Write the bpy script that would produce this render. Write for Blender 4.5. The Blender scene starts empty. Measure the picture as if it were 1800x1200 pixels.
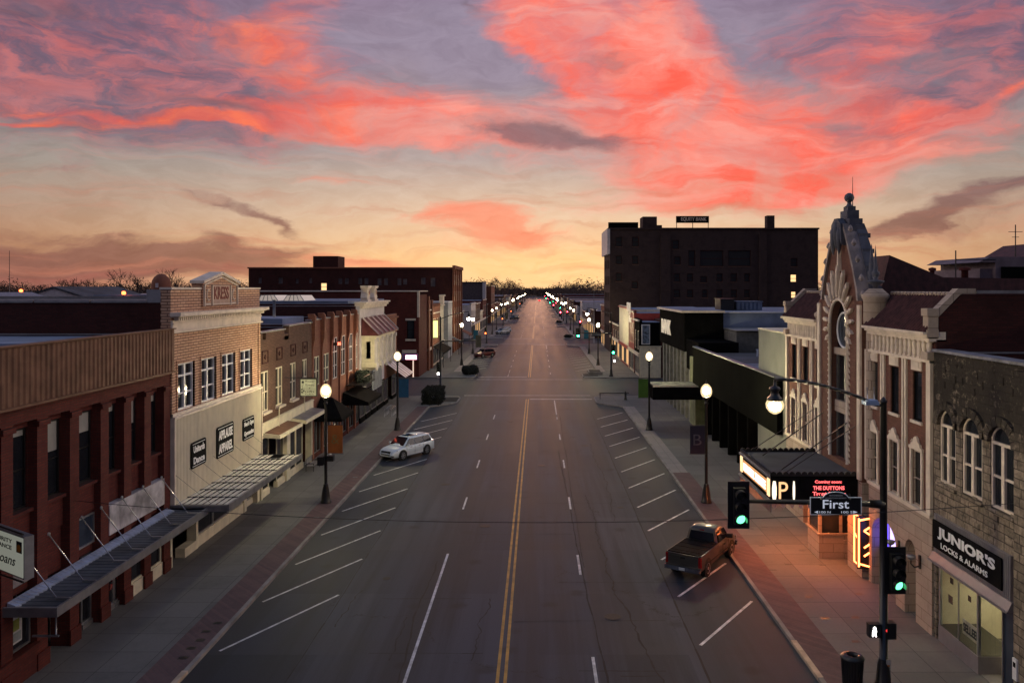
import bpy, math, random
from mathutils import Vector, Matrix
R = math.radians
random.seed(7)
sc = bpy.context.scene
COL = sc.collection

# ------------------------------------------------------------------ camera
CAMH = 14.0
cd = bpy.data.cameras.new('camera')
cam = bpy.data.objects.new('camera', cd); COL.objects.link(cam)
cam.location = (0, 0, CAMH); cam.rotation_euler = (R(90), 0, 0)
cd.sensor_width = 36; cd.lens = 28.0
cd.shift_x = -45 / 1800.0; cd.shift_y = -93 / 1800.0
cd.clip_start = 0.5; cd.clip_end = 9000
sc.camera = cam
sc.view_settings.view_transform = 'Standard'; sc.view_settings.look = 'None'
sc.view_settings.exposure = 0.0; sc.view_settings.gamma = 1.0
sc.cycles.use_denoising = True
sc.cycles.max_bounces = 5
sc.cycles.sample_clamp_indirect = 4.0

# ------------------------------------------------------------------ node helpers
def srgb(r, g, b):
    f = lambda c: (c/255/12.92) if c/255 <= .04045 else ((c/255+.055)/1.055)**2.4
    return (f(r), f(g), f(b), 1)

class NT:
    def __init__(s, tree): s.t = tree; s.n = tree.nodes; s.l = tree.links
    def new(s, typ, **kw):
        n = s.n.new(typ)
        for k, v in kw.items(): setattr(n, k, v)
        return n
    def put(s, sock, v):
        if isinstance(v, bpy.types.NodeSocket): s.l.new(v, sock)
        else: sock.default_value = v
    def math(s, op, a, b=None, clamp=False):
        n = s.new('ShaderNodeMath', operation=op); n.use_clamp = clamp
        s.put(n.inputs[0], a)
        if b is not None: s.put(n.inputs[1], b)
        return n.outputs[0]
    def vmath(s, op, a, b=None):
        n = s.new('ShaderNodeVectorMath', operation=op); s.put(n.inputs[0], a)
        if b is not None: s.put(n.inputs[1], b)
        return n.outputs[0]
    def mix(s, fac, a, b, blend='MIX'):
        n = s.new('ShaderNodeMix', data_type='RGBA', blend_type=blend)
        s.put(n.inputs[0], fac); s.put(n.inputs[6], a); s.put(n.inputs[7], b)
        return n.outputs[2]
    def ramp(s, fac, stops, interp='LINEAR'):
        n = s.new('ShaderNodeValToRGB'); cr = n.color_ramp; cr.interpolation = interp
        while len(cr.elements) < len(stops): cr.elements.new(.5)
        for e, (p, c) in zip(cr.elements, stops): e.position = p; e.color = c
        s.put(n.inputs[0], fac); return n.outputs[0]
    def noise(s, vec, scale, detail=4, rough=.5, dist=0.0):
        n = s.new('ShaderNodeTexNoise'); s.put(n.inputs['Vector'], vec)
        n.inputs['Scale'].default_value = scale; n.inputs['Detail'].default_value = detail
        n.inputs['Roughness'].default_value = rough; n.inputs['Distortion'].default_value = dist
        return n
    def smooth(s, v, lo, hi):
        n = s.new('ShaderNodeMapRange', interpolation_type='SMOOTHSTEP'); s.put(n.inputs[0], v)
        n.inputs[1].default_value = lo; n.inputs[2].default_value = hi; return n.outputs[0]

# ------------------------------------------------------------------ world: sunset sky
world = bpy.data.worlds.new('World'); sc.world = world; world.use_nodes = True
W = NT(world.node_tree); W.n.clear()
tc = W.new('ShaderNodeTexCoord')
sep = W.new('ShaderNodeSeparateXYZ'); W.put(sep.inputs[0], tc.outputs['Generated'])
dx, dy, dz = sep.outputs
az = W.math('ARCTAN2', dx, dy)
hyp = W.math('SQRT', W.math('ADD', W.math('MULTIPLY', dx, dx), W.math('MULTIPLY', dy, dy)))
el = W.math('DIVIDE', dz, W.math('MAXIMUM', hyp, .02))
comb = W.new('ShaderNodeCombineXYZ'); W.put(comb.inputs[0], az); W.put(comb.inputs[1], el)
P0 = comb.outputs[0]
def sky_at(px, py):
    a = math.atan((px-945)/1400.0); return a, (507-py)/1400.0*math.cos(a)
mp = W.new('ShaderNodeMapping'); W.put(mp.inputs[0], P0); mp.inputs['Scale'].default_value = (1.0, 2.3, 1)
nz = W.noise(mp.outputs[0], 5.0, 6, .55)
off = W.vmath('MULTIPLY', W.vmath('SUBTRACT', nz.outputs['Color'], (.5, .5, .5)), (.16, .09, 0))
P1 = W.vmath('ADD', P0, off)
mp2 = W.new('ShaderNodeMapping'); W.put(mp2.inputs[0], P1); mp2.inputs['Scale'].default_value = (1.0, 2.6, 1); mp2.inputs['Rotation'].default_value = (0, 0, R(-12))
nA = W.noise(mp2.outputs[0], 7.0, 9, .62, .5).outputs[0]
mp3 = W.new('ShaderNodeMapping'); W.put(mp3.inputs[0], P1); mp3.inputs['Scale'].default_value = (1.0, 4.5, 1); mp3.inputs['Location'].default_value = (3.1, 1.7, 0); mp3.inputs['Rotation'].default_value = (0, 0, R(8))
nB = W.noise(mp3.outputs[0], 5.0, 8, .6, .8).outputs[0]
mp5 = W.new('ShaderNodeMapping'); W.put(mp5.inputs[0], P1); mp5.inputs['Scale'].default_value = (1.0, 2.8, 1); mp5.inputs['Rotation'].default_value = (0, 0, R(-24)); mp5.inputs['Location'].default_value = (.7, .2, 0)
nC = W.noise(mp5.outputs[0], 17.0, 9, .68, 1.1).outputs[0]
mp6 = W.new('ShaderNodeMapping'); W.put(mp6.inputs[0], P1); mp6.inputs['Scale'].default_value = (1.0, 5.0, 1); mp6.inputs['Rotation'].default_value = (0, 0, R(14))
nD = W.noise(mp6.outputs[0], 13.0, 8, .66, .9).outputs[0]
nE = W.math('ADD', W.math('MULTIPLY', nA, .55), W.math('MULTIPLY', W.math('ADD', nC, nD), .225))
def blobs(vec, lst, amt=1.0):
    tot = None
    for (px, py, rx, ry, rot, w) in lst:
        a, e = sky_at(px, py)
        m = W.new('ShaderNodeMapping', vector_type='TEXTURE'); W.put(m.inputs[0], vec)
        m.inputs['Location'].default_value = (a, e, 0)
        m.inputs['Rotation'].default_value = (0, 0, R(-rot))
        m.inputs['Scale'].default_value = (rx*1.7/1400, ry*1.7/1400, 1)
        g = W.new('ShaderNodeTexGradient', gradient_type='SPHERICAL'); W.put(g.inputs[0], m.outputs[0])
        v = W.math('MULTIPLY', g.outputs['Fac'], w)
        tot = v if tot is None else W.math('ADD', tot, v)
    return tot
def field(lst, noise_sock, k, lo, hi, vec=None):
    b = blobs(vec or P1, lst)
    f = W.math('ADD', b, W.math('MULTIPLY', W.math('SUBTRACT', noise_sock, .5), k))
    return W.smooth(f, lo, hi)
esky = W.math('MULTIPLY', el, 1/.45, clamp=True)
base = W.ramp(esky, [(0, srgb(250, 206, 158)), (.08, srgb(250, 204, 150)), (.20, srgb(230, 198, 168)), (.36, srgb(178, 163, 160)),
                     (.52, srgb(160, 144, 152)), (.70, srgb(152, 134, 152)), (.84, srgb(142, 126, 150)), (1, srgb(126, 122, 150))])
# away from the set sun the horizon is dull mauve, behind the camera slate blue
side = W.smooth(W.math('ABSOLUTE', W.math('ADD', az, -.02)), .10, .72)
lowd = W.ramp(esky, [(0, srgb(160, 96, 84)), (.12, srgb(174, 126, 100)), (.3, srgb(150, 140, 132)), (.5, srgb(134, 122, 126)), (.75, srgb(104, 74, 102)), (1, srgb(105, 102, 135))])
base = W.mix(W.math('MULTIPLY', side, .92), base, lowd)
back = W.smooth(W.math('ABSOLUTE', az), .9, 2.2)
base = W.mix(back, base, srgb(60, 62, 84))
aaz = W.math('ABSOLUTE', az)
flank = W.math('MULTIPLY', W.smooth(aaz, .70, 1.15), W.math('SUBTRACT', 1.0, W.smooth(aaz, 1.7, 2.4)))  # added band of bright unseen side sky, to light the facades
flankc = W.math('MULTIPLY', flank, W.math('MULTIPLY', W.smooth(el, .02, .22), W.math('SUBTRACT', 1.0, W.smooth(el, .45, .95))))
# layers, back to front: (colour, mask)
greyblue = field([(1000, 130, 220, 60, 20, .7), (560, 100, 60, 90, 60, .6), (760, 80, 140, 80, 0, .8), (1330, 60, 170, 60, 10, .7), (1080, 90, 120, 40, 30, .6), (1560, 140, 150, 50, 10, .5)], nB, .9, .25, .8)
base = W.mix(W.math('MULTIPLY', greyblue, .75), base, srgb(150, 138, 158))
mauve = field([(120, 90, 330, 130, 0, 1.1), (300, 170, 200, 60, 5, .7), (1650, 40, 260, 60, 0, 1.0), (1700, 170, 230, 55, -18, .9), (1540, 190, 130, 50, 10, .6), (720, 130, 90, 30, 10, .4)], nE, 2.0, .15, .95)
mcol = W.mix(W.smooth(W.math('ADD', W.math('MULTIPLY', nB, .5), W.math('MULTIPLY', nC, .5)), .40, .60), srgb(108, 84, 110), srgb(196, 104, 110))
base = W.mix(W.math('MULTIPLY', mauve, .72), base, mcol)
pink = field([(1050, 60, 170, 60, 25, .8), (1340, 300, 240, 55, -5, .9), (1230, 350, 260, 22, -8, .55), (1020, 285, 120, 22, 8, .5), (1440, 330, 200, 22, -14, .7), (1160, 150, 200, 90, 32, 1.3), (1280, 235, 150, 85, 40, 1.15), (1120, 215, 130, 50, 10, .9), (960, 30, 100, 55, 15, 1.0), (1000, 100, 110, 40, 30, .6), (1190, 50, 60, 50, 50, .8),
              (1400, 300, 260, 45, -8, .8), (1220, 320, 120, 30, 10, .6), (640, 210, 150, 42, 6, 1.2), (800, 200, 200, 48, 8, 1.2), (820, 248, 130, 16, 0, .7),
              (450, 195, 100, 18, 10, .8), (240, 198, 200, 9, -1, 1.3), (60, 207, 120, 7, -3, 1.3), (400, 212, 110, 8, 8, 1.1), (520, 50, 70, 60, -50, 1.0), (440, 60, 110, 30, 15, .5), (480, 125, 70, 12, 10, .6),
              (1490, 155, 90, 50, 10, 1.0), (1600, 205, 130, 15, 12, .9), (1700, 205, 120, 10, -24, 1.0), (1550, 40, 50, 40, 60, .8), (1150, 30, 40, 50, 60, .6), (130, 80, 100, 20, 8, .5), (200, 140, 160, 16, 5, .5)],
             nE, 2.4, .16, 1.25)
pcol = W.mix(W.smooth(nB, .32, .68), srgb(255, 100, 82), srgb(252, 156, 142))
pcol = W.mix(W.smooth(W.math('ABSOLUTE', W.math('ADD', az, -.12)), .22, .6), pcol, W.mix(W.smooth(nA, .35, .7), srgb(214, 84, 84), srgb(255, 122, 76)))
holes = W.math('ADD', .62, W.math('MULTIPLY', W.smooth(W.noise(P1, 11.0, 5, .6, .6).outputs[0], .34, .62), .38))
base = W.mix(W.math('MULTIPLY', pink, holes), base, pcol)
low = field([(870, 405, 85, 34, 5, 1.4), (760, 385, 90, 20, -12, .9), (650, 450, 130, 12, 3, .9), (590, 460, 80, 10, 0, .8), (560, 330, 80, 8, 0, .55), (420, 470, 120, 10, 0, .7), (250, 480, 180, 9, 0, .7), (80, 478, 120, 10, 0, .6), (1120, 350, 160, 10, -6, .5), (970, 415, 70, 12, 0, .6), (980, 442, 60, 6, 0, .6), (800, 440, 60, 10, 10, .6), (700, 462, 60, 8, 0, .8)], nE, 3.4, .25, 1.25)
base = W.mix(W.math('MULTIPLY', low, .85), base, W.mix(nB, srgb(250, 120, 96), srgb(250, 160, 130)))
dark = field([(930, 240, 130, 22, 5, 1.3), (870, 252, 60, 10, 5, .8), (905, 335, 80, 12, 5, .8), (1010, 245, 110, 18, 0, .7), (390, 362, 90, 8, 12, 1.0), (460, 375, 80, 10, 20, .9), (520, 400, 40, 6, 30, .6),
              (210, 412, 40, 9, 0, .8), (450, 445, 100, 20, 5, 1.3), (410, 425, 60, 12, 20, .8), (520, 440, 60, 8, -15, .8), (180, 440, 170, 24, 4, 1.2), (60, 450, 150, 30, 0, 1.2), (300, 465, 200, 22, 5, 1.2), (110, 480, 200, 16, 0, 1.0),
              (60, 395, 70, 7, 5, .7), (90, 312, 90, 7, -3, .6), (40, 335, 80, 8, 0, .5), (1640, 372, 200, 14, -17, 1.1), (1760, 330, 130, 15, -20, 1.0), (1560, 400, 100, 12, -10, .8), (1720, 385, 130, 14, -12, .8), (1500, 270, 30, 6, 0, .3),
              (420, 190, 130, 14, 12, 1.0), (300, 170, 140, 10, 3, .7), (1030, 115, 30, 24, 50, .8), (1075, 115, 28, 22, 30, .9), (830, 15, 40, 10, 40, 1.0), (770, 32, 50, 16, 10, .7), (1190, 65, 16, 24, 0, .6), (20, 20, 160, 50, -20, 1.0)], nE, 3.6, .28, 1.5)
dcol = W.mix(W.smooth(el, .05, .2), srgb(132, 86, 80), srgb(116, 96, 108))
base = W.mix(W.math('MULTIPLY', dark, .82), base, dcol)
# warm glow where the sun went down and thin streaks in it
glow = blobs(P0, [(960, 492, 330, 42, 0, 1.0), (1500, 488, 500, 22, 0, .35)])
base = W.mix(W.math('MULTIPLY', glow, .6, clamp=True), base, srgb(255, 216, 150))
mp4 = W.new('ShaderNodeMapping'); W.put(mp4.inputs[0], P1); mp4.inputs['Scale'].default_value = (1.0, 14, 1); mp4.inputs['Rotation'].default_value = (0, 0, R(3))
stk = W.noise(mp4.outputs[0], 4.5, 5, .55).outputs[0]
stm = W.math('MULTIPLY', W.smooth(stk, .46, .72), W.smooth(el, .24, .02))
base = W.mix(W.math('MULTIPLY', stm, .55), base, srgb(202, 128, 104))
fine = W.noise(mp2.outputs[0], 22.0, 6, .6, .3).outputs[0]
base = W.mix(.26, base, W.mix(W.smooth(W.math('ADD', W.math('MULTIPLY', fine, .5), W.math('MULTIPLY', nD, .5)), .32, .66), srgb(110, 110, 112), srgb(225, 225, 225)), 'SOFT_LIGHT')
# high overhead: open dusk sky, out of the picture
top = W.smooth(el, .42, 1.1)
base = W.mix(top, base, (.085, .15, .29, 1))
base = W.mix(flankc, base, (1.8, 1.5, 1.42, 1))
sky = W.new('ShaderNodeTexSky', sky_type='NISHITA'); sky.sun_disc = False
sky.sun_elevation = R(1.2); sky.sun_rotation = R(0)
nish = W.mix(1.0, sky.outputs[0], (.006, .006, .006, 1), 'MULTIPLY')
tot = W.mix(1.0, base, nish, 'ADD')
tot = W.mix(W.smooth(dz, -.02, 0), (.02, .018, .02, 1), tot)
bg = W.new('ShaderNodeBackground'); W.put(bg.inputs[0], tot); bg.inputs[1].default_value = 1.0
ow = W.new('ShaderNodeOutputWorld'); W.put(ow.inputs[0], bg.outputs[0])
world.cycles.sampling_method = 'MANUAL'; world.cycles.sample_map_resolution = 1024

sd = bpy.data.lights.new('sun', 'SUN'); sd.energy = 0.5; sd.angle = R(1.0); sd.color = (1, .5, .3)
sun = bpy.data.objects.new('sun', sd); COL.objects.link(sun)
sun.rotation_euler = Vector((0, -math.cos(R(2.0)), -math.sin(R(2.0)))).to_track_quat('-Z', 'Y').to_euler()

# ------------------------------------------------------------------ materials
MATS = {}
def worldpos(T):
    g = T.new('ShaderNodeNewGeometry'); return g.outputs['Position']
def mat(name, col, rough=.7, metal=0.0, var=.25, scale=1.5, bump=.0, bscale=30, spec=.5, stain=0.0, coat=0.0):
    if name in MATS: return MATS[name]
    m = bpy.data.materials.new(name); m.use_nodes = True; T = NT(m.node_tree); b = T.n['Principled BSDF']
    c = col if len(col) == 4 else (*col, 1)
    p = worldpos(T)
    n = T.noise(p, scale, 5, .6).outputs[0]
    lo = tuple(x*(1-var) for x in c[:3])+(1,); hi = tuple(min(1, x*(1+var)) for x in c[:3])+(1,)
    cc = T.mix(T.smooth(n, .3, .7), lo, hi)
    if stain:
        mpn = T.new('ShaderNodeMapping'); T.put(mpn.inputs[0], p); mpn.inputs['Scale'].default_value = (1.2, 1.2, .16)
        st = T.noise(mpn.outputs[0], 1.6, 6, .65).outputs[0]
        cc = T.mix(T.math('MULTIPLY', T.smooth(st, .5, .75), stain), cc, tuple(x*.35 for x in c[:3])+(1,))
    T.put(b.inputs['Base Color'], cc)
    b.inputs['Roughness'].default_value = rough; b.inputs['Metallic'].default_value = metal
    b.inputs['Specular IOR Level'].default_value = spec
    b.inputs['Coat Weight'].default_value = coat
    if bump:
        bn = T.new('ShaderNodeBump'); bn.inputs['Strength'].default_value = bump; bn.inputs['Distance'].default_value = .02
        T.put(bn.inputs['Height'], T.noise(p, bscale, 4, .6).outputs[0]); T.put(b.inputs['Normal'], bn.outputs[0])
    MATS[name] = m; return m
def brick(name, c1, c2, mortar, bw=.40, bh=.10, msize=.012, soot=.3, rough=.85, bump=.4, sz=1.0):
    if name in MATS: return MATS[name]
    m = bpy.data.materials.new(name); m.use_nodes = True; T = NT(m.node_tree); b = T.n['Principled BSDF']
    p = worldpos(T); s = T.new('ShaderNodeSeparateXYZ'); T.put(s.inputs[0], p)
    cb = T.new('ShaderNodeCombineXYZ'); T.put(cb.inputs[0], T.math('ADD', s.outputs[0], s.outputs[1])); T.put(cb.inputs[1], s.outputs[2])
    br = T.new('ShaderNodeTexBrick'); T.put(br.inputs['Vector'], cb.outputs[0]); br.inputs['Scale'].default_value = sz
    br.inputs['Brick Width'].default_value = bw; br.inputs['Row Height'].default_value = bh; br.inputs['Mortar Size'].default_value = msize
    br.inputs['Mortar Smooth'].default_value = .1
    br.inputs['Color1'].default_value = (*c1, 1); br.inputs['Color2'].default_value = (*c2, 1); br.inputs['Mortar'].default_value = (*mortar, 1)
    n = T.noise(p, .7, 6, .65).outputs[0]
    cc = T.mix(T.math('MULTIPLY', T.smooth(n, .42, .72), soot), br.outputs[0], tuple(x*.3 for x in c1)+(1,))
    n2 = T.noise(p, 9, 3, .6).outputs[0]
    cc = T.mix(.35, cc, T.mix(n2, (.2, .2, .2, 1), (.8, .8, .8, 1)), 'SOFT_LIGHT')
    T.put(b.inputs['Base Color'], cc); b.inputs['Roughness'].default_value = rough; b.inputs['Specular IOR Level'].default_value = .25
    bn = T.new('ShaderNodeBump'); bn.inputs['Strength'].default_value = bump; bn.inputs['Distance'].default_value = .015
    T.put(bn.inputs['Height'], T.math('SUBTRACT', 1.0, br.outputs['Fac'])); T.put(b.inputs['Normal'], bn.outputs[0])
    MATS[name] = m; return m
def emit(name, col, strength, base=(.02, .02, .02)):
    if name in MATS: return MATS[name]
    m = bpy.data.materials.new(name); m.use_nodes = True; T = NT(m.node_tree); b = T.n['Principled BSDF']
    b.inputs['Base Color'].default_value = (*base, 1); b.inputs['Roughness'].default_value = .5
    b.inputs['Emission Color'].default_value = (*col[:3], 1); b.inputs['Emission Strength'].default_value = strength
    MATS[name] = m; return m
def glassdark(name, col=(.012, .014, .018), rough=.06):
    if name in MATS: return MATS[name]
    m = bpy.data.materials.new(name); m.use_nodes = True; T = NT(m.node_tree); b = T.n['Principled BSDF']
    p = worldpos(T); n = T.noise(p, .9, 3, .5).outputs[0]
    T.put(b.inputs['Base Color'], T.mix(n, tuple(x*.5 for x in col)+(1,), tuple(min(1, x*1.8) for x in col)+(1,)))
    b.inputs['Roughness'].default_value = rough; b.inputs['Specular IOR Level'].default_value = .5
    bn = T.new('ShaderNodeBump'); bn.inputs['Strength'].default_value = .05; bn.inputs['Distance'].default_value = .02
    T.put(bn.inputs['Height'], T.noise(p, 1.3, 2, .5).outputs[0]); T.put(b.inputs['Normal'], bn.outputs[0])
    MATS[name] = m; return m
def glassclear(name):
    if name in MATS: return MATS[name]
    m = bpy.data.materials.new(name); m.use_nodes = True; T = NT(m.node_tree); T.n.clear()
    o = T.new('ShaderNodeOutputMaterial'); tr = T.new('ShaderNodeBsdfTransparent'); gl = T.new('ShaderNodeBsdfGlossy')
    gl.inputs['Roughness'].default_value = .03; lw = T.new('ShaderNodeLayerWeight'); fr = T.math('ADD', T.math('MULTIPLY', T.math('POWER', lw.outputs['Facing'], 5.0), .8), .04)
    mx = T.new('ShaderNodeMixShader'); T.put(mx.inputs[0], fr); T.put(mx.inputs[1], tr.outputs[0]); T.put(mx.inputs[2], gl.outputs[0])
    tr.inputs[0].default_value = (.88, .9, .9, 1); T.put(o.inputs[0], mx.outputs[0])
    MATS[name] = m; return m

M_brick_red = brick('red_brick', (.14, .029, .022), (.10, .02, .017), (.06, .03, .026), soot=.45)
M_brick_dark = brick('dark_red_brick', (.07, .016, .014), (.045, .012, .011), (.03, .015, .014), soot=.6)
M_brick_buff = brick('buff_brick', (.68, .43, .29), (.58, .34, .22), (.16, .08, .055), bw=.62, bh=.145, msize=.022, soot=.22)
M_brick_brown = brick('brown_brick', (.17, .095, .065), (.125, .068, .05), (.07, .045, .036), soot=.35)
M_brick_orange = brick('orange_brick', (.27, .10, .062), (.21, .075, .048), (.2, .11, .08), soot=.3)
M_brick_thea = brick('rosy_brick', (.20, .085, .06), (.15, .062, .046), (.11, .065, .052), bw=.3, bh=.09, soot=.3)
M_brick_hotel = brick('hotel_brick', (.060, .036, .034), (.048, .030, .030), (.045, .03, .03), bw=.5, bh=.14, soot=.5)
M_terra = brick('cream_terracotta', (.46, .37, .30), (.40, .32, .26), (.20, .15, .12), bw=1.1, bh=.46, msize=.012, soot=.18, bump=.3)
M_cream = mat('cream_trim', (.70, .60, .50), .6, var=.12, stain=.3, bump=.15)
M_creamp = mat('cream_paint', (.70, .64, .48), .6, var=.12, stain=.25)
M_white = mat('white_paint', (.72, .72, .74), .5, var=.1, stain=.2)
M_lilac = mat('pale_lilac_paint', (.55, .50, .52), .55, var=.12, stain=.3)
M_browntin = mat('brown_corrugated_metal', (.17, .088, .056), .6, spec=.2, var=.25, stain=.5)
M_creamtin = mat('cream_corrugated_metal', (.74, .67, .52), .5, var=.06, stain=.22)
M_roofblue = mat('weathered_membrane_roof', (.16, .20, .29), .75, var=.35, scale=.25, stain=0, bump=.2, bscale=4)
M_roofdark = mat('tar_roof', (.05, .055, .07), .85, var=.4, scale=.3)
M_slate = mat('dark_slate_canopy_deck', (.075, .085, .10), .6, var=.35, scale=.8)
M_alum = mat('aluminium', (.55, .56, .58), .35, metal=.85, var=.15)
M_steel = mat('dull_steel', (.30, .30, .31), .45, metal=.7, var=.2)
M_greymetal = mat('grey_ribbed_metal', (.33, .31, .33), .4, metal=.55, var=.1, stain=.2)
M_blackm = mat('black_painted_metal', (.012, .012, .013), .35, var=.3, spec=.6)
M_blackc = mat('black_canvas', (.007, .007, .008), .95, var=.3, spec=.05)
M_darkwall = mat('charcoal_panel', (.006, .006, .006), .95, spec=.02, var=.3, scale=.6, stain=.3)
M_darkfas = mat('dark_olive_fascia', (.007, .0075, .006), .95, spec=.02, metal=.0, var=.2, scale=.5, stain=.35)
M_stucco = mat('grey_green_stucco', (.20, .21, .18), .85, var=.1, scale=.6, bump=.2, stain=.15)
M_tile = mat('maroon_roof_tile', (.075, .024, .024), .7, var=.4, scale=3)
M_stone = None
M_glass = glassdark('night_window_glass')
M_glassb = glassdark('bluish_window_glass', (.03, .04, .06), .1)
M_blind = mat('pale_roller_blind', (.32, .31, .28), .8, var=.12)
M_clear = glassclear('shop_glass')
M_dkin = mat('dark_interior', (.008, .007, .007), .95, var=.3, spec=.05)
M_red = mat('red_paint', (.32, .04, .035), .5, var=.15)
def shellmat(name, col, strength, op):
    m = bpy.data.materials.new(name); m.use_nodes = True; T = NT(m.node_tree); T.n.clear()
    o = T.new('ShaderNodeOutputMaterial'); tr = T.new('ShaderNodeBsdfTransparent'); e = T.new('ShaderNodeEmission'); e.inputs[0].default_value = (*col, 1); e.inputs[1].default_value = strength
    mx = T.new('ShaderNodeMixShader'); mx.inputs[0].default_value = op; T.put(mx.inputs[1], tr.outputs[0]); T.put(mx.inputs[2], e.outputs[0]); T.put(o.inputs[0], mx.outputs[0]); return m
M_globe = shellmat('frosted_globe_glass', (1.0, .74, .40), 1.8, .42)
M_bulb = emit('lamp_bulb_core', (1.0, .84, .48), 720, (.8, .8, .8))
M_bulbf = emit('distant_lamp_bulb_core', (1.0, .80, .50), 110, (.8, .8, .8))
M_leafd = mat('dark_hedge_leaf', (.012, .014, .009), .9, var=.5, scale=6)
M_leafg = mat('green_leaf', (.010, .018, .008), .8, var=.5, scale=8)
M_twig = mat('bare_twig', (.045, .028, .024), .9, var=.4)

# ------------------------------------------------------------------ mesh builder
class Fr:
    """facade frame: d outwards, u along, z up"""
    def __init__(s, O, n, t): s.O = Vector(O); s.n = Vector(n); s.t = Vector(t)
    def p(s, d, u, z): return s.O + s.n*d + s.t*u + Vector((0, 0, z))
XL, XR = -18.15, 15.8
FL = Fr((XL, 0, 0), (1, 0, 0), (0, 1, 0))
FR_ = Fr((XR, 0, 0), (-1, 0, 0), (0, 1, 0))
def FF(y): return Fr((0, y, 0), (0, -1, 0), (1, 0, 0))
class MB:
    def __init__(s): s.v = []; s.f = []; s.mi = []; s.m = 0; s.sm = []; s.smooth = False
    def face(s, idx): s.f.append(idx); s.mi.append(s.m); s.sm.append(s.smooth)
    def poly(s, pts):
        b = len(s.v); s.v += [tuple(p) for p in pts]; s.face(list(range(b, b+len(pts))))
    def box(s, x0, x1, y0, y1, z0, z1):
        if x0 > x1: x0, x1 = x1, x0
        if y0 > y1: y0, y1 = y1, y0
        if z0 > z1: z0, z1 = z1, z0
        b = len(s.v)
        s.v += [(x0,y0,z0),(x1,y0,z0),(x1,y1,z0),(x0,y1,z0),(x0,y0,z1),(x1,y0,z1),(x1,y1,z1),(x0,y1,z1)]
        for q in ((0,3,2,1),(4,5,6,7),(0,1,5,4),(1,2,6,5),(2,3,7,6),(3,0,4,7)): s.face([b+i for i in q])
    def fbox(s, fr, d0, d1, u0, u1, z0, z1):
        a = fr.p(d0, u0, z0); c = fr.p(d1, u1, z1)
        s.box(a.x, c.x, a.y, c.y, a.z, c.z)
    def hexa(s, pts):
        b = len(s.v); s.v += [tuple(p) for p in pts]
        for q in ((0,3,2,1),(4,5,6,7),(0,1,5,4),(1,2,6,5),(2,3,7,6),(3,0,4,7)): s.face([b+i for i in q])
    def prism(s, pts, off):
        """extrude polygon pts (3d) by vector off"""
        n = len(pts); b = len(s.v); off = Vector(off)
        s.v += [tuple(Vector(p)) for p in pts] + [tuple(Vector(p)+off) for p in pts]
        s.face(list(range(b, b+n))[::-1]); s.face(list(range(b+n, b+2*n)))
        for i in range(n):
            j = (i+1) % n; s.face([b+i, b+j, b+n+j, b+n+i])
    def fprism(s, fr, d0, d1, uz):
        s.prism([fr.p(d0, u, z) for u, z in uz], fr.n*(d1-d0))
    def tube(s, a, b, r, r2=None, n=8, cap=True):
        a = Vector(a); b = Vector(b); r2 = r if r2 is None else r2
        ax = (b-a).normalized(); h = Vector((0, 0, 1)) if abs(ax.z) < .9 else Vector((1, 0, 0))
        x = ax.cross(h).normalized(); y = ax.cross(x); k = len(s.v); sm = s.smooth; s.smooth = n > 5
        for q, rr in ((a, r), (b, r2)):
            for i in range(n):
                t = 2*math.pi*i/n; s.v.append(tuple(q + x*math.cos(t)*rr + y*math.sin(t)*rr))
        for i in range(n):
            j = (i+1) % n; s.face([k+i, k+j, k+n+j, k+n+i])
        s.smooth = sm
        if cap: s.face([k+i for i in range(n)]); s.face([k+n+i for i in range(n)][::-1])
    def path(s, pts, r, n=6):
        for a, b in zip(pts[:-1], pts[1:]): s.tube(a, b, r, r, n)
    def lathe(s, c, prof, n=16):
        """prof list of (r,z) around vertical axis at c"""
        c = Vector(c); k = len(s.v); sm = s.smooth; s.smooth = True
        for r, z in prof:
            for i in range(n):
                t = 2*math.pi*i/n; s.v.append((c.x+math.cos(t)*r, c.y+math.sin(t)*r, c.z+z))
        for a in range(len(prof)-1):
            for i in range(n):
                j = (i+1) % n; s.face([k+a*n+i, k+a*n+j, k+(a+1)*n+j, k+(a+1)*n+i])
        s.smooth = sm
    def disc(s, c, nrm, r, n=20, th=0.0):
        nrm = Vector(nrm).normalized(); s.tube(Vector(c), Vector(c)+nrm*max(th, .01), r, r, n)
    def build(s, name, m, parent=None, **kw):
        me = bpy.data.meshes.new(name); me.from_pydata(s.v, [], s.f)
        for mm in (m if isinstance(m, (list, tuple)) else [m]): me.materials.append(mm)
        for p, i, q in zip(me.polygons, s.mi, s.sm): p.material_index = i; p.use_smooth = q
        me.update()
        o = bpy.data.objects.new(name, me); COL.objects.link(o)
        adopt(o, parent)
        for k, v in kw.items(): o[k] = v
        return o
INV = {}
def adopt(o, parent):
    if parent is None: return
    o.parent = parent
    if parent.name in INV: o.matrix_parent_inverse = INV[parent.name]
def thing(name, label, cat, loc=(0, 0, 0), group=None):
    o = bpy.data.objects.new(name, None); COL.objects.link(o); o.location = loc; o.empty_display_size = .5
    INV[o.name] = Matrix.Translation(-Vector(loc))
    o['label'] = label; o['category'] = cat
    if group: o['group'] = group
    return o
def local(name, label, cat, group=None):
    o = bpy.data.objects.new(name, None); COL.objects.link(o)
    o['label'] = label; o['category'] = cat
    if group: o['group'] = group
    return o
def tag(o, label, cat, group=None):
    o['label'] = label; o['category'] = cat
    if group: o['group'] = group
    return o
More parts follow.
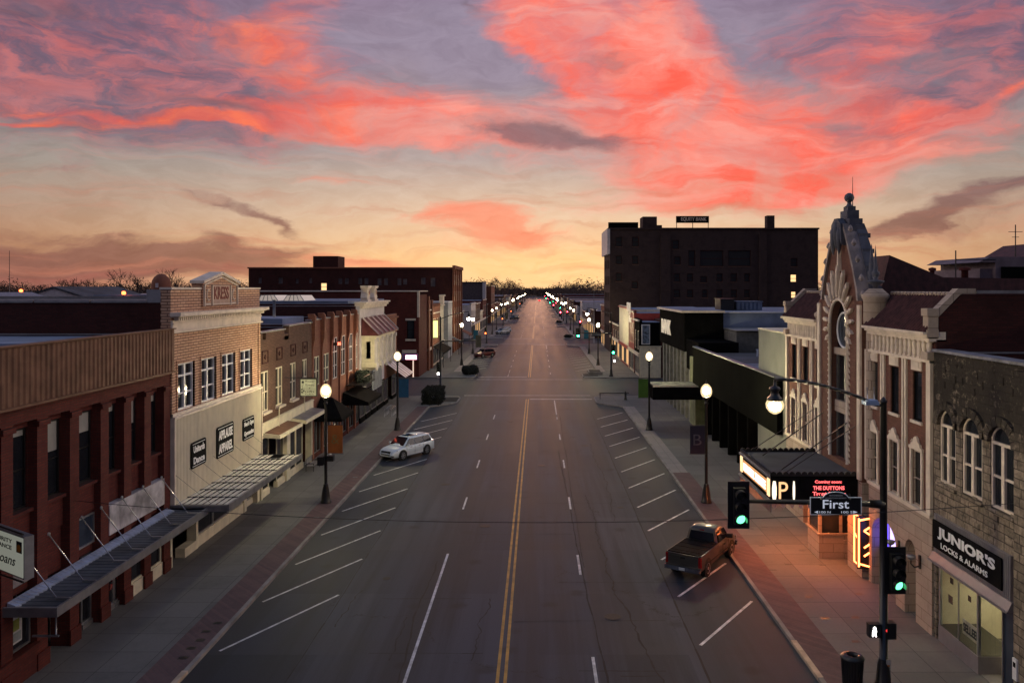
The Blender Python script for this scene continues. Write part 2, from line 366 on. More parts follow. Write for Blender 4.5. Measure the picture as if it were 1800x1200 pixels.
def dup(root, loc, rz=0, label=None, scale=None):
    def cp(o, par):
        c = o.copy(); COL.objects.link(c)
        if par is not None: c.parent = par; c.matrix_parent_inverse = o.matrix_parent_inverse.copy()
        for ch in [x for x in bpy.data.objects if x.parent == o]: cp(ch, c)
        return c
    c = cp(root, None); c.location = loc; c.rotation_euler = (0, 0, rz)
    if scale: c.scale = (scale,)*3
    if label: c['label'] = label
    return c
def walls(mb, fr, d0, d1, u0, u1, z0, z1, ops):
    us = sorted({u0, u1, *[o[0] for o in ops], *[o[1] for o in ops]}); us = [u for u in us if u0 <= u <= u1]
    for a, b in zip(us[:-1], us[1:]):
        mid = (a+b)/2
        zs = sorted([(o[2], o[3]) for o in ops if o[0] < mid < o[1]])
        z = z0
        for (p, q) in zs:
            if p > z+1e-4: mb.fbox(fr, d0, d1, a, b, z, p)
            z = max(z, q)
        if z < z1-1e-4: mb.fbox(fr, d0, d1, a, b, z, z1)
def archfill(mb, fr, d0, d1, u0, u1, zs, zt, n=8):
    """solid between a half-ellipse arch (springing zs, crown zt) and the rectangle top zt"""
    c = (u0+u1)/2; w = (u1-u0)/2; h = zt-zs
    for sgn in (-1, 1):
        pts = [(c+sgn*w*math.cos(t), zs+h*math.sin(t)) for t in [math.pi/2*i/n for i in range(n+1)]]
        for (ua, za), (ub, zb) in zip(pts[:-1], pts[1:]):
            if abs(ua-ub) < 1e-5: continue
            mb.fprism(fr, d0, d1, [(ua, za), (ub, zb), (ub, zt+.001), (ua, zt+.001)])
def window(parent, fr, d, u0, u1, z0, z1, mframe=None, mglass=None, ft=.07, rail=True, mull=0, transom=None, blind=None, sill=None, dep=.08, name='window'):
    """frame mesh + pane child (+ blind child)"""
    mframe = mframe or M_white; mglass = mglass or M_glass
    m = MB(); e = .003
    m.fbox(fr, d, d+dep, u0+e, u0+ft, z0+e, z1-e); m.fbox(fr, d, d+dep, u1-ft, u1-e, z0+e, z1-e)
    m.fbox(fr, d, d+dep, u0+ft, u1-ft, z0+e, z0+ft); m.fbox(fr, d, d+dep, u0+ft, u1-ft, z1-ft, z1-e)
    zt = z1-ft
    if transom:
        m.fbox(fr, d, d+dep+.01, u0+ft, u1-ft, transom-ft/2, transom+ft/2); zt = transom-ft/2
    if rail:
        zr = (z0+zt)/2; m.fbox(fr, d, d+dep*.8, u0+ft, u1-ft, zr-ft*.4, zr+ft*.4)
    for i in range(mull):
        uu = u0+(u1-u0)*(i+1)/(mull+1); w = ft*(.9 if mull == 1 else .45)
        m.fbox(fr, d+.002, d+dep+.012, uu-w, uu+w, z0+ft, z1-ft)
    w = m.build(name, mframe, parent)
    g = MB(); g.fbox(fr, d-.03, d+.02, u0+e, u1-e, z0+e, z1-e); g.build('pane', mglass, w)
    if blind:
        b = MB(); b.fbox(fr, d+.02, d+.028, u0+ft, u1-ft, z1-(z1-z0)*blind, z1-ft); b.build('blind', M_blind, w)
    if sill:
        s = MB(); s.fbox(fr, d, d+.35, u0-.08, u1+.08, z0-.14, z0-.003); s.build('sill', sill, w)
    return w
_fontcache = {}
def text(s, parent, mt, fr=None, d=0, u=0, z=0, h=1.0, w=None, th=.02, flip=1, name='lettering', shear=0, pts=None, spacing=1.0, bold=0.0):
    """text whose box is centred at (u,z) on the facade; flip=-1 when u runs right-to-left for the reader"""
    cu = bpy.data.curves.new('t', 'FONT'); cu.body = s; cu.align_x = 'CENTER'; cu.extrude = th/2; cu.shear = shear; cu.space_character = spacing; cu.resolution_u = 3
    cu.offset = bold
    o = bpy.data.objects.new('t', cu); COL.objects.link(o)
    dg = bpy.context.evaluated_depsgraph_get(); me = bpy.data.meshes.new_from_object(o.evaluated_get(dg))
    bpy.data.objects.remove(o)
    xs = [v.co.x for v in me.vertices]; ys = [v.co.y for v in me.vertices]
    if not xs: return None
    cx, cy = (min(xs)+max(xs))/2, (min(ys)+max(ys))/2
    sy = h/(max(ys)-min(ys)); sx = (w/(max(xs)-min(xs))) if w else sy
    for v in me.vertices:
        a = (v.co.x-cx)*sx*flip; b = (v.co.y-cy)*sy
        v.co = fr.p(d+v.co.z, u+a, z+b)
    me.materials.clear(); me.materials.append(mt); me.update()
    t = bpy.data.objects.new(name, me); COL.objects.link(t); adopt(t, parent); return t
# ------------------------------------------------------------------ ground, road, pavements
def asphalt():
    m = bpy.data.materials.new('asphalt'); m.use_nodes = True; T = NT(m.node_tree); b = T.n['Principled BSDF']
    p = worldpos(T)
    a = T.new('ShaderNodeMapping'); T.put(a.inputs[0], p); a.inputs['Scale'].default_value = (1, .035, 1)
    streak = T.noise(a.outputs[0], .55, 5, .6).outputs[0]
    big = T.noise(p, .09, 4, .6).outputs[0]; grain = T.noise(p, 14, 4, .7).outputs[0]
    c = T.mix(T.smooth(streak, .41, .60), (.021, .029, .045, 1), (.049, .063, .092, 1))
    c = T.mix(T.math('MULTIPLY', T.smooth(big, .4, .7), .55), c, (.050, .048, .050, 1))
    c = T.mix(.5, c, T.mix(grain, (.25, .25, .25, 1), (.78, .78, .78, 1)), 'OVERLAY')
    # parking strips are of a newer, bluer mix
    s = T.new('ShaderNodeSeparateXYZ'); T.put(s.inputs[0], p)
    pr = T.math('GREATER_THAN', s.outputs[0], 6.15); pl = T.math('LESS_THAN', s.outputs[0], -9.0)
    c = T.mix(T.math('MULTIPLY', T.math('ADD', pr, pl), .55), c, (.030, .034, .042, 1))
    # oil drips where cars stand, and rectangular patches of other asphalt
    sp = T.new('ShaderNodeTexVoronoi'); T.put(sp.inputs['Vector'], T.vmath('ADD', p, T.vmath('MULTIPLY', T.noise(p, 3, 3, .6).outputs['Color'], (.5, .5, 0)))); sp.inputs['Scale'].default_value = .42
    c = T.mix(T.math('MULTIPLY', T.smooth(sp.outputs['Distance'], .22, .05), .55), c, (.014, .014, .015, 1))
    pt = T.new('ShaderNodeTexBrick'); T.put(pt.inputs['Vector'], p); pt.inputs['Scale'].default_value = 1; pt.inputs['Brick Width'].default_value = 3.55; pt.inputs['Row Height'].default_value = 6.1; pt.offset = .37; pt.squash = 1.4; pt.squash_frequency = 3
    pt.inputs['Mortar Size'].default_value = .0; pt.inputs['Color1'].default_value = (.74, .74, .76, 1); pt.inputs['Color2'].default_value = (1.16, 1.14, 1.12, 1)
    c = T.mix(.85, c, T.mix(1.0, c, pt.outputs[0], 'MULTIPLY'))
    vo = T.new('ShaderNodeTexVoronoi', feature='DISTANCE_TO_EDGE')
    T.put(vo.inputs['Vector'], T.vmath('ADD', p, T.vmath('MULTIPLY', T.noise(p, .8, 5, .7).outputs['Color'], (2.2, 2.2, 0))))
    vo.inputs['Scale'].default_value = .13
    cr = T.math('MULTIPLY', T.math('LESS_THAN', vo.outputs['Distance'], .0022), T.smooth(T.noise(p, .16, 2, .5).outputs[0], .5, .6))
    c = T.mix(T.math('MULTIPLY', cr, .75), c, (.012, .012, .012, 1))
    T.put(b.inputs['Base Color'], c)
    T.put(b.inputs['Roughness'], T.math('ADD', T.math('MULTIPLY', streak, .2), .55)); b.inputs['Specular IOR Level'].default_value = .25
    bn = T.new('ShaderNodeBump'); bn.inputs['Strength'].default_value = .25; bn.inputs['Distance'].default_value = .01
    T.put(bn.inputs['Height'], grain); T.put(b.inputs['Normal'], bn.outputs[0]); return m
M_asph = asphalt()
def slabmat(name, c, line, w=1.5, rough=.8, var=.2):
    m = bpy.data.materials.new(name); m.use_nodes = True; T = NT(m.node_tree); b = T.n['Principled BSDF']
    p = worldpos(T); br = T.new('ShaderNodeTexBrick'); T.put(br.inputs['Vector'], p)
    br.offset = 0; br.inputs['Scale'].default_value = 1; br.inputs['Brick Width'].default_value = w; br.inputs['Row Height'].default_value = w
    br.inputs['Mortar Size'].default_value = .012; br.inputs['Color1'].default_value = (*c, 1)
    br.inputs['Color2'].default_value = (*[x*(1-var) for x in c], 1); br.inputs['Mortar'].default_value = (*line, 1)
    n = T.noise(p, .5, 6, .7).outputs[0]; g = T.noise(p, 11, 4, .7).outputs[0]
    cc = T.mix(T.math('MULTIPLY', T.smooth(n, .45, .75), .5), br.outputs[0], tuple(x*.55 for x in c)+(1,))
    cc = T.mix(.4, cc, T.mix(g, (.3, .3, .3, 1), (.7, .7, .7, 1)), 'OVERLAY')
    T.put(b.inputs['Base Color'], cc); b.inputs['Roughness'].default_value = rough; b.inputs['Specular IOR Level'].default_value = .3
    bn = T.new('ShaderNodeBump'); bn.inputs['Strength'].default_value = .3; bn.inputs['Distance'].default_value = .01
    T.put(bn.inputs['Height'], g); T.put(b.inputs['Normal'], bn.outputs[0]); return m
M_walk = slabmat('pavement_slabs', (.185, .182, .175), (.06, .057, .055), 1.6)
M_band = brick('brick_paver_band', (.17, .105, .105), (.13, .085, .088), (.13, .10, .10), bw=.22, bh=.11, soot=.3, bump=.2)
M_band_l = slabmat('pale_concrete_band', (.34, .30, .28), (.16, .14, .13), .9, var=.12)
M_curb = mat('curb_concrete', (.26, .235, .215), .8, var=.3, scale=.7, bump=.2)
M_line = mat('worn_white_line_paint', (.60, .61, .62), .6, var=.35, scale=2.2)
M_yel = mat('worn_yellow_line_paint', (.50, .27, .045), .6, var=.3, scale=1.4)
M_ground = mat('town_ground', (.04, .034, .03), .95, var=.4, scale=.05)

g = MB(); g.box(-4000, 4000, -300, 6000, -.6, -.03); g.build('ground', M_ground, kind='structure')
BL = [(24, 103), (124, 200), (221, 297), (318, 394), (415, 491), (512, 588), (609, 685), (706, 782), (803, 879), (900, 980)]
XCL, XCR = -12.7, 10.0
r = MB(); r.box(-22, 22, -60, 1300, -.3, 0)
for (a, b), (c, d) in zip(BL[:6], BL[1:7]):
    for x0, x1 in ((22, 260), (-260, -22)): r.box(x0, x1, b-.5, c+.5, -.3, 0)
for x0, x1 in ((22, 150), (-150, -22)): r.box(x0, x1, 3, 24.5, -.3, 0)
r.build('road', M_asph, kind='structure')

def outline(side, y0, y1, bulb0, bulb1):
    xc = XCR if side > 0 else -XCL
    xb = xc-2.9; o = []
    if bulb0: o += [(xc+3, y0), (xb+1.3, y0), (xb+.35, y0+.5), (xb, y0+1.6), (xb, y0+5.2), (xb+.6, y0+6.4), (xc, y0+8.6)]
    else: o += [(xc+3, y0), (xc+1.4, y0), (xc+.4, y0+.5), (xc, y0+1.6)]
    if bulb1: o += [(xc, y1-9.2), (xb+.6, y1-6.8), (xb, y1-5.6), (xb, y1-1.6), (xb+.35, y1-.5), (xb+1.3, y1), (xc+3, y1)]
    else: o += [(xc, y1-1.6), (xc+.4, y1-.5), (xc+1.4, y1), (xc+3, y1)]
    return o
def offset(pts, d):
    out = []
    for i, (x, y) in enumerate(pts):
        a = pts[max(0, i-1)]; b = pts[min(len(pts)-1, i+1)]
        t = Vector((b[0]-a[0], b[1]-a[1])).normalized(); out.append((x+t.y*d, y-t.x*d))
    return out
for i, (y0, y1) in enumerate(BL):
    for side in (1, -1):
        o = outline(side, y0, y1, i > 0, True)
        inn = offset(o, .17); cb = MB(); sw = MB(); bd = MB()
        S = lambda p, z: (p[0]*side, p[1], z)
        for k in range(len(o)-1):
            q = [S(o[k], -.1), S(o[k+1], -.1), S(inn[k+1], -.1), S(inn[k], -.1), S(o[k], .148), S(o[k+1], .148), S(inn[k+1], .154), S(inn[k], .154)]
            cb.hexa(q)
        cb.build('curb', M_curb, kind='structure')
        W2 = 62 if i < 6 else 40
        pts = [S(p, -.1) for p in inn] + [S((W2, y1), -.1), S((W2, y0), -.1)]
        sw.prism(pts, (0, 0, .25)); sw.build('pavement', M_walk, kind='structure')
        # strip of pavers behind the kerb, along the straight run only
        xc = (XCR if side > 0 else -XCL)+.18
        a = y0+(8.8 if i > 0 else 1.8); b = y1-9.4
        cut = min(b, 60) if i == 0 and side > 0 else (b if i == 0 else a)
        if cut > a:
            bd.box(xc*side, (xc+1.25)*side, a, cut, .1, .156); bd.build('pavement_brick_strip', M_band, kind='structure')
        if b > cut:
            bd = MB(); bd.box(xc*side, (xc+1.15)*side, cut, b, .1, .156); bd.build('pavement_pale_strip', M_band_l, kind='structure')
        if i == 0:
            dk = MB()   # dark iron tree-pit and utility covers set in the paving
            if side > 0:
                for (X, Y) in [(12.3, 46), (13.2, 46.4), (12.1, 43), (13.1, 43.5), (12.6, 40.1), (14.3, 40), (11.6, 39.3), (12.2, 35.8), (14.6, 36.2), (12.1, 33.5), (13.4, 33.6), (12.5, 31.3), (14, 42.2)]:
                    dk.box(X-.16, X+.16, Y-.09, Y+.09, .1, .155)
            else:
                for (X, Y) in [(-13.3, 31.4), (-13.4, 32.2), (-13.25, 33), (-13.3, 29.9), (-13.35, 30.7), (-13.4, 48.2), (-13.4, 58.5), (-13.6, 73)]:
                    dk.box(X-.17, X+.17, Y-.12, Y+.12, .1, .16)
            dk.build('pavement_iron_plates', M_blackm, kind='structure')
# painted ends of the kerbs by the near corners
pk = MB(); pk.box(9.99, 10.2, 28.4, 31.4, .05, .159); pk.box(-12.9, -12.69, 27.2, 28.9, .05, .159); pk.build('curb_paint', mat('faded_kerb_paint', (.55, .42, .30), .7), kind='structure')

L = MB(); Yw = MB(); z0, z1 = -.01, .004
def stripe(mb, x0, y0, x1, y1, w=.11):
    a = Vector((x0, y0, 0)); b = Vector((x1, y1, 0)); n = (b-a).cross(Vector((0, 0, 1))).normalized()*w/2
    lo = [a-n, b-n, b+n, a+n]; mb.hexa([(p.x, p.y, z0) for p in lo]+[(p.x, p.y, z1) for p in lo])
for i, (y0, y1) in enumerate(BL[:7]):
    for x in (-1.44, -1.16): Yw.box(x-.06, x+.06, y0+(2 if i else -2), y1-2.2, z0, z1)
    k = 0
    if i == 0: L.box(-4.80, -4.68, 20, 42.1, z0, z1)
    yy = 27.4 if i == 0 else y0+6
    while yy < y1-16:
        L.box(2.04, 2.16, yy, yy+2.9, z0, z1)
        if i or yy > 44: L.box(-4.8, -4.68, yy, yy+2.9, z0, z1)
        yy += 11.6
    L.box(2.04, 2.16, y1-16, y1-3.2, z0, z1); L.box(-1.0, 6.9, y1-2.4, y1-2.0, z0, z1)
    L.box(-9.6, 6.9, y1+1.2, y1+1.45, z0, z1)
    if i: L.box(-9.4, -1.7, y0+2.0, y0+2.4, z0, z1); L.box(-4.8, -4.68, y0+3, y0+13, z0, z1); L.box(-9.4, 6.9, y0-1.5, y0-1.25, z0, z1)
    s0 = 30.8 if i == 0 else y0+11
    yy = s0
    while yy < y1-15: stripe(L, -12.3, yy, -9.1, yy+5.65); yy += 4.83
    yy = 31.3 if i == 0 else y0+11
    while yy < y1-14: stripe(L, 6.4, yy, 9.6, yy+4.4, .12); yy += 4.93
L.build('road_white_lines', M_line, kind='structure'); Yw.build('road_yellow_lines', M_yel, kind='structure')
# tar-filled cracks and slab seams
ck = MB(); rnd = random.Random(3)
def crack(x, y, dxx, dyy, n, step, w, jit):
    p = Vector((x, y)); d = Vector((dxx, dyy)).normalized(); pp = None
    for k in range(n):
        q = p + d*step + Vector((-d.y, d.x))*rnd.uniform(-jit, jit); ww = w*rnd.uniform(.8, 2.1)
        t = (q-p).normalized(); nn = Vector((-t.y, t.x))*ww/2
        ck.poly([(p.x-nn.x, p.y-nn.y, .0025), (q.x-nn.x, q.y-nn.y, .0025), (q.x+nn.x, q.y+nn.y, .0025), (p.x+nn.x, p.y+nn.y, .0025)]); p = q
crack(4.3, 27, .0, 1, 90, .3, .045, .11); crack(2.55, 27, -.02, 1, 70, .6, .04, .03); crack(2.35, 40, 0, 1, 60, .8, .03, .03)
crack(6.15, 27, 0, 1, 80, .8, .05, .015); crack(-9.0, 27, 0, 1, 80, .8, .035, .02); crack(-5.0, 28, 0, 1, 26, .5, .04, .06); crack(-2.5, 30, .02, 1, 24, .25, .03, .1)
crack(-5.6, 30, .05, 1, 16, .25, .025, .09); crack(-8.4, 33, .1, 1, 16, .25, .025, .09); crack(4.6, 48, 0, 1, 60, .4, .03, .1)
for (x0, y, ln) in [(1.5, 29.2, 3.5), (-6.5, 30.6, 4.5), (-1, 33.5, 6.6), (1, 38, 6.5), (-7, 36, 4), (-4, 45.5, 6), (0, 52, 7), (-8, 60, 9), (-2, 68, 8), (3, 28.8, 1.8)]:
    crack(x0, y, 1, .01, int(ln/.4), .4, .028, .03)
ck.build('road_cracks', mat('crack_tar', (.012, .012, .012), .8), kind='structure')

mh = MB()
for (X, Y, r_) in ((3.2, 34, .36), (-3.1, 47, .33), (-6.6, 57, .36), (.3, 63, .3), (4.2, 71, .36), (-2.9, 84, .33), (3.5, 93, .36), (-7.3, 38.5, .2), (5.3, 51, .2)):
    mh.tube((X, Y, -.02), (X, Y, .0045), r_, r_, 20); mh.tube((X, Y, .0), (X, Y, .0075), r_*.86, r_*.86, 20)
mh.build('road_manhole_covers', mat('cast_iron_cover', (.02, .019, .018), .6, metal=.4, var=.4, scale=12), kind='structure')
# ------------------------------------------------------------------ street lamps
def make_lamp():
    t = local('street_lamp', '', 'street lamp', 'street lamps along both kerbs')
    b = MB(); b.lathe((0, 0, .15), [(.36, 0), (.36, .1), (.30, .18), (.27, .5), (.20, .95), (.16, 1.1), (.17, 1.16), (.125, 1.24), (0, 1.24)], 16); b.build('base', M_blackm, t)
    p = MB(); p.lathe((0, 0, 1.38), [(.10, 0), (.095, 2.5), (.075, 5.1), (.13, 5.14), (.13, 5.24), (.07, 5.3), (.16, 5.46), (.2, 5.54), (.2, 5.6), (0, 5.6)], 12)
    for a in range(8):
        c, s = math.cos(a*math.pi/4)*.094, math.sin(a*math.pi/4)*.094
        p.tube((c, s, 1.4), (c*.8, s*.8, 6.4), .012, .010, 4, False)
    p.build('pole', M_blackm, t)
    gl = MB(); gl.lathe((0, 0, 6.95), [(.17, 0), (.28, .08), (.355, .26), (.37, .43), (.32, .64), (.20, .80), (.09, .88), (0, .9)], 20); g_ = gl.build('globe', M_globe, t); ib = MB(); ib.lathe((0, 0, 7.14), [(0, 0), (.16, .05), (.245, .2), (.22, .36), (.12, .48), (0, .5)], 16); ib.build('bulb', M_bulb, g_)
    f = MB(); f.lathe((0, 0, 7.84), [(.10, 0), (.05, .06), (.06, .1), (.03, .16), (.012, .26), (0, .27)], 8); f.build('finial', M_blackm, t)
    return t
LY = [51.6, 78.0]+[144, 169]+[b+x for b in (221, 318, 415, 512, 609, 706, 803) for x in (20, 45)]
near = {(0, -1): 'street lamp with orange banner by the white slatted awning', (0, 1): 'street lamp with dark blue banner beside the theatre marquee',
        (1, -1): 'street lamp with blue banner behind the parked white car', (1, 1): 'street lamp with green banner beside the flat black canopy',
        (2, -1): 'third lamp along the left kerb, beyond the traffic signal', (2, 1): 'third lamp along the right kerb, just past the far green signal',
        (3, -1): 'fourth lamp along the left kerb, above the red parked car', (3, 1): 'fourth lamp along the right kerb, by the small blue banner',
        (4, -1): 'lamp beside the two pale parked cars on the left', (4, 1): 'lamp on the right kerb just past the low red signals'}
lamp0 = make_lamp(); LAMPS = {}; FARB = None
OR2 = 'first second third fourth fifth sixth seventh eighth ninth tenth eleventh twelfth thirteenth fourteenth fifteenth sixteenth seventeenth eighteenth nineteenth'.split()
for i, y in enumerate(LY):
    for sd in (-1, 1):
        x = -13.72 if sd < 0 else 10.93
        lb = near.get((i, sd)) or ('street lamp, '+OR2[i]+' from the camera along the '+('left' if sd < 0 else 'right')+' kerb')
        if not LAMPS:
            o = lamp0; o.location = (x, y, 0); o['label'] = lb
        else: o = dup(lamp0, (x, y, 0), 0, lb)
        if i >= 4:
            for ch in [c for c in bpy.data.objects if c.name.startswith('bulb') and c.parent and c.parent.parent == o]:
                if FARB is None: FARB = ch.data.copy(); FARB.materials.clear(); FARB.materials.append(M_bulbf)
                ch.data = FARB
        LAMPS[(i, sd)] = o
def banner(name, x, y, col, label, z0=3.35, z1=5.15, w=.95, sd=1, mark=None, brk=True):
    t = thing(name, label, 'banner', (x, y, z0))
    m = MB(); m.box(x+.14*sd, x+(w+.14)*sd, y-.012, y+.012, z0, z1); m.build('cloth', mat(name+'_cloth_'+label.split()[0], col, .8, var=.12), t)
    m = MB()
    for z in (z0-.03, z1+.03): m.tube((x, y, z), (x+(w+.2)*sd, y, z), .018, n=6)
    m.build('bracket', M_blackm, t)
    if mark:
        fr = FF(y-.013); text(mark[0], t, mat('banner_mark_'+label.split()[0], mark[1], .8), fr, .003, x+(w/2+.14)*sd, (z0+z1)/2, mark[2], w*.55, .004, name='emblem')
    return t
banner('lamp_banner', -13.72, 51.6, (.42, .13, .025), 'orange banner hanging on the nearest left street lamp', mark=('&', (.30, .20, .06), .6))
banner('lamp_banner', -13.72, 78.0, (.015, .10, .22), 'plain blue banner hanging on the second left street lamp')
banner('lamp_banner', 10.93, 51.4, (.02, .022, .05), 'dark navy banner with faint emblem on the nearest right lamp', sd=-1, mark=('B', (.12, .12, .16), .7))
banner('lamp_banner', 10.93, 77.8, (.07, .17, .02), 'green banner hanging on the second right street lamp', sd=-1)
banner('lamp_banner', 10.93, 169, (.02, .14, .22), 'small teal banner on a distant lamp at right', sd=-1)
banner('lamp_banner', -13.72, 169, (.03, .18, .28), 'small light blue banner on a distant lamp at left')
bk = thing('cabinet', 'black meter box fixed low on the nearest left lamp pole', 'box', (-13.9, 51.4, 2.6)); m = MB(); m.box(-14.2, -13.83, 51.3, 51.9, 2.6, 3.15); m.box(-13.6, -13.2, 51.4, 51.8, 2.85, 3.2); m.build('case', M_blackm, bk)

# ------------------------------------------------------------------ traffic signals
EM = {'g': emit('green_signal_light', (.12, 1.0, .36), 3.6), 'r': emit('red_signal_light', (1.0, .05, .05), 7), 'w': emit('white_walk_light', (1, .95, .9), 12), 'o': emit('orange_hand_light', (1, .14, .03), 14)}
EMF = {'g': emit('far_green_signal_light', (.03, 1.0, .34), 34), 'r': emit('far_red_signal_light', (1.0, .03, .05), 60)}
M_lens = mat('unlit_signal_lens', (.03, .035, .03), .3)
def head(parent, x, y, z, lit, face=-1, sc_=1.12, name='signal_head'):
    """three-lens signal head whose centre is x,z; face -1 looks at the camera"""
    m = MB(); s = sc_
    m.box(x-.33*s, x+.33*s, y-.02, y+.02, z-.72*s, z+.72*s)                     # back plate
    m.box(x-.18*s, x+.18*s, y+.02*face, y+.24*face, z-.55*s, z+.55*s)
    for k, zz in enumerate((.36, 0, -.36)):
        c = Vector((x, y+.24*face, z+zz*s))
        for a in range(10):                                                     # visor: open tunnel above the lens
            t0 = math.pi*(-.15+1.3*a/10); t1 = math.pi*(-.15+1.3*(a+1)/10); r_ = .165*s
            p = [c+Vector((math.cos(t)*r_, 0, math.sin(t)*r_)) for t in (t0, t1)]
            q = [v+Vector((0, .22*face*s, -.01)) for v in p]; m.poly([p[0], p[1], q[1], q[0]])
    h = m.build(name, M_blackm, parent)
    for k, (zz, key) in enumerate(((.36, 'r'), (0, 'y'), (-.36, 'g'))):
        q = MB(); q.lathe((0, 0, 0), [(.15*s, 0), (.12*s, .03), (.06*s, .05), (0, .055)], 16)
        q.v = [(x+a, y+(.242+c)*face, z+zz*s+b) for a, b, c in q.v]
        q.build('lens', (EMF if y > 60 else EM)[key] if key == lit else M_lens, h)
    return h
def lantern(parent, x, y, z):
    m = MB(); m.lathe((x, y, z), [(.05, .62), (.05, .44), (.16, .40), (.2, .34), (.13, .24), (.17, .10), (.26, .02), (.27, -.05), (0, -.05)], 14); m.lathe((x, y, z+.6), [(.03, 0), (.05, .05), (.015, .1), (0, .24)], 8)
    f = m.build('lantern', M_blackm, parent)
    q = MB(); q.lathe((x, y, z-.06), [(.26, 0), (.31, -.12), (.29, -.27), (.19, -.40), (.06, -.47), (0, -.48)], 18); g_ = q.build('globe', M_globe, f); q = MB(); q.lathe((x, y, z-.12), [(0, 0), (.16, -.02), (.22, -.12), (.16, -.26), (0, -.32)], 14); q.build('bulb', M_bulb if y < 140 else M_bulbf, g_)
def signal_pole(x, y, arm, sd, lit, label, lum=True, low=True, zarm=6.95, top=10.1, face=-1, group='traffic signal poles', armhead=True):
    """arm length to the side sd (-1 = towards -X)"""
    t = thing('signal_pole', label, 'traffic signal', (x, y, .15), group)
    m = MB(); m.lathe((x, y, .15), [(.34, 0), (.34, .12), (.25, .3), (.2, .9), (.16, 1.05), (.155, 1.1)], 12); m.build('base', M_blackm, t)
    m = MB(); m.tube((x, y, 1.2), (x, y, top), .15, .105, 12); m.lathe((x, y, top), [(.12, 0), (.12, .08), (.05, .16), (0, .2)], 10); m.build('pole', M_blackm, t)
    m = MB(); m.tube((x, y-.0, zarm), (x+arm*sd, y, zarm+.1), .11, .065, 10); m.tube((x, y, zarm-.02), (x+.5*sd, y, zarm+.01), .16, .13, 10)
    m.build('mast_arm', M_blackm, t)
    if armhead: head(t, x+(arm+.02)*sd, y+.14*face, zarm+.0, lit, face)
    if lum:
        m = MB(); pts = []
        for k in range(11):
            u = k/10; pts.append((x+sd*3.75*u, y, top-.15+.95*math.sin(u*math.pi/2)))
        m.path(pts, .055, 8); m.build('luminaire_arm', M_blackm, t)
        lantern(t, x+sd*3.75, y, top+.13)
    if low: head(t, x+.30, y+.2*face, 4.35, lit, face)
    return t
P0Y = 27.5; s0 = P0Y/1400
sp = signal_pole((1553-945)*s0, P0Y, 5.02, -1, 'g', 'tall black signal pole at the near right corner with long lamp arm', zarm=14-378*s0, top=14-200*s0)
px0 = (1553-945)*s0
# pedestrian heads, sticker, sensor on the near pole
m = MB(); m.box(px0-.58, px0-.18, P0Y-.22, P0Y+.02, 2.05, 2.5); m.box(px0+.05, px0+.36, P0Y-.2, P0Y+.15, 1.98, 2.52); m.tube((px0-.2, P0Y, 2.2), (px0, P0Y, 2.2), .04)
h = m.build('pedestrian_head', M_blackm, sp)
m = MB(); 
for (a, b, r_) in ((-.40, 2.38, .045), (-.40, 2.27, .07), (-.42, 2.2, .06)): m.disc((px0+a, P0Y-.222, b), (0, -1, 0), r_, 12, .006)
m.tube((px0-.42, P0Y-.228, 2.2), (px0-.47, P0Y-.228, 2.1), .02); m.tube((px0-.40, P0Y-.228, 2.2), (px0-.35, P0Y-.228, 2.1), .02); m.build('walking_figure', EM['w'], h)
m = MB(); m.disc((px0+.06, P0Y-.16, 2.27), (0, -1, 0), .05, 10, .02); m.build('push_button', emit('dim_red_button', (1, .05, .05), 1.0), sp)
m = MB(); m.box(px0+.02, px0+.17, P0Y-.172, P0Y-.165, 1.02, 1.28); m.build('crossing_sticker', mat('sticker', (.55, .5, .42), .6), sp)
m = MB(); m.box(px0+.05, px0+.14, P0Y-.178, P0Y-.173, 1.04, 1.10); m.build('sticker_mark', mat('sticker_orange', (.6, .2, .03), .6), sp)
m = MB(); m.box(px0-.68, px0-.22, P0Y-.2, P0Y+.2, 10.0, 10.12); m.box(px0-.64, px0-.26, P0Y-.17, P0Y+.17, 10.12, 10.17); sn = m.build('sensor_plate', mat('pale_blue_sensor', (.35, .45, .6), .4), sp)
m = MB(); m.tube((px0-.55, P0Y, 10.17), (px0-.57, P0Y, 10.6), .018); m.tube((px0-.32, P0Y, 10.17), (px0-.33, P0Y, 10.6), .018); m.build('antenna', M_alum, sn)
# street name sign
sg = thing('street_name_sign', 'black arched street name plate reading First hanging on the near signal arm', 'street sign', (10.2, P0Y-.2, 6.1))
x0, x1 = (1421-945)*s0, (1511-945)*s0; zt, zb = 14-(871-507)*s0, 14-(902-507)*s0; xc = (x0+x1)/2
def signshape(e):
    p = [(x0+e, zb+e), (x1-e, zb+e), (x1-e, zt-e), (xc+.44-e*.5, zt-e)]
    p += [(xc+(.42-e*.6)*math.cos(t), zt-e+.19*math.sin(t)) for t in [math.pi*i/12 for i in range(1, 12)]]
    return p+[(xc-.44+e*.5, zt-e), (x0+e, zt-e)]
fr = FF(P0Y-.17)
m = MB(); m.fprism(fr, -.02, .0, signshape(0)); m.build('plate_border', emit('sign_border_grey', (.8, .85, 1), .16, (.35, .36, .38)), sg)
m = MB(); m.fprism(fr, .001, .006, signshape(.025)); m.build('plate', M_blackm, sg)
M_sgt = mat('sign_white', (.88, .88, .88), .5, var=.03); M_sgl = emit('sign_letter_glow', (.8, .85, 1), .42, (.7, .7, .72))  # sign given a glow of its own, to read bright in dim light
text('First', sg, M_sgl, fr, .01, xc, zb+.37, .30, .90, .006, bold=.01); text('\u25c4100 N', sg, M_sgl, fr, .01, x0+.42, zb+.10, .095, .56, .006); text('100 S\u25ba', sg, M_sgl, fr, .01, x1-.42, zb+.10, .095, .56, .006)
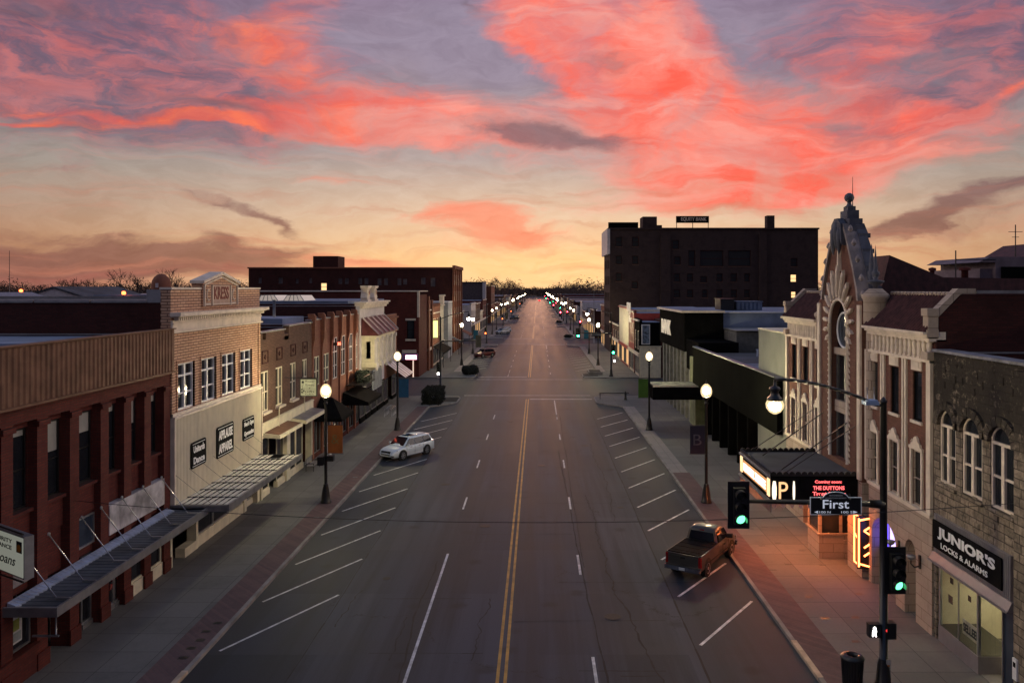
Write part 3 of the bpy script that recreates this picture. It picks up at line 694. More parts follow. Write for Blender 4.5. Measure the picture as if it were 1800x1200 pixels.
text('HUTCHINSON', sg, emit('sign_grey', (.8, .85, 1), .08, (.2, .2, .22)), fr, .01, xc, zt+.06, .05, .45, .006); text('DOWNTOWN DISTRICT', sg, MATS['sign_grey'], fr, .01, xc, zt-.03, .04, .72, .006)
m = MB(); m.tube((xc-.5, P0Y-.08, zt+.1), (xc-.5, P0Y-.18, zt-.1), .03); m.tube((xc+.5, P0Y-.08, zt+.1), (xc+.5, P0Y-.18, zt-.1), .03); m.build('hanger', M_blackm, sg)

lits = ['g', 'r', 'r', 'g', 'r', 'g', 'r', 'g']
names = ['second intersection', 'third intersection', 'fourth intersection', 'fifth intersection', 'sixth intersection']
ordw = ['', 'green-lit', 'red-lit', 'red-lit', 'green-lit', 'red-lit', 'green-lit', 'red-lit']
for k in range(7):
    y = BL[k+1][0]+1.6
    nm = names[k] if k < 5 else 'far end of the street'
    col = 'green' if lits[k] == 'g' else 'red'
    signal_pole(11.6, y, 5.2, -1, lits[k], f'{col}-lit signal pole at the right far corner of the {nm}', lum=True)
    if k == 4: pass
    if k < 6:
        q = signal_pole(-12.9, BL[k][1]+1.5 if k else 105.8, 5.0, 1, None, f'signal pole with unlit head at the left corner before the {nm}', low=False, face=1, zarm=7.0)
        yy = BL[k][1]+1.5 if k else 105.8
        head(q, -13.1, yy-.2, 3.6, None, -1, .9); 
        m = MB(); m.box(-13.35, -12.95, yy-.42, yy-.2, 2.5, 2.95); ph = m.build('pedestrian_head', M_blackm, q)
        m = MB(); m.box(-13.28, -13.02, yy-.435, yy-.42, 2.57, 2.88); m.build('lit_symbol', EM['w'] if k == 0 else EM['o'], ph)
# pedestrian light on the second right pole
q = [o for o in COL.objects if o.name.startswith('signal_pole') and abs(o.location.y-125.6) < .1][0]
m = MB(); m.box(11.85, 12.25, 125.1, 125.4, 2.4, 2.85); ph = m.build('pedestrian_head', M_blackm, q); m = MB(); m.box(11.92, 12.18, 125.08, 125.1, 2.47, 2.78); m.build('lit_symbol', EM['w'], ph)
# no-left sign on arm of the left pole etc: street name plates at the second intersection
t = thing('street_name_sign', 'small black street name plate on the second right signal arm', 'street sign', (9.3, 125.4, 6.6)); m = MB(); m.box(8.5, 10.1, 125.38, 125.42, 6.45, 7.0); m.build('plate', M_blackm, t); m = MB(); m.box(8.6, 10.0, 125.36, 125.375, 6.62, 6.85); m.build('lettering_strip', mat('sign_dim', (.2, .2, .2), .6), t)
# overhead wire
w = MB(); pts = []
A = Vector((XL, 31.2, 5.7)); B = Vector((XR+.1, 26.4, 6.9))
for k in range(25):
    u = k/24; p = A.lerp(B, u); p.z -= .75*4*u*(1-u); pts.append(tuple(p))
w.path(pts, .012, 5); tag(w.build('overhead_cable', M_blackm), 'thin black cable strung across the street in front of the camera', 'cable')
# litter bin
t = thing('litter_bin', 'black metal litter bin at the bottom right beside the signal pole', 'litter bin', (10.95, 27.7, .15))
m = MB(); m.lathe((10.95, 27.7, .15), [(.29, 0), (.31, .05), (.35, .9), (.36, 1.0)], 20)
for a in range(24):
    c, s = math.cos(a*math.pi/12), math.sin(a*math.pi/12); m.tube((10.95+c*.31, 27.7+s*.31, .2), (10.95+c*.365, 27.7+s*.365, 1.12), .014, n=4)
m.build('body', M_blackm, t); m = MB(); m.lathe((10.95, 27.7, 1.14), [(.39, 0), (.40, .05), (.37, .11), (.24, .16), (.2, .15), (.2, .0)], 24); m.build('rim', M_blackm, t)
# corner islands: hedges, planters and rail
def bush(name, label, c, rad, mt, n=900, leaf=.12, seed=1, box=False, cat='hedge'):
    rn = random.Random(seed); m = MB(); c = Vector(c)
    for i in range(n):
        if box: p = Vector([rn.uniform(-1, 1) for _ in range(3)]); ax = rn.randrange(3); p[ax] = (1 if p[ax] > 0 else -1)*rn.uniform(.72, 1.0)*(1+.13*math.sin(p[ax-1]*7+seed))
        else:
            p = Vector((rn.gauss(0, 1), rn.gauss(0, 1), rn.gauss(0, 1))).normalized()*rn.uniform(.6, 1.05)
            p *= 1+.16*math.sin(p.x*5+p.y*3+seed)
        if p.z < -.95: p.z = -.9
        q = c+Vector((p.x*rad[0], p.y*rad[1], p.z*rad[2])); u = Vector([rn.uniform(-1, 1) for _ in range(3)]).normalized(); v = u.orthogonal().normalized(); s = leaf*rn.uniform(.6, 1.4)
        m.poly([q-u*s, q+v*s*.5, q+u*s, q-v*s*.5])
    # inner twigs
    for i in range(18):
        a = rn.uniform(0, 6.28); m.tube((c.x, c.y, c.z-rad[2]), (c.x+math.cos(a)*rad[0]*.7, c.y+math.sin(a)*rad[1]*.7, c.z+rad[2]*rn.uniform(-.2, .7)), .03, .01, 4)
    return tag(m.build(name, mt), label, cat)
bush('hedge', 'dark clipped hedge on the left island before the crossing', (-12.75, 97.6, .95), (1.1, 2.6, .85), M_leafd, 9000, .085, 2, box=True)
bush('shrub', 'dark rounded shrub on the left island beyond the crossing', (-10.9, 129.3, .8), (1.35, 2.2, .75), M_leafd, 4200, .10, 5, cat='shrub')
m = MB(); m.box(-11.6, -9.95, 97.5, 101.4, .14, .17); m.build('planting_bed_soil', mat('bed_soil', (.03, .025, .02), .95), kind='structure')
m = MB(); m.box(7.3, 9.6, 125.9, 129.6, .14, .165); m.build('planting_bed_soil', MATS['bed_soil'], kind='structure')
t = thing('planter_box', 'low concrete planter on the right island beyond the crossing', 'planter', (9.2, 130, .15))
m = MB(); m.box(8.2, 10.4, 127.6, 127.8, .15, .62); m.box(8.2, 10.4, 131.6, 131.8, .15, .62); m.box(8.2, 8.4, 127.8, 131.6, .15, .62); m.box(10.2, 10.4, 127.8, 131.6, .15, .62); m.build('wall', M_curb, t)
m = MB(); m.box(8.4, 10.2, 127.8, 131.6, .15, .55); m.build('soil', MATS['bed_soil'], t)
t = thing('guard_rail', 'low metal rail with a short post on the right island before the crossing', 'rail', (10.8, 99.8, .15))
m = MB(); m.lathe((10.95, 99.2, .15), [(.2, 0), (.14, .2), (.1, .6), (.14, .8), (.1, 1.0), (0, 1.1)], 10); m.build('post', M_blackm, t)
m = MB(); m.tube((7.7, 99.4, .95), (11.4, 99.4, .95), .05); m.tube((7.8, 99.4, .15), (7.8, 99.4, .95), .04); m.build('rail', M_blackm, t)
for (X, Y, lb) in ((8.0, 206+18, 'low dark planting on the right island at the third intersection'), (8.0, 321.5, 'low dark planting on the right island at the fourth intersection')):
    bush('island_shrub', lb, (X+.6, Y+1.2, .5), (1.3, 1.8, .45), M_leafd, 500, .2, 9, cat='shrub')
# ------------------------------------------------------------------ left side buildings
def body(parent, fr, u0, u1, top, depth=32, front=-.36, wall=None, roofmat=None, parapet=.35, pw=.3, z0=.1, zg=3.6, gd=-1.8):
    """mass behind the facade with a flat roof and side parapets"""
    m = MB(); m.fbox(fr, front, -depth, u0+.01, u1-.01, zg, top-parapet); m.fbox(fr, gd, -depth, u0+.01, u1-.01, z0, zg); m.build('side_wall', wall, parent)
    m = MB(); m.fbox(fr, gd, front, u0+.01, u0+.2, z0, zg); m.build('return_wall', wall, parent); m = MB(); m.fbox(fr, gd, front, u1-.2, u1-.01, z0, zg); m.build('return_wall', wall, parent)
    m = MB(); m.fbox(fr, front, -depth, u0+pw, u1-pw, top-parapet, top-parapet+.02); m.build('roof', roofmat or M_roofblue, parent)
    m = MB()
    for a, b in ((u0+.01, u0+pw), (u1-pw, u1-.01)): m.fbox(fr, front, -depth, a, b, top-parapet, top-.02)
    m.fbox(fr, -depth+pw, -depth, u0+pw, u1-pw, top-parapet, top-.02)
    m.build('parapet', wall, parent)
    m = MB()
    for a, b in ((u0, u0+pw+.04), (u1-pw-.04, u1)): m.fbox(fr, front, -depth, a, b, top-.02, top+.03)
    m.build('coping', M_steel, parent)
def rods(parent, fr, us, ztop, zbot, d):
    for u in us:
        m = MB(); m.tube(fr.p(.0, u, ztop), fr.p(d, u+.05, zbot), .022, n=6); m.disc(fr.p(0, u, ztop), fr.n, .07, 8, .04); m.build('tie_rod', M_alum, parent)
def ribs(mb, fr, d, u0, u1, z0, z1, step=.3, w=.09, dep=.05):
    u = u0+step/2
    while u < u1-.05:
        mb.fprism(fr, d, d+dep, [(u-w, z0), (u+w, z0), (u+w*1.0, z1), (u-w, z1)]) if False else mb.hexa([fr.p(d, u-w, z0), fr.p(d, u+w, z0), fr.p(d+dep, u+w*.5, z0), fr.p(d+dep, u-w*.5, z0), fr.p(d, u-w, z1), fr.p(d, u+w, z1), fr.p(d+dep, u+w*.5, z1), fr.p(d+dep, u-w*.5, z1)]); u += step
def shopfront(parent, fr, u0, u1, z1, d=-.02, kick=.6, km=None, fm=None, n=3, door=None, recess=0, gl=None, ft=.07):
    """row of glazed bays with kick plate; each bay a window of its own"""
    km = km or M_creamp; fm = fm or M_alum
    w = (u1-u0)/n
    for i in range(n):
        a, b = u0+i*w, u0+(i+1)*w
        if door is not None and i == door:
            f = window(parent, fr, d-1.0, a+.1, b-.1, .18, z1, fm, gl or M_glass, ft=.09, rail=False, name='door')
            m = MB(); m.tube(fr.p(d-.9, a+.28, 1.0), fr.p(d-.9, a+.28, 1.4), .025); m.build('handle', M_alum, f)
            continue
        m = MB(); m.fbox(fr, d-.3, d, a+.01, b-.01, .1, kick); m.build('kick_panel', km, parent)
        window(parent, fr, d-.15, a+.02, b-.02, kick, z1, fm, gl or M_glass, ft=ft, rail=False, name='shop_window')

# --- A: red brick block with brown corrugated fascia
u0, u1 = 20.0, 39.35
A = thing('brick_building', 'dark red brick block with a brown corrugated metal band along its top', 'building', (XL-10, 30, .15))
piers = [39.0-.0, 37.08, 35.27, 33.4, 31.22, 29.2, 27.25, 25.3, 23.3, 21.3]
wins = []
for a, b in zip(piers[1:], piers[:-1]): wins.append((a+.32, b-.32))
wins = [(a, b) for a, b in wins]
m = MB()
walls(m, FL, -.75, -.35, u0, u1, .1, 9.9, [(a, b, 6.1, 9.0) for a, b in wins]+[(a, b, .12, 3.15) for a, b in wins])
for a, b in wins: m.fbox(FL, -.35, -.28, a-.05, b+.05, 4.85, 5.95); m.fbox(FL, -.35, -.12, a, b, 5.97, 6.09)
m.fbox(FL, -.35, 0, u0, u1, 9.28, 9.9); 
m.build('front_wall', M_brick_red, A)
for p in piers:
    m = MB(); m.fbox(FL, -.35, 0, p-.31, p+.31 if p < 38.9 else u1, .1, 9.28); m.fbox(FL, 0, .07, p-.36, min(p+.36, u1), .1, .75); m.fbox(FL, 0, .1, p-.34, min(p+.34, u1), 9.0, 9.2); m.build('pilaster', M_brick_red, A)
for i, (a, b) in enumerate(wins):
    window(A, FL, -.5, a, b, 6.1, 9.0, M_blackm, M_glass, ft=.08, blind=[.15, .4, .12, .3, .42, .1, .38, .5, .3][i] or None, sill=None)
for i, (a, b) in enumerate(wins):
    if i in (0, 1):
        continue
m = MB(); m.fbox(FL, 0.0, .2, u0, u1, 9.9, 12.0); ribs(m, FL, .2, u0, u1, 9.95, 11.95, .31, .11, .05); m.build('corrugated_fascia', M_browntin, A)
m = MB(); m.fbox(FL, -.1, .31, u0, u1, 12.0, 12.05); m.fbox(FL, .2, .33, u0, u1, 9.86, 9.95); m.build('fascia_trim', M_browntin, A)
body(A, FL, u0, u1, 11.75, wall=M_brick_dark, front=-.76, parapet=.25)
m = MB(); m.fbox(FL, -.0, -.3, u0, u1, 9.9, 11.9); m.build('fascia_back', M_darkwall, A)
# raised roof section
m = MB(); m.fbox(FL, -3, -20, 33.5, 38.9, 11.52, 11.68); m.build('roof_step', M_roofblue, A)
# ground floor: transom panels, shopfronts
M_marble = mat('streaked_white_panel', (.40, .38, .40), .55, var=.55, scale=.9, stain=.7)
for a, b in ((33.72, 36.75),): 
    m = MB(); m.fbox(FL, -.3, .03, a, b, 3.55, 4.8); m.build('sign_panel', M_marble, A)
m = MB(); m.fbox(FL, -.3, .03, 36.75, 38.68, 3.55, 4.8); m.build('sign_panel', M_marble, A)
m = MB(); m.fbox(FL, -.34, -.2, 25.65, 28.9, 3.5, 4.6); m.build('transom_panel', mat('dull_white_panel', (.22, .2, .2), .7, stain=.5), A)
window(A, FL, -.34, 31.55, 33.1, 3.5, 4.75, M_alum, M_glassb, rail=False, name='transom_window')
shopfront(A, FL, 35.6, 38.68, 3.1, d=-.05, n=1, kick=.75, km=M_creamp, fm=M_creamp)
shopfront(A, FL, 33.72, 35.55, 3.1, d=-.2, n=2, kick=.35, km=M_steel)
shopfront(A, FL, 31.55, 33.08, 3.1, d=-.3, n=2, kick=.35, km=M_steel, door=0)
shopfront(A, FL, 29.55, 30.9, 3.1, d=-.35, n=1, door=0)
m = MB(); m.fbox(FL, -.35, .02, 26.3, 28.85, .1, 1.15); m.fbox(FL, -.1, .12, 26.2, 28.95, 1.15, 1.22); m.build('low_brick_wall', M_brick_red, A)
window(A, FL, -.3, 27.3, 28.85, 1.22, 3.1, M_alum, M_glass, rail=False, name='shop_window')
po = thing('window_poster', 'white notice with a green patch in the bottom left shop window', 'poster', (XL-.1, 28, 1.7))
m = MB(); m.fbox(FL, -.2, -.17, 27.62, 28.3, 1.55, 2.6); m.build('sheet', mat('poster_paper', (.55, .53, .55), .7, var=.08), po)
m = MB(); m.fbox(FL, -.168, -.16, 27.82, 28.14, 2.0, 2.4); m.build('green_patch', mat('poster_green', (.25, .28, .06), .7), po)
m = MB(); m.fbox(FL, -.168, -.16, 27.68, 28.24, 1.62, 1.93); m.build('grey_patch', mat('poster_grey', (.25, .29, .3), .7), po)
# shop interior bits that read red through the glass
m = MB()
for i in range(14): a = 33.9+random.random()*1.4; z = .7+random.random()*2; m.fbox(FL, -.33, -.29, a, a+.08+.15*random.random(), z, z+.2+.3*random.random())
m.build('window_display', mat('display_red', (.20, .03, .03), .7, var=.5, scale=6), A)
# canopy
C = thing('canopy', 'long flat slate grey canopy hung by seven rods over the near left pavement', 'canopy', (XL, 33, 3.2))
m = MB(); m.fbox(FL, .02, 1.76, 27.1, 39.3, 3.0, 3.1); u = 27.1
while u < 39.2: m.fbox(FL, .25, 1.70, u, u+.17, 3.1, 3.112); u += .34
m.build('deck', M_slate, C)
m = MB(); m.fbox(FL, 1.76, 1.86, 27.0, 39.4, 2.86, 3.18); m.fbox(FL, .0, 1.76, 27.0, 27.1, 2.86, 3.18); m.fbox(FL, .0, 1.76, 39.3, 39.4, 2.86, 3.18); m.build('edge_fascia', M_steel, C)
m = MB(); u = 27.2
while u < 38.9: 
    m.hexa([FL.p(.03, u, 3.1), FL.p(.03, u+.22, 3.1), FL.p(.42, u+.17, 3.1), FL.p(.30, u+.02, 3.1), FL.p(.03, u, 3.28), FL.p(.03, u+.22, 3.28), FL.p(.42, u+.17, 3.16), FL.p(.30, u+.02, 3.16)]); u += .24
m.build('flashing', mat('bluish_flashing', (.42, .46, .58), .4, metal=.4), C)
rods(C, FL, [27.9, 29.55, 31.7, 33.1, 34.75, 36.6, 38.4], 4.9, 3.15, 1.28)
for u in [27.9, 29.55, 31.7, 33.1, 34.75, 36.6, 38.4]:
    m = MB(); m.fbox(FL, 1.25, 1.76, u+.0, u+.07, 3.135, 3.19); m.build('rod_bracket', M_alum, C)
m = MB(); m.tube(FL.p(1.7, 27.2, 2.2), FL.p(1.7, 27.2, 2.9), .03); m.fbox(FL, .9, 1.8, 27.17, 27.23, 2.12, 2.18); m.build('hanging_bracket', M_steel, C)
# projecting loans sign
S1 = thing('projecting_sign', 'pale loans sign cut by the left edge of the picture', 'shop sign', (-16.7, 25, 5.8))
a = Vector((-15.6, 24.2, 0)); b = Vector((-17.95, 25.72, 0)); t_ = (a-b).normalized(); n_ = Vector((t_.y, -t_.x, 0))
fs = Fr(b, n_, t_); Ls = (a-b).length
def obox(m, d0, d1, ua, ub, za, zb): m.hexa([fs.p(d0, ua, za), fs.p(d0, ub, za), fs.p(d1, ub, za), fs.p(d1, ua, za), fs.p(d0, ua, zb), fs.p(d0, ub, zb), fs.p(d1, ub, zb), fs.p(d1, ua, zb)])
m = MB(); obox(m, -.28, 0, 0, Ls, 5.15, 6.45); m.build('cabinet', M_steel, S1)
m = MB(); obox(m, .001, .02, .05, Ls-.05, 5.2, 6.4); m.build('face', emit('pale_sign_face', (.75, .78, .62), .22, (.55, .56, .48)), S1)
M_ink = mat('dark_ink', (.02, .03, .03), .6)
text('SECURITY', S1, M_ink, fs, .022, 1.33, 6.2, .13, 1.5, .006, bold=.02); text('FINANCE', S1, M_ink, fs, .022, 1.4, 6.0, .13, 1.3, .006, bold=.02)
text('Loans', S1, M_ink, fs, .022, 1.65, 5.62, .30, 1.3, .006, shear=.35, bold=.01)
m = MB(); obox(m, .02, .028, 2.36, 2.7, 5.93, 6.28); m.build('emblem_ground', M_ink, S1)
m = MB(); m.disc(fs.p(.03, 2.53, 6.07), n_, .12, 12, .004); m.build('emblem_disc', mat('emblem_orange', (.7, .25, .02), .5), S1)
m = MB(); m.tube((-18.1, 25.9, 6.5), (-15.7, 24.3, 6.5), .03); m.tube((-18.15, 25.9, 4.95), (-15.7, 24.3, 5.05), .03); m.build('bracket', M_blackm, S1)

# --- B: buff brick dime store
u0, u1 = 39.4, 52.0
B = thing('brick_building', 'buff brick store with a pediment reading KRESS and cream corrugated front', 'building', (XL-10, 45.7, .15))
W4 = [(40.1, 42.1), (42.9, 44.9), (45.7, 47.7), (48.5, 50.5)]
m = MB(); walls(m, FL, -.5, 0, u0, u1, 7.6, 13.95, [(a, b, 7.8, 10.2) for a, b in W4])
m.fprism(FL, -.5, .10, [(42.95, 13.95), (47.85, 13.95), (47.85, 14.3), (45.4, 14.78), (42.95, 14.3)])
m.fbox(FL, 0, .10, 42.95, 47.85, 13.0, 13.95)
for a in (u0, u1-.35): m.fbox(FL, 0, .06, a, a+.35, 7.6, 11.8)
m.build('front_wall', M_brick_buff, B)
for a, b in W4:
    window(B, FL, -.2, a, b, 7.8, 10.2, M_white, M_glass, ft=.1, mull=1, transom=9.55, dep=.12)
    m = MB(); m.fbox(FL, -.2, .05, a-.12, a, 7.78, 10.2); m.fbox(FL, -.2, .05, b, b+.12, 7.78, 10.2); m.fbox(FL, -.2, .05, a-.12, b+.12, 10.2, 10.36); m.build('window_surround', M_brick_buff, B)
m = MB(); m.fbox(FL, -.2, .12, u0, u1, 7.62, 7.78); m.build('sill_course', M_cream, B)
m = MB(); m.fbox(FL, 0, .55, u0-.1, u1+.25, 12.62, 12.80); m.hexa([FL.p(0, u0, 12.56), FL.p(0, u1+.1, 12.56), FL.p(.36, u1+.1, 12.56), FL.p(.36, u0, 12.56), FL.p(0, u0, 12.62), FL.p(0, u1+.15, 12.62), FL.p(.48, u1+.2, 12.62), FL.p(.48, u0, 12.62)])
u = u0+.15
while u < u1: m.fbox(FL, .1, .33, u, u+.11, 12.40, 12.56); u += .24
m.fbox(FL, 0, .10, u0, u1, 11.85, 12.4); m.fbox(FL, 0, .2, u0-.05, u1+.08, 11.78, 11.88); m.fbox(FL, .1, .16, u0, u1, 12.2, 12.26)
m.build('cornice', M_cream, B)
m = MB(); m.fbox(FL, -.55, .06, u0-.03, 42.9, 13.95, 14.06); m.fbox(FL, -.55, .06, 47.9, u1+.03, 13.95, 14.06); m.build('coping', M_cream, B)
m = MB()
for sgn in (1, -1):
    c = 45.4; m.fprism(FL, -.55, .24, [(c, 14.78), (c+sgn*2.6, 14.28), (c+sgn*2.6, 14.43), (c, 14.95)])
    m.fprism(FL, .1, .17, [(c, 14.62), (c+sgn*2.4, 14.15), (c+sgn*2.4, 14.22), (c, 14.7)])
m.fbox(FL, .1, .17, 44.1, 46.7, 13.1, 13.16)
for a in (43.0, 44.05, 46.68, 47.72): m.fbox(FL, .1, .19, a, a+.09, 13.05, 14.2)
m.build('pediment_moulding', M_cream, B)
m = MB(); m.fbox(FL, .1, .13, 44.15, 46.66, 13.16, 14.2); m.build('name_panel', mat('pale_terracotta', (.52, .36, .27), .7, var=.12), B)
text('KRESS', B, mat('carved_letter', (.22, .06, .045), .8), FL, .14, 45.4, 13.75, .72, 2.1, .02, bold=.02)
for c in (43.6, 47.25):
    m = MB()
    for t0 in range(10):
        p = [FL.p(.14, c+.22*math.cos(t), 13.65+.3*math.sin(t)) for t in (math.pi*(.35+1.3*t0/10), math.pi*(.35+1.3*(t0+1)/10))]; m.tube(p[0], p[1], .035, n=5)
    m.fbox(FL, .1, .14, c-.3, c+.3, 13.1, 13.2); m.build('carved_scroll', M_cream, B)
m = MB(); m.fbox(FL, -.3, .12, u0+.05, u1-.05, 3.25, 7.5); ribs(m, FL, .12, u0+.05, u1-.1, 3.3, 7.48, .165, .035, .04); m.build('corrugated_panel', M_creamtin, B)
m = MB(); m.fbox(FL, -.3, .22, u0, u1, 7.5, 7.62); m.fbox(FL, -.3, .2, u0, u0+.1, 3.2, 7.5); m.fbox(FL, -.3, .2, u1-.1, u1, 3.2, 7.5); m.build('panel_trim', M_cream, B)
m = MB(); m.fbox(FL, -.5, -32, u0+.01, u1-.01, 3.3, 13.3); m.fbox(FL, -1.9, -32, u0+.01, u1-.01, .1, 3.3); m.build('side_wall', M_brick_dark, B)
m = MB(); m.fbox(FL, -.5, -32, u0+.35, u1-.35, 13.3, 13.33); m.build('roof', M_roofdark, B)
m = MB()
for k in range(11): m.fbox(FL, -1.2-k*2.8, -1.2-(k+1)*2.8+.08, u0-.06, u0+.36, 13.3, 13.42+.02*(k % 2))
m.fbox(FL, -.5, -1.2, u0, u0+.35, 13.3, 13.95); m.fbox(FL, -.5, -31.9, u1-.35, u1, 13.3, 13.5); m.build('parapet_coping', M_steel, B)
M_board = mat('matt_black_board', (.006, .006, .007), .9, var=.2, spec=.08)
def boardsign(lab, ua, ub, za, zb, lines, hs, ws=None):
    t = thing('wall_sign', lab, 'shop sign', (XL+.2, (ua+ub)/2, za))
    m = MB(); c = .1; m.fprism(FL, .17, .22, [(ua+c, za), (ub-c, za), (ub, za+c), (ub, zb-c), (ub-c, zb), (ua+c, zb), (ua, zb-c), (ua, za+c)]); m.build('board', M_board, t)
    m = MB()
    for z in (za+.09, zb-.12): m.fbox(FL, .222, .23, ua+.15, ub-.15, z, z+.025)
    m.build('pinstripe', M_sgt, t)
    for i, s in enumerate(lines):
        z = zb-(zb-za)*(i+.5)/len(lines)*.86-(zb-za)*.07; text(s, t, M_sgt, FL, .235, (ua+ub)/2, z, hs, ws or (ub-ua)*.74, .01, bold=.035)
    return t
boardsign('lowest left black board reading Unitards Dance on the cream metal front', 41.25, 43.1, 4.62, 5.98, ['Unitards', 'Dance'], .36)
boardsign('largest black board reading APPLAUSE APPAREL on the cream metal front', 44.55, 47.0, 4.45, 6.2, ['APPLAUSE', 'APPAREL'], .52, 2.0)
boardsign('right hand black board reading Gym and Gymnastics on the cream metal front', 48.5, 50.4, 4.68, 6.02, ["Men's Gym", 'Gymnastics'], .36, 1.6)
M_slat = mat('white_enamel_slat', (.86, .84, .74), .4, var=.08)
# slatted awning
D = thing('slatted_awning', 'white slatted metal awning above the cream shopfront', 'awning', (XL, 45.5, 3.2))
us = [39.5+i*1.52 for i in range(8)]+[51.5]
for i in range(8):
    d = .12+i*.335
    m = MB()
    for k in range(8):
        if k == 7 and i in (3, 4): continue
        m.hexa([FL.p(d, us[k]+.06, 3.20), FL.p(d, us[k+1]-.06, 3.20), FL.p(d+.29, us[k+1]-.06, 3.26), FL.p(d+.29, us[k]+.06, 3.26), FL.p(d, us[k]+.06, 3.23), FL.p(d, us[k+1]-.06, 3.23), FL.p(d+.29, us[k+1]-.06, 3.29), FL.p(d+.29, us[k]+.06, 3.29)])
    m.build('slat_row', M_slat, D)
for u in us: m = MB(); m.fbox(FL, .05, 2.8, u-.03, u+.03, 3.08, 3.30); m.build('crossbar', M_blackm, D)
m = MB(); m.fbox(FL, 2.8, 2.92, 39.3, 51.6, 3.02, 3.34); m.fbox(FL, .0, 2.8, 39.3, 39.42, 3.0, 3.3); m.fbox(FL, 0, .05, 39.42, 51.6, 3.0, 3.34); m.build('gutter', M_steel, D)
m = MB(); m.fbox(FL, .05, 2.8, 39.45, 51.5, 3.02, 3.06); m.build('soffit', M_steel, D)
for u in us[:-1]: m = MB(); m.tube(FL.p(.2, u, 4.75), FL.p(1.9, u+.1, 3.34), .008, n=5); m.build('tie_rod', M_blackm, D)
shopfront(B, FL, 42.6, 49.3, 3.0, d=-.05, n=3, kick=.75, km=M_creamp)
shopfront(B, FL, 39.6, 42.5, 3.0, d=-.9, n=2, kick=.6, km=M_creamp, door=1)
m = MB(); m.fbox(FL, -.5, .0, 42.35, 42.6, .1, 3.25); m.fbox(FL, -.5, 0, 49.3, 49.7, .1, 3.25); m.fbox(FL, -.5, 0, u0, 39.6, .1, 3.25); m.fbox(FL, -.5, 0, 51.6, u1, .1, 3.25); m.build('shop_pier', M_creamp, B)
m = MB(); m.fbox(FL, -.5, 0, 41.0, 42.35, .1, .62); m.build('plinth', M_creamp, B)
shopfront(B, FL, 49.7, 51.6, 3.0, d=-.3, n=1, kick=.5, km=M_creamp)

# --- C: brown brick shop with cream sign band
u0, u1 = 52.05, 64.0
Cc = thing('brick_building', 'brown brick two storey shop with square panels and a cream sign band', 'building', (XL-10, 58, .15))
W4 = [(52.25, 53.75), (55.2, 56.7), (58.4, 59.85), (61.4, 62.75)]
m = MB(); walls(m, FL, -.4, 0, u0, u1, 5.1, 10.6, [(a, b, 5.8, 8.5) for a, b in W4])
m.fbox(FL, -.4, 0, u0, 52.6, 10.6, 11.0); m.fbox(FL, -.4, 0, 53.2, 57.1, 10.6, 11.05); m.fbox(FL, -.4, 0, 58.1, u1, 10.6, 11.25); m.fbox(FL, -.4, 0, 57.1, 58.1, 10.3, 10.75)
m.build('front_wall', M_brick_brown, Cc)
for a, b in W4: window(Cc, FL, -.12, a, b, 5.8, 8.5, M_creamp, M_glass, ft=.1, mull=1, sill=M_cream)
for c in (53.0, 55.95, 59.1, 62.1):
    m = MB(); 
    for (a, b, z, zz) in ((c-.6, c+.6, 9.0, 9.08), (c-.6, c+.6, 9.8, 9.88), (c-.6, c-.52, 9.08, 9.8), (c+.52, c+.6, 9.08, 9.8)): m.fbox(FL, 0, .05, a, b, z, zz)
    m.fprism(FL, 0, .05, [(c, 9.28), (c+.15, 9.44), (c, 9.6), (c-.15, 9.44)]); m.build('brick_panel', M_brick_dark, Cc)
m = MB(); m.fbox(FL, -.45, .08, u0, 57.2, 11.05, 11.14); m.fbox(FL, -.45, .08, 58.0, u1, 11.25, 11.34); m.build('coping', M_steel, Cc)
m = MB(); m.fbox(FL, -.1, .14, u0, u1, 4.35, 5.12); m.fbox(FL, .14, .2, u0, u1, 5.02, 5.1); m.build('sign_band', M_creamp, Cc)
body(Cc, FL, u0, u1, 10.9, wall=M_brick_dark, front=-.41, parapet=.5)
for j, (a, b) in enumerate(((52.3, 57.3), (58.2, 63.6))):
    h = thing('door_hood', ('first' if j == 0 else 'second')+' cream box hood over the shop entrance under the cream band', 'awning', (XL, a, 4.3))
    m = MB(); m.hexa([FL.p(.14, a, 4.2), FL.p(.14, b, 4.2), FL.p(1.25, b, 4.12), FL.p(1.25, a, 4.12), FL.p(.14, a, 4.5), FL.p(.14, b, 4.5), FL.p(1.25, b, 4.34), FL.p(1.25, a, 4.34)]); m.build('hood', M_creamp, h)
    m = MB(); m.hexa([FL.p(.2, a+.1, 4.50), FL.p(.2, b-.1, 4.50), FL.p(1.15, b-.1, 4.36), FL.p(1.15, a+.1, 4.36), FL.p(.2, a+.1, 4.53), FL.p(.2, b-.1, 4.53), FL.p(1.15, b-.1, 4.39), FL.p(1.15, a+.1, 4.39)]); m.build('hood_roof', M_steel if j else M_browntin, h)
    shopfront(Cc, FL, a+.1, b-.1, 4.1, d=-.0, n=3, kick=.55, km=M_creamp, door=1 if j == 0 else 2, fm=M_creamp)
m = MB(); 
for a in (u0, 57.35, 63.6): m.fbox(FL, -.4, .1, a, a+(.25 if a != 57.35 else .8), .1, 4.35)
m.build('shop_pier', M_creamp, Cc)
for u in (55, 61): m = MB(); m.tube(FL.p(.3, u, 4.4), FL.p(.3, u, 5.9), .04); m.build('vent_pipe', M_creamp, Cc)
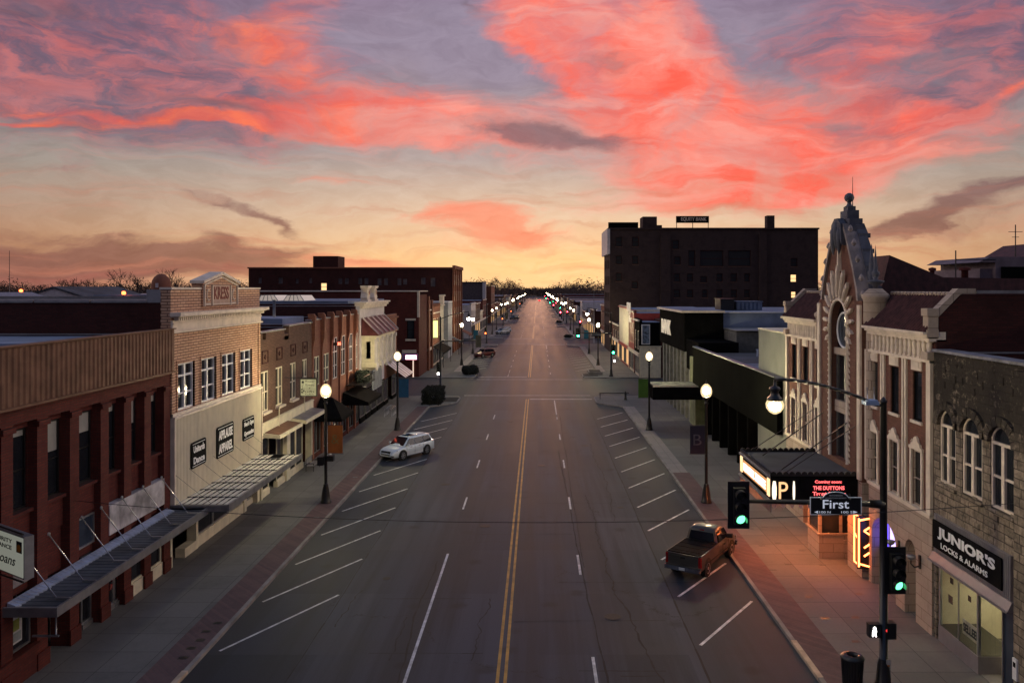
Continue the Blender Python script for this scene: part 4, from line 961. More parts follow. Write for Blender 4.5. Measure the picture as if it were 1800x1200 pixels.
# projecting dance/flower sign
t = thing('projecting_sign', 'white framed script sign with dark writing beside the first lamp globe', 'shop sign', (XL+.9, 56.5, 6.5))
ys = 57.0; k_ = ys/1400; x0, x1 = (527-945)*k_, (557-945)*k_; z0_, z1_ = 14-(696.5-507)*k_, 14-(665-507)*k_; f2 = FF(ys)
m = MB(); m.box(x0, x1, ys, ys+.2, z0_, z1_); m.build('frame', M_blackm, t)
m = MB(); m.box(x0+.06, x1-.06, ys-.012, ys, z0_+.06, z1_-.06); m.build('face', mat('pale_green_face', (.55, .60, .48), .6), t)
for i, s in enumerate(['Royal', 'Flowers', '&', 'Gifts']): text(s, t, M_ink, f2, .018, (x0+x1)/2+.1, z1_-.22-i*.235, .17 if s != '&' else .1, .68 if s != '&' else .1, .006, shear=.3)
text('KLAUS', t, M_ink, f2, .018, (x0+x1)/2+.08, z0_+.16, .10, .6, .006)
m = MB()
for a in range(9): m.tube((x0+.22+.03*math.sin(a), ys-.016, z0_+.2+a*.09), (x0+.22+.03*math.sin(a+1), ys-.016, z0_+.29+a*.09), .012, n=4)
for (a, b, r_) in ((.22, 1.02, .09), (.14, .5, .05), (.3, .4, .05), (.16, .3, .06)): m.disc((x0+a, ys-.012, z0_+b), (0, -1, 0), r_, 9, .006)
m.build('painted_flower', M_ink, t)
m = MB(); m.tube((XL, ys+.1, z1_+.05), (x1, ys+.1, z1_+.05), .025); m.build('bracket', M_blackm, t)
# bench
t = thing('bench', 'metal slatted bench on the left pavement under the second hood', 'bench', (XL+1.0, 61, .15))
m = MB()
for i in range(4): m.fbox(FL, .7+i*.14, .8+i*.14, 60.2, 62.0, .58, .62)
m.build('seat', M_alum, t); m = MB()
for i in range(3): m.fbox(FL, .58, .62, 60.2, 62.0, .7+i*.14, .8+i*.14)
m.build('backrest', M_alum, t)
for u in (60.3, 61.9): m = MB(); m.tube(FL.p(.62, u, .15), FL.p(.62, u, 1.1), .03); m.tube(FL.p(1.2, u, .15), FL.p(1.2, u, .75), .03); m.tube(FL.p(.62, u, .72), FL.p(1.2, u, .75), .03); m.build('leg', M_blackm, t)

# --- D: red brick with tall curved buttresses
u0, u1 = 64.05, 81.2
Dd = thing('brick_building', 'red brick block with tall curved brick piers rising above its parapet', 'building', (XL-10, 72, .15))
ps = [64.3, 67.2, 70.2, 73.2, 76.2, 79.1]
m = MB(); ops = [(64.9, 66.7, 6.0, 8.4), (67.8, 69.7, 6.0, 8.4)]+[(p+.55, p+2.45, 5.9, 9.6) for p in ps[2:5]]+[(79.6, 80.9, 5.9, 9.6)]
walls(m, FL, -.5, -.1, u0, u1, 3.6, 11.4, ops); m.build('front_wall', M_brick_orange, Dd)
for p in ps:
    m = MB(); pr = [(-.1, .1), (.05, .1), (.05, 8.9), (.10, 9.3), (.22, 9.9), (.24, 11.75), (.1, 11.95), (-.35, 11.95)]
    m.prism([FL.p(d, p-.2, z) for d, z in pr], (0, .42, 0)); m.build('buttress', M_brick_orange, Dd)
for (a, b, z, zz) in ops:
    window(Dd, FL, -.22, a, b, z, zz, M_creamp if zz < 9 else M_lilac, M_glassb if zz < 9 else M_glass, ft=.09, mull=1 if zz < 9 else 1, transom=None if zz < 9 else 8.3, rail=True)
m = MB(); m.fbox(FL, -.55, -.02, u0, u1, 11.4, 11.5); m.build('coping', M_steel, Dd)
body(Dd, FL, u0, u1, 11.1, wall=M_brick_dark, front=-.51, parapet=.6)
m = MB(); m.fbox(FL, -3, -7, 66, 72, 10.5, 11.5); m.build('roof_curb', M_roofblue, Dd); m = MB(); m.tube(FL.p(-5, 70, 10.5), FL.p(-5, 70, 13.0), .12); m.build('roof_pipe', M_steel, Dd)
for (a, b) in ((64.6, 67.0), (67.6, 70.0), (70.6, 73.0), (73.6, 76.0), (76.6, 78.9), (79.5, 81.1)): shopfront(Dd, FL, a, b, 3.5, d=-.05, n=2, kick=.5, km=M_brick_red, fm=M_steel, ft=.05)
t = thing('neon_sign', 'small glowing red sign on the brick pier of the curved buttress block', 'neon sign', FL.p(.5, 70.6, 8.9)); m = MB(); m.tube(FL.p(.5, 70.35, 9.05), FL.p(.5, 71.3, 9.0), .05); m.tube(FL.p(.5, 70.35, 9.2), FL.p(.5, 71.3, 9.15), .04); m.build('tube', emit('neon_red', (1, .13, .07), 5), t)
m = MB(); m.fbox(FL, .0, .42, 70.7, 70.8, 8.95, 9.2); m.build('bracket', M_blackm, t)
def tentawn(label, ua, ub, d1, z0, z1, name='canvas_awning', mt=None, hip=True):
    t = thing(name, label, 'awning', FL.p(0, ua, z0)); m = MB(); c = (ua+ub)/2
    if hip:
        T_ = [FL.p(.0, c, z1), FL.p(d1*.45, c, z1)]; m.poly([FL.p(d1, ua, z0), FL.p(d1, ub, z0), T_[1]]); m.poly([FL.p(0, ua, z0), FL.p(d1, ua, z0), T_[1], T_[0]]); m.poly([FL.p(0, ub, z0), FL.p(d1, ub, z0), T_[1], T_[0]])
    else:
        m.poly([FL.p(d1, ua, z0), FL.p(d1, ub, z0), FL.p(0, ub, z1), FL.p(0, ua, z1)]); m.poly([FL.p(0, ua, z0), FL.p(d1, ua, z0), FL.p(0, ua, z1)]); m.poly([FL.p(0, ub, z0), FL.p(d1, ub, z0), FL.p(0, ub, z1)])
    m.fbox(FL, d1-.02, d1+.01, ua, ub, z0-.28, z0); m.fbox(FL, 0, d1, ua, ua+.02, z0-.28, z0); m.fbox(FL, 0, d1, ub-.02, ub, z0-.28, z0)
    m.build('canvas', mt or M_blackc, t); return t
tentawn('black hipped canvas awning behind the orange banner', 64.4, 68.6, 2.3, 3.5, 4.9)
tentawn('low flat black awning by the hanging greenery', 74.2, 80.4, 2.4, 3.4, 4.3, hip=False)
for u in (65.2, 66.2, 67.4):
    m = MB(); m.tube(FL.p(.9, u, .15), FL.p(.9, u, 3.2), .05); m.lathe(FL.p(.9, u, .15), [(.12, 0), (.1, .2), (.05, .25)], 8); tag(m.build('porch_post', M_white), {65.2: 'nearest', 66.2: 'middle', 67.4: 'farthest'}[u]+' of the three slim white posts under the black hipped awning', 'post', 'white posts under the hipped awning')
bush('hanging_plant', 'dark leafy plant on the balcony ledge beside the bay window', FL.p(.9, 78.2, 5.35), (.7, 1.5, .6), M_leafg, 1500, .14, 4, cat='plant')
m = MB(); m.fbox(FL, 0, 1.7, 75.5, 80.8, 4.75, 4.85)
for i in range(20): m.tube(FL.p(1.65, 75.6+i*.27, 4.85), FL.p(1.65, 75.6+i*.27, 5.6), .012, n=4)
m.tube(FL.p(1.65, 75.5, 5.6), FL.p(1.65, 80.8, 5.6), .025); m.build('balcony', M_blackm, Dd)

# --- E: ornate pale building with bay window
u0, u1 = 81.25, 94.2
E = thing('ornate_building', 'narrow pale building with two ornate finials and a projecting bay window', 'building', (XL-10, 88, .15))
m = MB(); walls(m, FL, -.4, 0, u0, u1, 3.4, 12.2, [(82.4, 83.6, 6, 8.8)]); m.build('front_wall', M_lilac, E)
for i in range(9): 
    m2 = MB(); m2.fbox(FL, 0, .03, u0+.2, u1-.2, 11.0+i*.13, 11.0+i*.13+.05); m2.build('lap_board', M_lilac, E) if i % 2 == 0 else None
m = MB(); m.fbox(FL, -.5, .5, u0-.1, u1+.1, 12.2, 12.45); m.fbox(FL, -.5, .7, u0-.2, u1+.2, 12.45, 12.62); m.fbox(FL, 0, .3, u0, u1, 11.95, 12.2); m.build('cornice', M_cream, E)
for c in (84.2, 87.9):
    m = MB(); 
    for (w, z, zz, dd) in ((.85, 12.62, 12.85, .4), (.62, 12.85, 13.0, .3), (.55, 13.0, 14.0, .25), (.75, 14.0, 14.12, .35), (.9, 14.12, 14.3, .42)): m.fbox(FL, -.4, dd, c-w, c+w, z, zz)
    m.hexa([FL.p(-.4, c-.8, 13.0), FL.p(-.4, c+.8, 13.0), FL.p(.3, c+.8, 13.0), FL.p(.3, c-.8, 13.0), FL.p(-.4, c-.55, 13.5), FL.p(-.4, c+.55, 13.5), FL.p(.28, c+.55, 13.5), FL.p(.28, c-.55, 13.5)])
    m.fprism(FL, .26, .36, [(c+.28*math.cos(a*math.pi/6), 13.55+.35*math.sin(a*math.pi/6)) for a in range(12)]); f = m.build('finial_block', M_cream, E)
    m = MB(); m.fprism(FL, .36, .4, [(c+.16*math.cos(a*math.pi/6), 13.55+.22*math.sin(a*math.pi/6)) for a in range(12)]); m.build('carved_boss', mat('rusty_boss', (.35, .17, .12), .8), f)
# metal skirt roof
m = MB(); m.poly([FL.p(1.75, 81.9, 9.25), FL.p(1.75, 93.6, 9.25), FL.p(.05, 93.2, 10.95), FL.p(.05, 81.9, 10.95)]); m.poly([FL.p(1.75, 81.9, 9.25), FL.p(0, 81.9, 9.25), FL.p(.05, 81.9, 10.95)]); m.fbox(FL, 0, 1.8, 81.9, 93.6, 9.14, 9.25); m.build('skirt_roof', mat('maroon_metal', (.13, .04, .045), .4, metal=.4), E)
for i in range(6):
    m = MB(); a = 82+i*2.3; m.tube(FL.p(1.8, a, 9.3), FL.p(.08, a, 11.05), .07, n=6); m.build('roof_rib', M_lilac, E)
m = MB(); m.fbox(FL, 0, 1.55, 82.0, 93.0, 5.9, 6.3); m.fbox(FL, 0, 1.5, 82.0, 93.0, 8.75, 9.14); m.fbox(FL, 0, 1.35, 82.15, 92.9, 6.3, 8.75); m.hexa([FL.p(0, 82.4, 5.5), FL.p(0, 92.6, 5.5), FL.p(1.1, 92.6, 5.6), FL.p(1.1, 82.4, 5.6), FL.p(0, 82, 5.9), FL.p(0, 93, 5.9), FL.p(1.5, 93, 5.9), FL.p(1.5, 82, 5.9)]); m.build('bay_window_body', M_creamp, E)
for i in range(5): m = MB(); a = 82.1+i*2.65; m.fbox(FL, 1.35, 1.58, a, a+.32, 6.3, 8.75); m.fbox(FL, 1.35, 1.7, a-.05, a+.37, 8.5, 8.9); m.lathe(FL.p(1.5, a+.16, 5.5), [(.02, 0), (.2, .2), (.26, .5), (.2, .8)], 8); m.build('bay_pilaster', M_lilac, E)
for i in range(4): a = 82.5+i*2.65; window(E, FL, 1.28, a+.35, a+1.9, 6.6, 8.5, M_lilac, M_glass, ft=.08)
f2 = FF(82.15); window(E, f2, -.02, XL+.42, XL+1.0, 6.7, 8.6, M_creamp, M_dkin, ft=.07, rail=False, dep=.06)
body(E, FL, u0, u1, 12.2, wall=M_brick_dark, front=-.41, parapet=.6)
m = MB(); m.fbox(FL, -.5, -.15, u0, u1, .1, 3.4); m.build('ground_floor_wall', M_dkin, E)
t = thing('shop_canopy', 'slatted grey sign board under the bay window', 'shop sign', FL.p(.8, 86, 4)); m = MB(); m.fbox(FL, .8, .9, 83.4, 88.2, 3.3, 5.4); m.build('board', mat('pale_grey_board', (.33, .36, .4), .6, var=.15), t)
m = MB()
for i in range(9): m.fbox(FL, .9, .94, 83.5+i*.53, 83.56+i*.53, 3.4, 5.3)
m.build('batten', M_steel, t)
m = MB(); m.fbox(FL, 0, .8, 84, 84.1, 4.9, 5.0); m.fbox(FL, 0, .8, 87.5, 87.6, 4.9, 5.0); m.build('bracket', M_blackm, t)
for a, b in ((81.6, 84.0), (84.4, 87), (87.4, 90), (90.4, 93.9)): shopfront(E, FL, a, b, 3.2, d=0, n=1, kick=.7, km=M_darkwall, fm=M_steel)
# --- E2 small brick to the corner
u0, u1 = 94.25, 102.6
E2 = thing('brick_building', 'low orange brick corner shop with a striped sloping awning', 'building', (XL-10, 98, .15))
m = MB(); walls(m, FL, -.4, 0, u0, u1, 3.2, 10.8, [(95.2, 96.5, 6, 8.5), (98, 99.3, 6, 8.5), (100.6, 101.9, 6, 8.5)]); m.fbox(FL, 0, .25, u0, u1, 10.3, 10.5); m.build('front_wall', M_brick_orange, E2)
for a in (95.2, 98, 100.6): window(E2, FL, -.12, a, a+1.3, 6, 8.5, M_lilac, M_glass, sill=M_cream)
body(E2, FL, u0, u1, 10.6, wall=M_brick_dark, front=-.41)
shopfront(E2, FL, u0+.2, u1-.2, 3.2, n=3, door=1, km=M_darkwall, fm=M_steel)
for j in range(2):
    t = thing('striped_awning', ('upper' if j else 'lower')+' grey and white striped awning at the left corner shop', 'awning', FL.p(0, 96, 4))
    m = MB(); w = MB()
    for i in range(5):
        a = 95.6+j*.7+i*.62+j*2.2; q = w if i % 2 else m; q.hexa([FL.p(0, a, 5.0), FL.p(0, a+.62, 5.0), FL.p(2.3, a+.62, 3.3), FL.p(2.3, a, 3.3), FL.p(0, a, 5.04), FL.p(0, a+.62, 5.04), FL.p(2.3, a+.62, 3.34), FL.p(2.3, a, 3.34)])
    m.build('canvas', M_white, t); w.build('dark_stripe', M_steel, t)
t = thing('bicycle_rack', 'metal hoop rack on the pavement beneath the striped awning', 'bike rack', FL.p(1.6, 88, .15))
for i in range(4): m = MB(); u = 86+i*.8; m.path([FL.p(1.6, u, .15), FL.p(1.6, u, .9), FL.p(1.75, u, 1.05), FL.p(2.25, u, 1.05), FL.p(2.4, u, .9), FL.p(2.4, u, .15)], .03); m.build('hoop', M_alum, t)
# ------------------------------------------------------------------ right side buildings
F = FR_
def stonemat():
    m = bpy.data.materials.new('rough_limestone'); m.use_nodes = True; T = NT(m.node_tree); b = T.n['Principled BSDF']
    p = worldpos(T); s = T.new('ShaderNodeSeparateXYZ'); T.put(s.inputs[0], p)
    cb = T.new('ShaderNodeCombineXYZ'); T.put(cb.inputs[0], T.math('ADD', s.outputs[0], s.outputs[1])); T.put(cb.inputs[1], s.outputs[2])
    br = T.new('ShaderNodeTexBrick'); T.put(br.inputs['Vector'], cb.outputs[0]); br.inputs['Scale'].default_value = 1
    br.inputs['Brick Width'].default_value = .62; br.inputs['Row Height'].default_value = .30; br.inputs['Mortar Size'].default_value = .022; br.inputs['Mortar Smooth'].default_value = .4; br.squash = .7; br.squash_frequency = 3
    br.inputs['Color1'].default_value = (.38, .31, .24, 1); br.inputs['Color2'].default_value = (.22, .18, .14, 1); br.inputs['Mortar'].default_value = (.10, .085, .07, 1)
    n = T.noise(p, 3.2, 7, .75).outputs[0]
    up = T.smooth(s.outputs[2], 7.6, 9.8)      # soot blotches, painted deeper up high where the lamp light fades
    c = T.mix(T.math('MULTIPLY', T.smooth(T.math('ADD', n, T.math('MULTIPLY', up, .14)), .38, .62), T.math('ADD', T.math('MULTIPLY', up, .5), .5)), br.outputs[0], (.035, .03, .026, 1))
    T.put(b.inputs['Base Color'], c); b.inputs['Roughness'].default_value = .9; b.inputs['Specular IOR Level'].default_value = .2
    bn = T.new('ShaderNodeBump'); bn.inputs['Strength'].default_value = .9; bn.inputs['Distance'].default_value = .06
    T.put(bn.inputs['Height'], T.math('ADD', T.math('MULTIPLY', T.math('SUBTRACT', 1, br.outputs['Fac']), .8), T.noise(p, 7, 6, .7).outputs[0])); T.put(b.inputs['Normal'], bn.outputs[0]); return m
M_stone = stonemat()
# --- locksmith in the stone building
u0, u1 = 22.0, 31.75
A = thing('stone_building', 'rough blackened limestone building with three arched windows above the locksmith sign', 'building', (XR+10, 28, .15))
arches = [(30.1, 31.3), (28.3, 29.65), (26.4, 27.8)]
m = MB(); walls(m, F, -.55, 0, u0, u1, 5.1, 11.5, [(a, b, 6.4, 9.3) for a, b in arches])
for a, b in arches: archfill(m, F, -.55, 0, a, b, 8.65, 9.3)
walls(m, F, -.55, 0, u0, 26.45, .1, 5.1, []); m.fbox(F, -.55, 0, 31.55, u1, .1, 5.1)
m.fbox(F, 0, .14, 25.0, 26.2, .1, 11.3)
rn = random.Random(4)
for i in range(190):
    u = rn.uniform(24, 31.4); z = 5.3+int(rn.uniform(0, 20))*.3; w = rn.uniform(.25, .6)
    if any(a-.25 < u+w and u < b+.25 and 6.2 < z < 9.6 for a, b in arches): continue
    m.fbox(F, 0, rn.uniform(.012, .035), u, min(u+w, u1), z+.02, z+.28)
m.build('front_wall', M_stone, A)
for a, b in arches:
    v = MB(); c = (a+b)/2; w = (b-a)/2
    for k in range(9):
        t0, t1 = math.pi*k/9+.02, math.pi*(k+1)/9-.02
        v.fprism(F, .0, .12, [(c+w*math.cos(t0), 8.65+.65*math.sin(t0)), (c+w*math.cos(t1), 8.65+.65*math.sin(t1)), (c+(w+.34)*math.cos(t1), 8.65+1.0*math.sin(t1)), (c+(w+.34)*math.cos(t0), 8.65+1.0*math.sin(t0))])
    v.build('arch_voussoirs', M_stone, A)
    wd = window(A, F, -.14, a, b, 6.42, 8.72, M_cream, M_glass, ft=.1, mull=1, dep=.1)
    g = MB(); g.fprism(F, -.13, -.11, [(c+w*math.cos(math.pi*i/12), 8.7+.6*math.sin(math.pi*i/12)) for i in range(13)]); g.build('fanlight_pane', M_glass, wd)
    g = MB()
    for i in range(12): g.tube(F.p(-.08, c+w*.95*math.cos(math.pi*i/12), 8.7+.58*math.sin(math.pi*i/12)), F.p(-.08, c+w*.95*math.cos(math.pi*(i+1)/12), 8.7+.58*math.sin(math.pi*(i+1)/12)), .05, n=5)
    g.build('fanlight_frame', M_cream, wd)
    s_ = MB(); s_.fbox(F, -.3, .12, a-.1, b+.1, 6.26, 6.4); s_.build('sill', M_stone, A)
body(A, F, u0, u1, 11.45, wall=M_brick_dark, front=-.56, roofmat=M_roofdark, parapet=.5, gd=-4.15)
m = MB(); m.fbox(F, -.6, .12, u0, u1-.05, 11.5, 11.6); m.build('coping', mat('frosted_coping', (.16, .16, .19), .7, var=.5), A)
# sign fascia
m = MB(); m.fbox(F, -.1, .10, 26.45, 31.55, 3.62, 5.12); ribs(m, F, .10, 26.5, 31.5, 3.65, 5.1, .12, .03, .03); m.build('ribbed_fascia', M_greymetal, A)
m = MB(); m.hexa([F.p(-.1, 26.3, 3.3), F.p(-.1, 31.6, 3.3), F.p(.3, 31.6, 3.3), F.p(.3, 26.3, 3.3), F.p(-.1, 26.3, 3.62), F.p(-.1, 31.6, 3.62), F.p(.14, 31.6, 3.62), F.p(.14, 26.3, 3.62)]); m.fbox(F, .3, .34, 26.3, 31.62, 3.27, 3.34); m.build('fascia_lip', M_greymetal, A)
S = thing('shop_sign', 'long black board reading JUNIORS LOCKS and ALARMS in white', 'shop sign', F.p(.15, 29, 4.3))
m = MB(); m.fbox(F, .15, .20, 26.8, 31.45, 3.84, 4.92); m.build('board', M_board, S)
text("JUNIOR'S", S, M_sgt, F, .21, 29.1, 4.52, .50, 3.9, .01, flip=-1, bold=.04, name='lettering'); text('LOCKS & ALARMS', S, M_sgt, F, .21, 29.2, 4.08, .21, 3.2, .01, flip=-1, bold=.02, name='lettering')
m = MB()
for k in range(10): t0, t1 = math.tau*k/10, math.tau*(k+1)/10; m.tube(F.p(.212, 28.5+.05*math.cos(t0), 4.55+.08*math.sin(t0)), F.p(.212, 28.5+.05*math.cos(t1), 4.55+.08*math.sin(t1)), .014, n=4)
m.build('padlock_mark', M_sgt, S)
# shop recess, lit from inside
M_shopwall = mat('cream_shop_wall', (.6, .55, .40), .8, var=.1)
m = MB(); m.fbox(F, -4.0, -4.1, 26.5, 31.5, .2, 3.3); m.fbox(F, -4.0, -.1, 31.45, 31.52, .2, 3.3); m.fbox(F, -4.0, -1.2, 26.46, 26.5, .2, 3.3); m.build('shop_inner_wall', M_shopwall, A)
m = MB(); m.fbox(F, -4.0, 0, 26.46, 31.55, 3.3, 3.36); m.build('shop_ceiling', mat('shop_ceiling', (.6, .56, .45), .8), A)
m = MB(); m.fbox(F, -4.0, -.1, 26.46, 31.5, .1, .17); m.build('shop_floor', M_curb, A)
m = MB(); m.fbox(F, -2.6, -2.2, 28.4, 30.8, 3.26, 3.295); m.build('ceiling_lamp', emit('warm_shop_lamp', (1, .86, .56), 24), A)
m = MB(); m.fbox(F, -1.6, -.02, 28.6, 31.45, .15, .78); m.build('plinth', M_greymetal, A)
m = MB(); m.fbox(F, -1.55, -.06, 28.66, 31.4, .78, .80); m.build('window_bed', M_blackm, A)
def vpost(u, d, z0=.78, w=.05): m = MB(); m.fbox(F, d-w, d+w, u-w, u+w, z0, 3.3); m.build('glazing_post', M_alum, A)
vpost(31.38, -.08); vpost(28.66, -.08); vpost(28.66, -1.52, w=.035); vpost(30.0, -.06, w=.02)
g = MB(); g.fbox(F, -.075, -.06, 28.7, 31.35, .80, 3.3); g.build('shop_window', M_clear, A)
g = MB(); g.fbox(F, -1.5, -.1, 28.64, 28.655, .80, 3.3); g.build('shop_window', M_clear, A)
# entrance door beside it
window(A, F, -1.2, 26.7, 27.7, .17, 3.1, M_steel, M_glass, ft=.1, rail=False, name='door')
m = MB(); m.fbox(F, -.5, -.1, 26.46, 27.2, .1, .5); m.build('kick_panel', M_blackm, A)
window(A, F, -.16, 26.46, 27.25, .5, 3.3, M_steel, M_glassb, ft=.06, rail=False, name='side_window')
T1 = thing('window_banner', 'cream paper banner with dark letters low in the locksmith window', 'banner', F.p(-.2, 29.6, 1.2))
f3 = Fr(F.p(-1.35, 28.75, 0), Vector((-.35, -.94, 0)).normalized(), Vector((.94, -.35, 0)).normalized())
m = MB(); m.hexa([F.p(-.22, 28.95, 1.05), F.p(-.22, 30.0, 1.05), F.p(-.21, 30.0, 1.05), F.p(-.21, 28.95, 1.05), F.p(-.22, 28.95, 1.62), F.p(-.22, 30.0, 1.62), F.p(-.21, 30.0, 1.62), F.p(-.21, 28.95, 1.62)]); m.build('paper', mat('banner_paper', (.6, .56, .44), .8), T1)
text('SELLEEI', T1, M_ink, F, -.2, 29.47, 1.33, .33, .95, .006, flip=-1, bold=.04)
for (u, z, w) in ((30.45, 2.9, .22), (30.5, 2.2, .3), (29.2, 2.7, .2)):
    p_ = thing('window_notice', {2.9: 'small dark notice high in the locksmith window', 2.2: 'dark grey notice in the middle of the locksmith window', 2.7: 'small maroon notice near the post of the locksmith window'}[z], 'notice', F.p(-.1, u, z)); m = MB(); m.fbox(F, -.10, -.085, u, u+w, z-w, z); m.build('card', mat('notice_'+str(int(z*10)), (.07, .04, .03), .8), p_)
t = thing('wall_box', 'small white paper holder on the stone pier at the right edge', 'notice', F.p(.1, 25.8, 1.6)); m = MB(); m.fbox(F, .14, .2, 25.95, 26.18, 1.2, 1.9); m.build('case', M_white, t); m = MB(); m.fbox(F, .2, .21, 26.0, 26.13, 1.62, 1.78); m.build('slot', M_dkin, t)

# --- theatre
u0, u1 = 31.8, 50.4; UC = 41.1
T = thing('theatre', 'ornate brick and cream theatre with sunburst arch and tapering spire', 'theatre', (XR+10, UC, .15))
bays = [(32.75, 33.55), (34.85, 35.65), (37.0, 37.75)]; bays += [(2*UC-b, 2*UC-a) for a, b in bays]
wl, wr = 37.85, 44.35
ops = []
for a, b in bays: ops += [(a, b, 8.5, 10.55), (a, b, 4.95, 7.25)]
m = MB(); walls(m, F, -.5, 0, u0, wl, 4.95, 11.1, ops); m.build('upper_wall', M_brick_thea, T); m = MB(); walls(m, F, -.5, 0, wr, u1, 4.95, 11.1, ops); m.build('upper_wall', M_brick_thea, T)
for a, b in bays:
    window(T, F, -.14, a, b, 8.5, 10.55, M_dkin, M_glass, ft=.05, rail=False, sill=None)
    window(T, F, -.12, a, b, 4.97, 7.25, M_terra, M_glass, ft=.06, rail=True)
    m = MB(); m.fbox(F, 0, .07, a-.16, a, 4.95, 7.3); m.fbox(F, 0, .07, b, b+.16, 4.95, 7.3); m.fbox(F, 0, .1, a-.18, b+.18, 7.3, 7.42)
    c = (a+b)/2; m.fprism(F, 0, .10, [(c-.42, 7.42), (c+.42, 7.42), (c+.36, 7.56), (c+.22, 7.6), (c+.14, 7.78), (c, 7.86), (c-.14, 7.78), (c-.22, 7.6), (c-.36, 7.56)])
    for s_ in (-1, 1): m.lathe(F.p(.08, c+s_*.3, 7.58), [(.02, 0), (.07, .04), (.02, .12), (0, .14)], 6)
    m.build('window_cartouche', M_cream, T)
    m = MB(); m.fbox(F, 0, .06, a-.04, b+.04, 10.6, 11.05); m.fbox(F, .06, .09, a+.1, b-.1, 10.7, 10.95); m.fbox(F, -.1, .08, a-.1, b+.1, 8.38, 8.5); m.build('panel_and_sill', M_cream, T)
for c in (34.2, 36.35, 2*UC-34.2, 2*UC-36.35):
    for o in (-.13, .13): m = MB(); m.fbox(F, 0, .09, c+o-.07, c+o+.07, 4.95, 11.1); m.build('pilaster_strip', M_cream, T)
for a, b in ((31.8, 32.15), (wl-.0, wl+.35), (wr-.35, wr), (50.05, 50.4)): m = MB(); m.fbox(F, 0, .13, a, b, 4.9, 11.1); m.build('corner_pilaster', M_cream, T)
# frieze with balusters
for a, b in ((u0, wl), (wr, u1)):
    m = MB(); m.fbox(F, -.5, -.12, a, b, 11.1, 11.95); m.build('frieze_back', M_brick_dark, T)
    m = MB(); m.fbox(F, -.5, .16, a, b, 11.02, 11.14); m.fbox(F, -.5, .18, a, b, 11.88, 12.02); m.fbox(F, -.5, .28, a, b, 12.02, 12.14); m.fbox(F, -.5, .42, a-.0, b+.0, 12.14, 12.26); m.build('cornice', M_cream, T)
    n = 14; st = (b-a-.3)/n
    for i in range(n):
        c = a+.15+st*(i+.5); m = MB(); m.fbox(F, -.12, .08, c-.13, c+.13, 11.14, 11.2); m.fbox(F, -.12, .08, c-.13, c+.13, 11.82, 11.88); m.lathe(F.p(-.02, c, 11.2), [(.10, 0), (.12, .08), (.12, .22), (.10, .3), (.12, .38), (.12, .54), (.10, .62)], 8); m.build('baluster', M_cream, T)
    # tiled roof
    m = MB(); d0, d1, z0_, z1_ = .35, -1.1, 12.26, 13.72
    m.prism([F.p(d0, a+.06, z0_), F.p(d1, a+.06, z1_), F.p(d1-2.8, a+.06, 12.6), F.p(d1-2.8, a+.06, 12.2), F.p(d0, a+.06, 12.2)], (0, b-a-.12, 0))
    u = a+.1
    while u < b-.1: m.tube(F.p(d0, u, z0_+.03), F.p(d1, u, z1_+.03), .06, n=5); u += .24
    m.build('tile_roof', M_tile, T)
    m = MB(); u = a+.1
    while u < b-.1: m.tube(F.p(d1, u, z1_+.06), F.p(d1, u+.3, z1_+.06), .1, n=6); u += .34
    m.build('ridge_tiles', M_terra, T)
for uu in (u0, u1-.45):  # gable copings
    m = MB(); pts = [(.2, 12.0), (.2, 13.08), (-.08, 13.08), (-1.0, 14.0), (-1.7, 14.0), (-1.7, 13.78), (-1.1, 13.78), (-.2, 12.85), (-.2, 12.0)]
    m.prism([F.p(d, uu, z) for d, z in pts], (0, .45, 0))
    for z in (11.15, 12.05, 12.9): m.fbox(F, -.2, .26, uu-.04, uu+.49, z, z+.3)
    m.build('gable_coping', M_terra, T)
m = MB(); 
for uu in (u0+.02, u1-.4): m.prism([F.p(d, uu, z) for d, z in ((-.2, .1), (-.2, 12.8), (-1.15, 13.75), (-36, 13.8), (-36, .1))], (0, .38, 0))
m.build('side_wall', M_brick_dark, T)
m = MB()
for k in range(9): m.fbox(F, -1.72-k*3.2, -1.72-(k+1)*3.2+.1, u0-.04, u0+.44, 13.8, 13.92)
m.build('side_coping', M_steel, T)
m = MB(); m.fbox(F, -.92, -36, u0+.4, u1-.4, 3.7, 11.9); m.fbox(F, -3.65, -36, u0+.4, u1-.4, .1, 3.7); m.fbox(F, -.52, -.92, u0+.4, wl, 3.7, 11.9); m.fbox(F, -.52, -.92, wr, u1-.4, 3.7, 11.9); m.build('hall', M_brick_dark, T)
m = MB(); m.fbox(F, -1.6, -3.65, u0+.4, wl, .1, 3.7); m.fbox(F, -1.6, -3.65, wr, u1-.4, .1, 3.7); m.build('foyer_wall', M_terra, T)
m = MB(); m.fbox(F, -5.9, -36, u0+.4, u1-.4, 12.3, 12.5); m.build('flat_roof', M_roofdark, T)
# auditorium roof
m = MB(); m.prism([F.p(-3.2, 43, 15.8), F.p(-6.1, 43, 14.6), F.p(-13, 43, 14.5), F.p(-13, 43, 12.4), F.p(-2.4, 43, 12.4)], (0, 7.0, 0)); m.build('auditorium_roof', M_tile, T)
m = MB(); m.tube(F.p(-6.5, 45, 14.5), F.p(-6.5, 45, 15.1), .12); m.lathe(F.p(-6.5, 45, 15.0), [(.2, 0), (.2, .15), (0, .2)], 10); m.build('vent_pipe', M_brick_red, T)
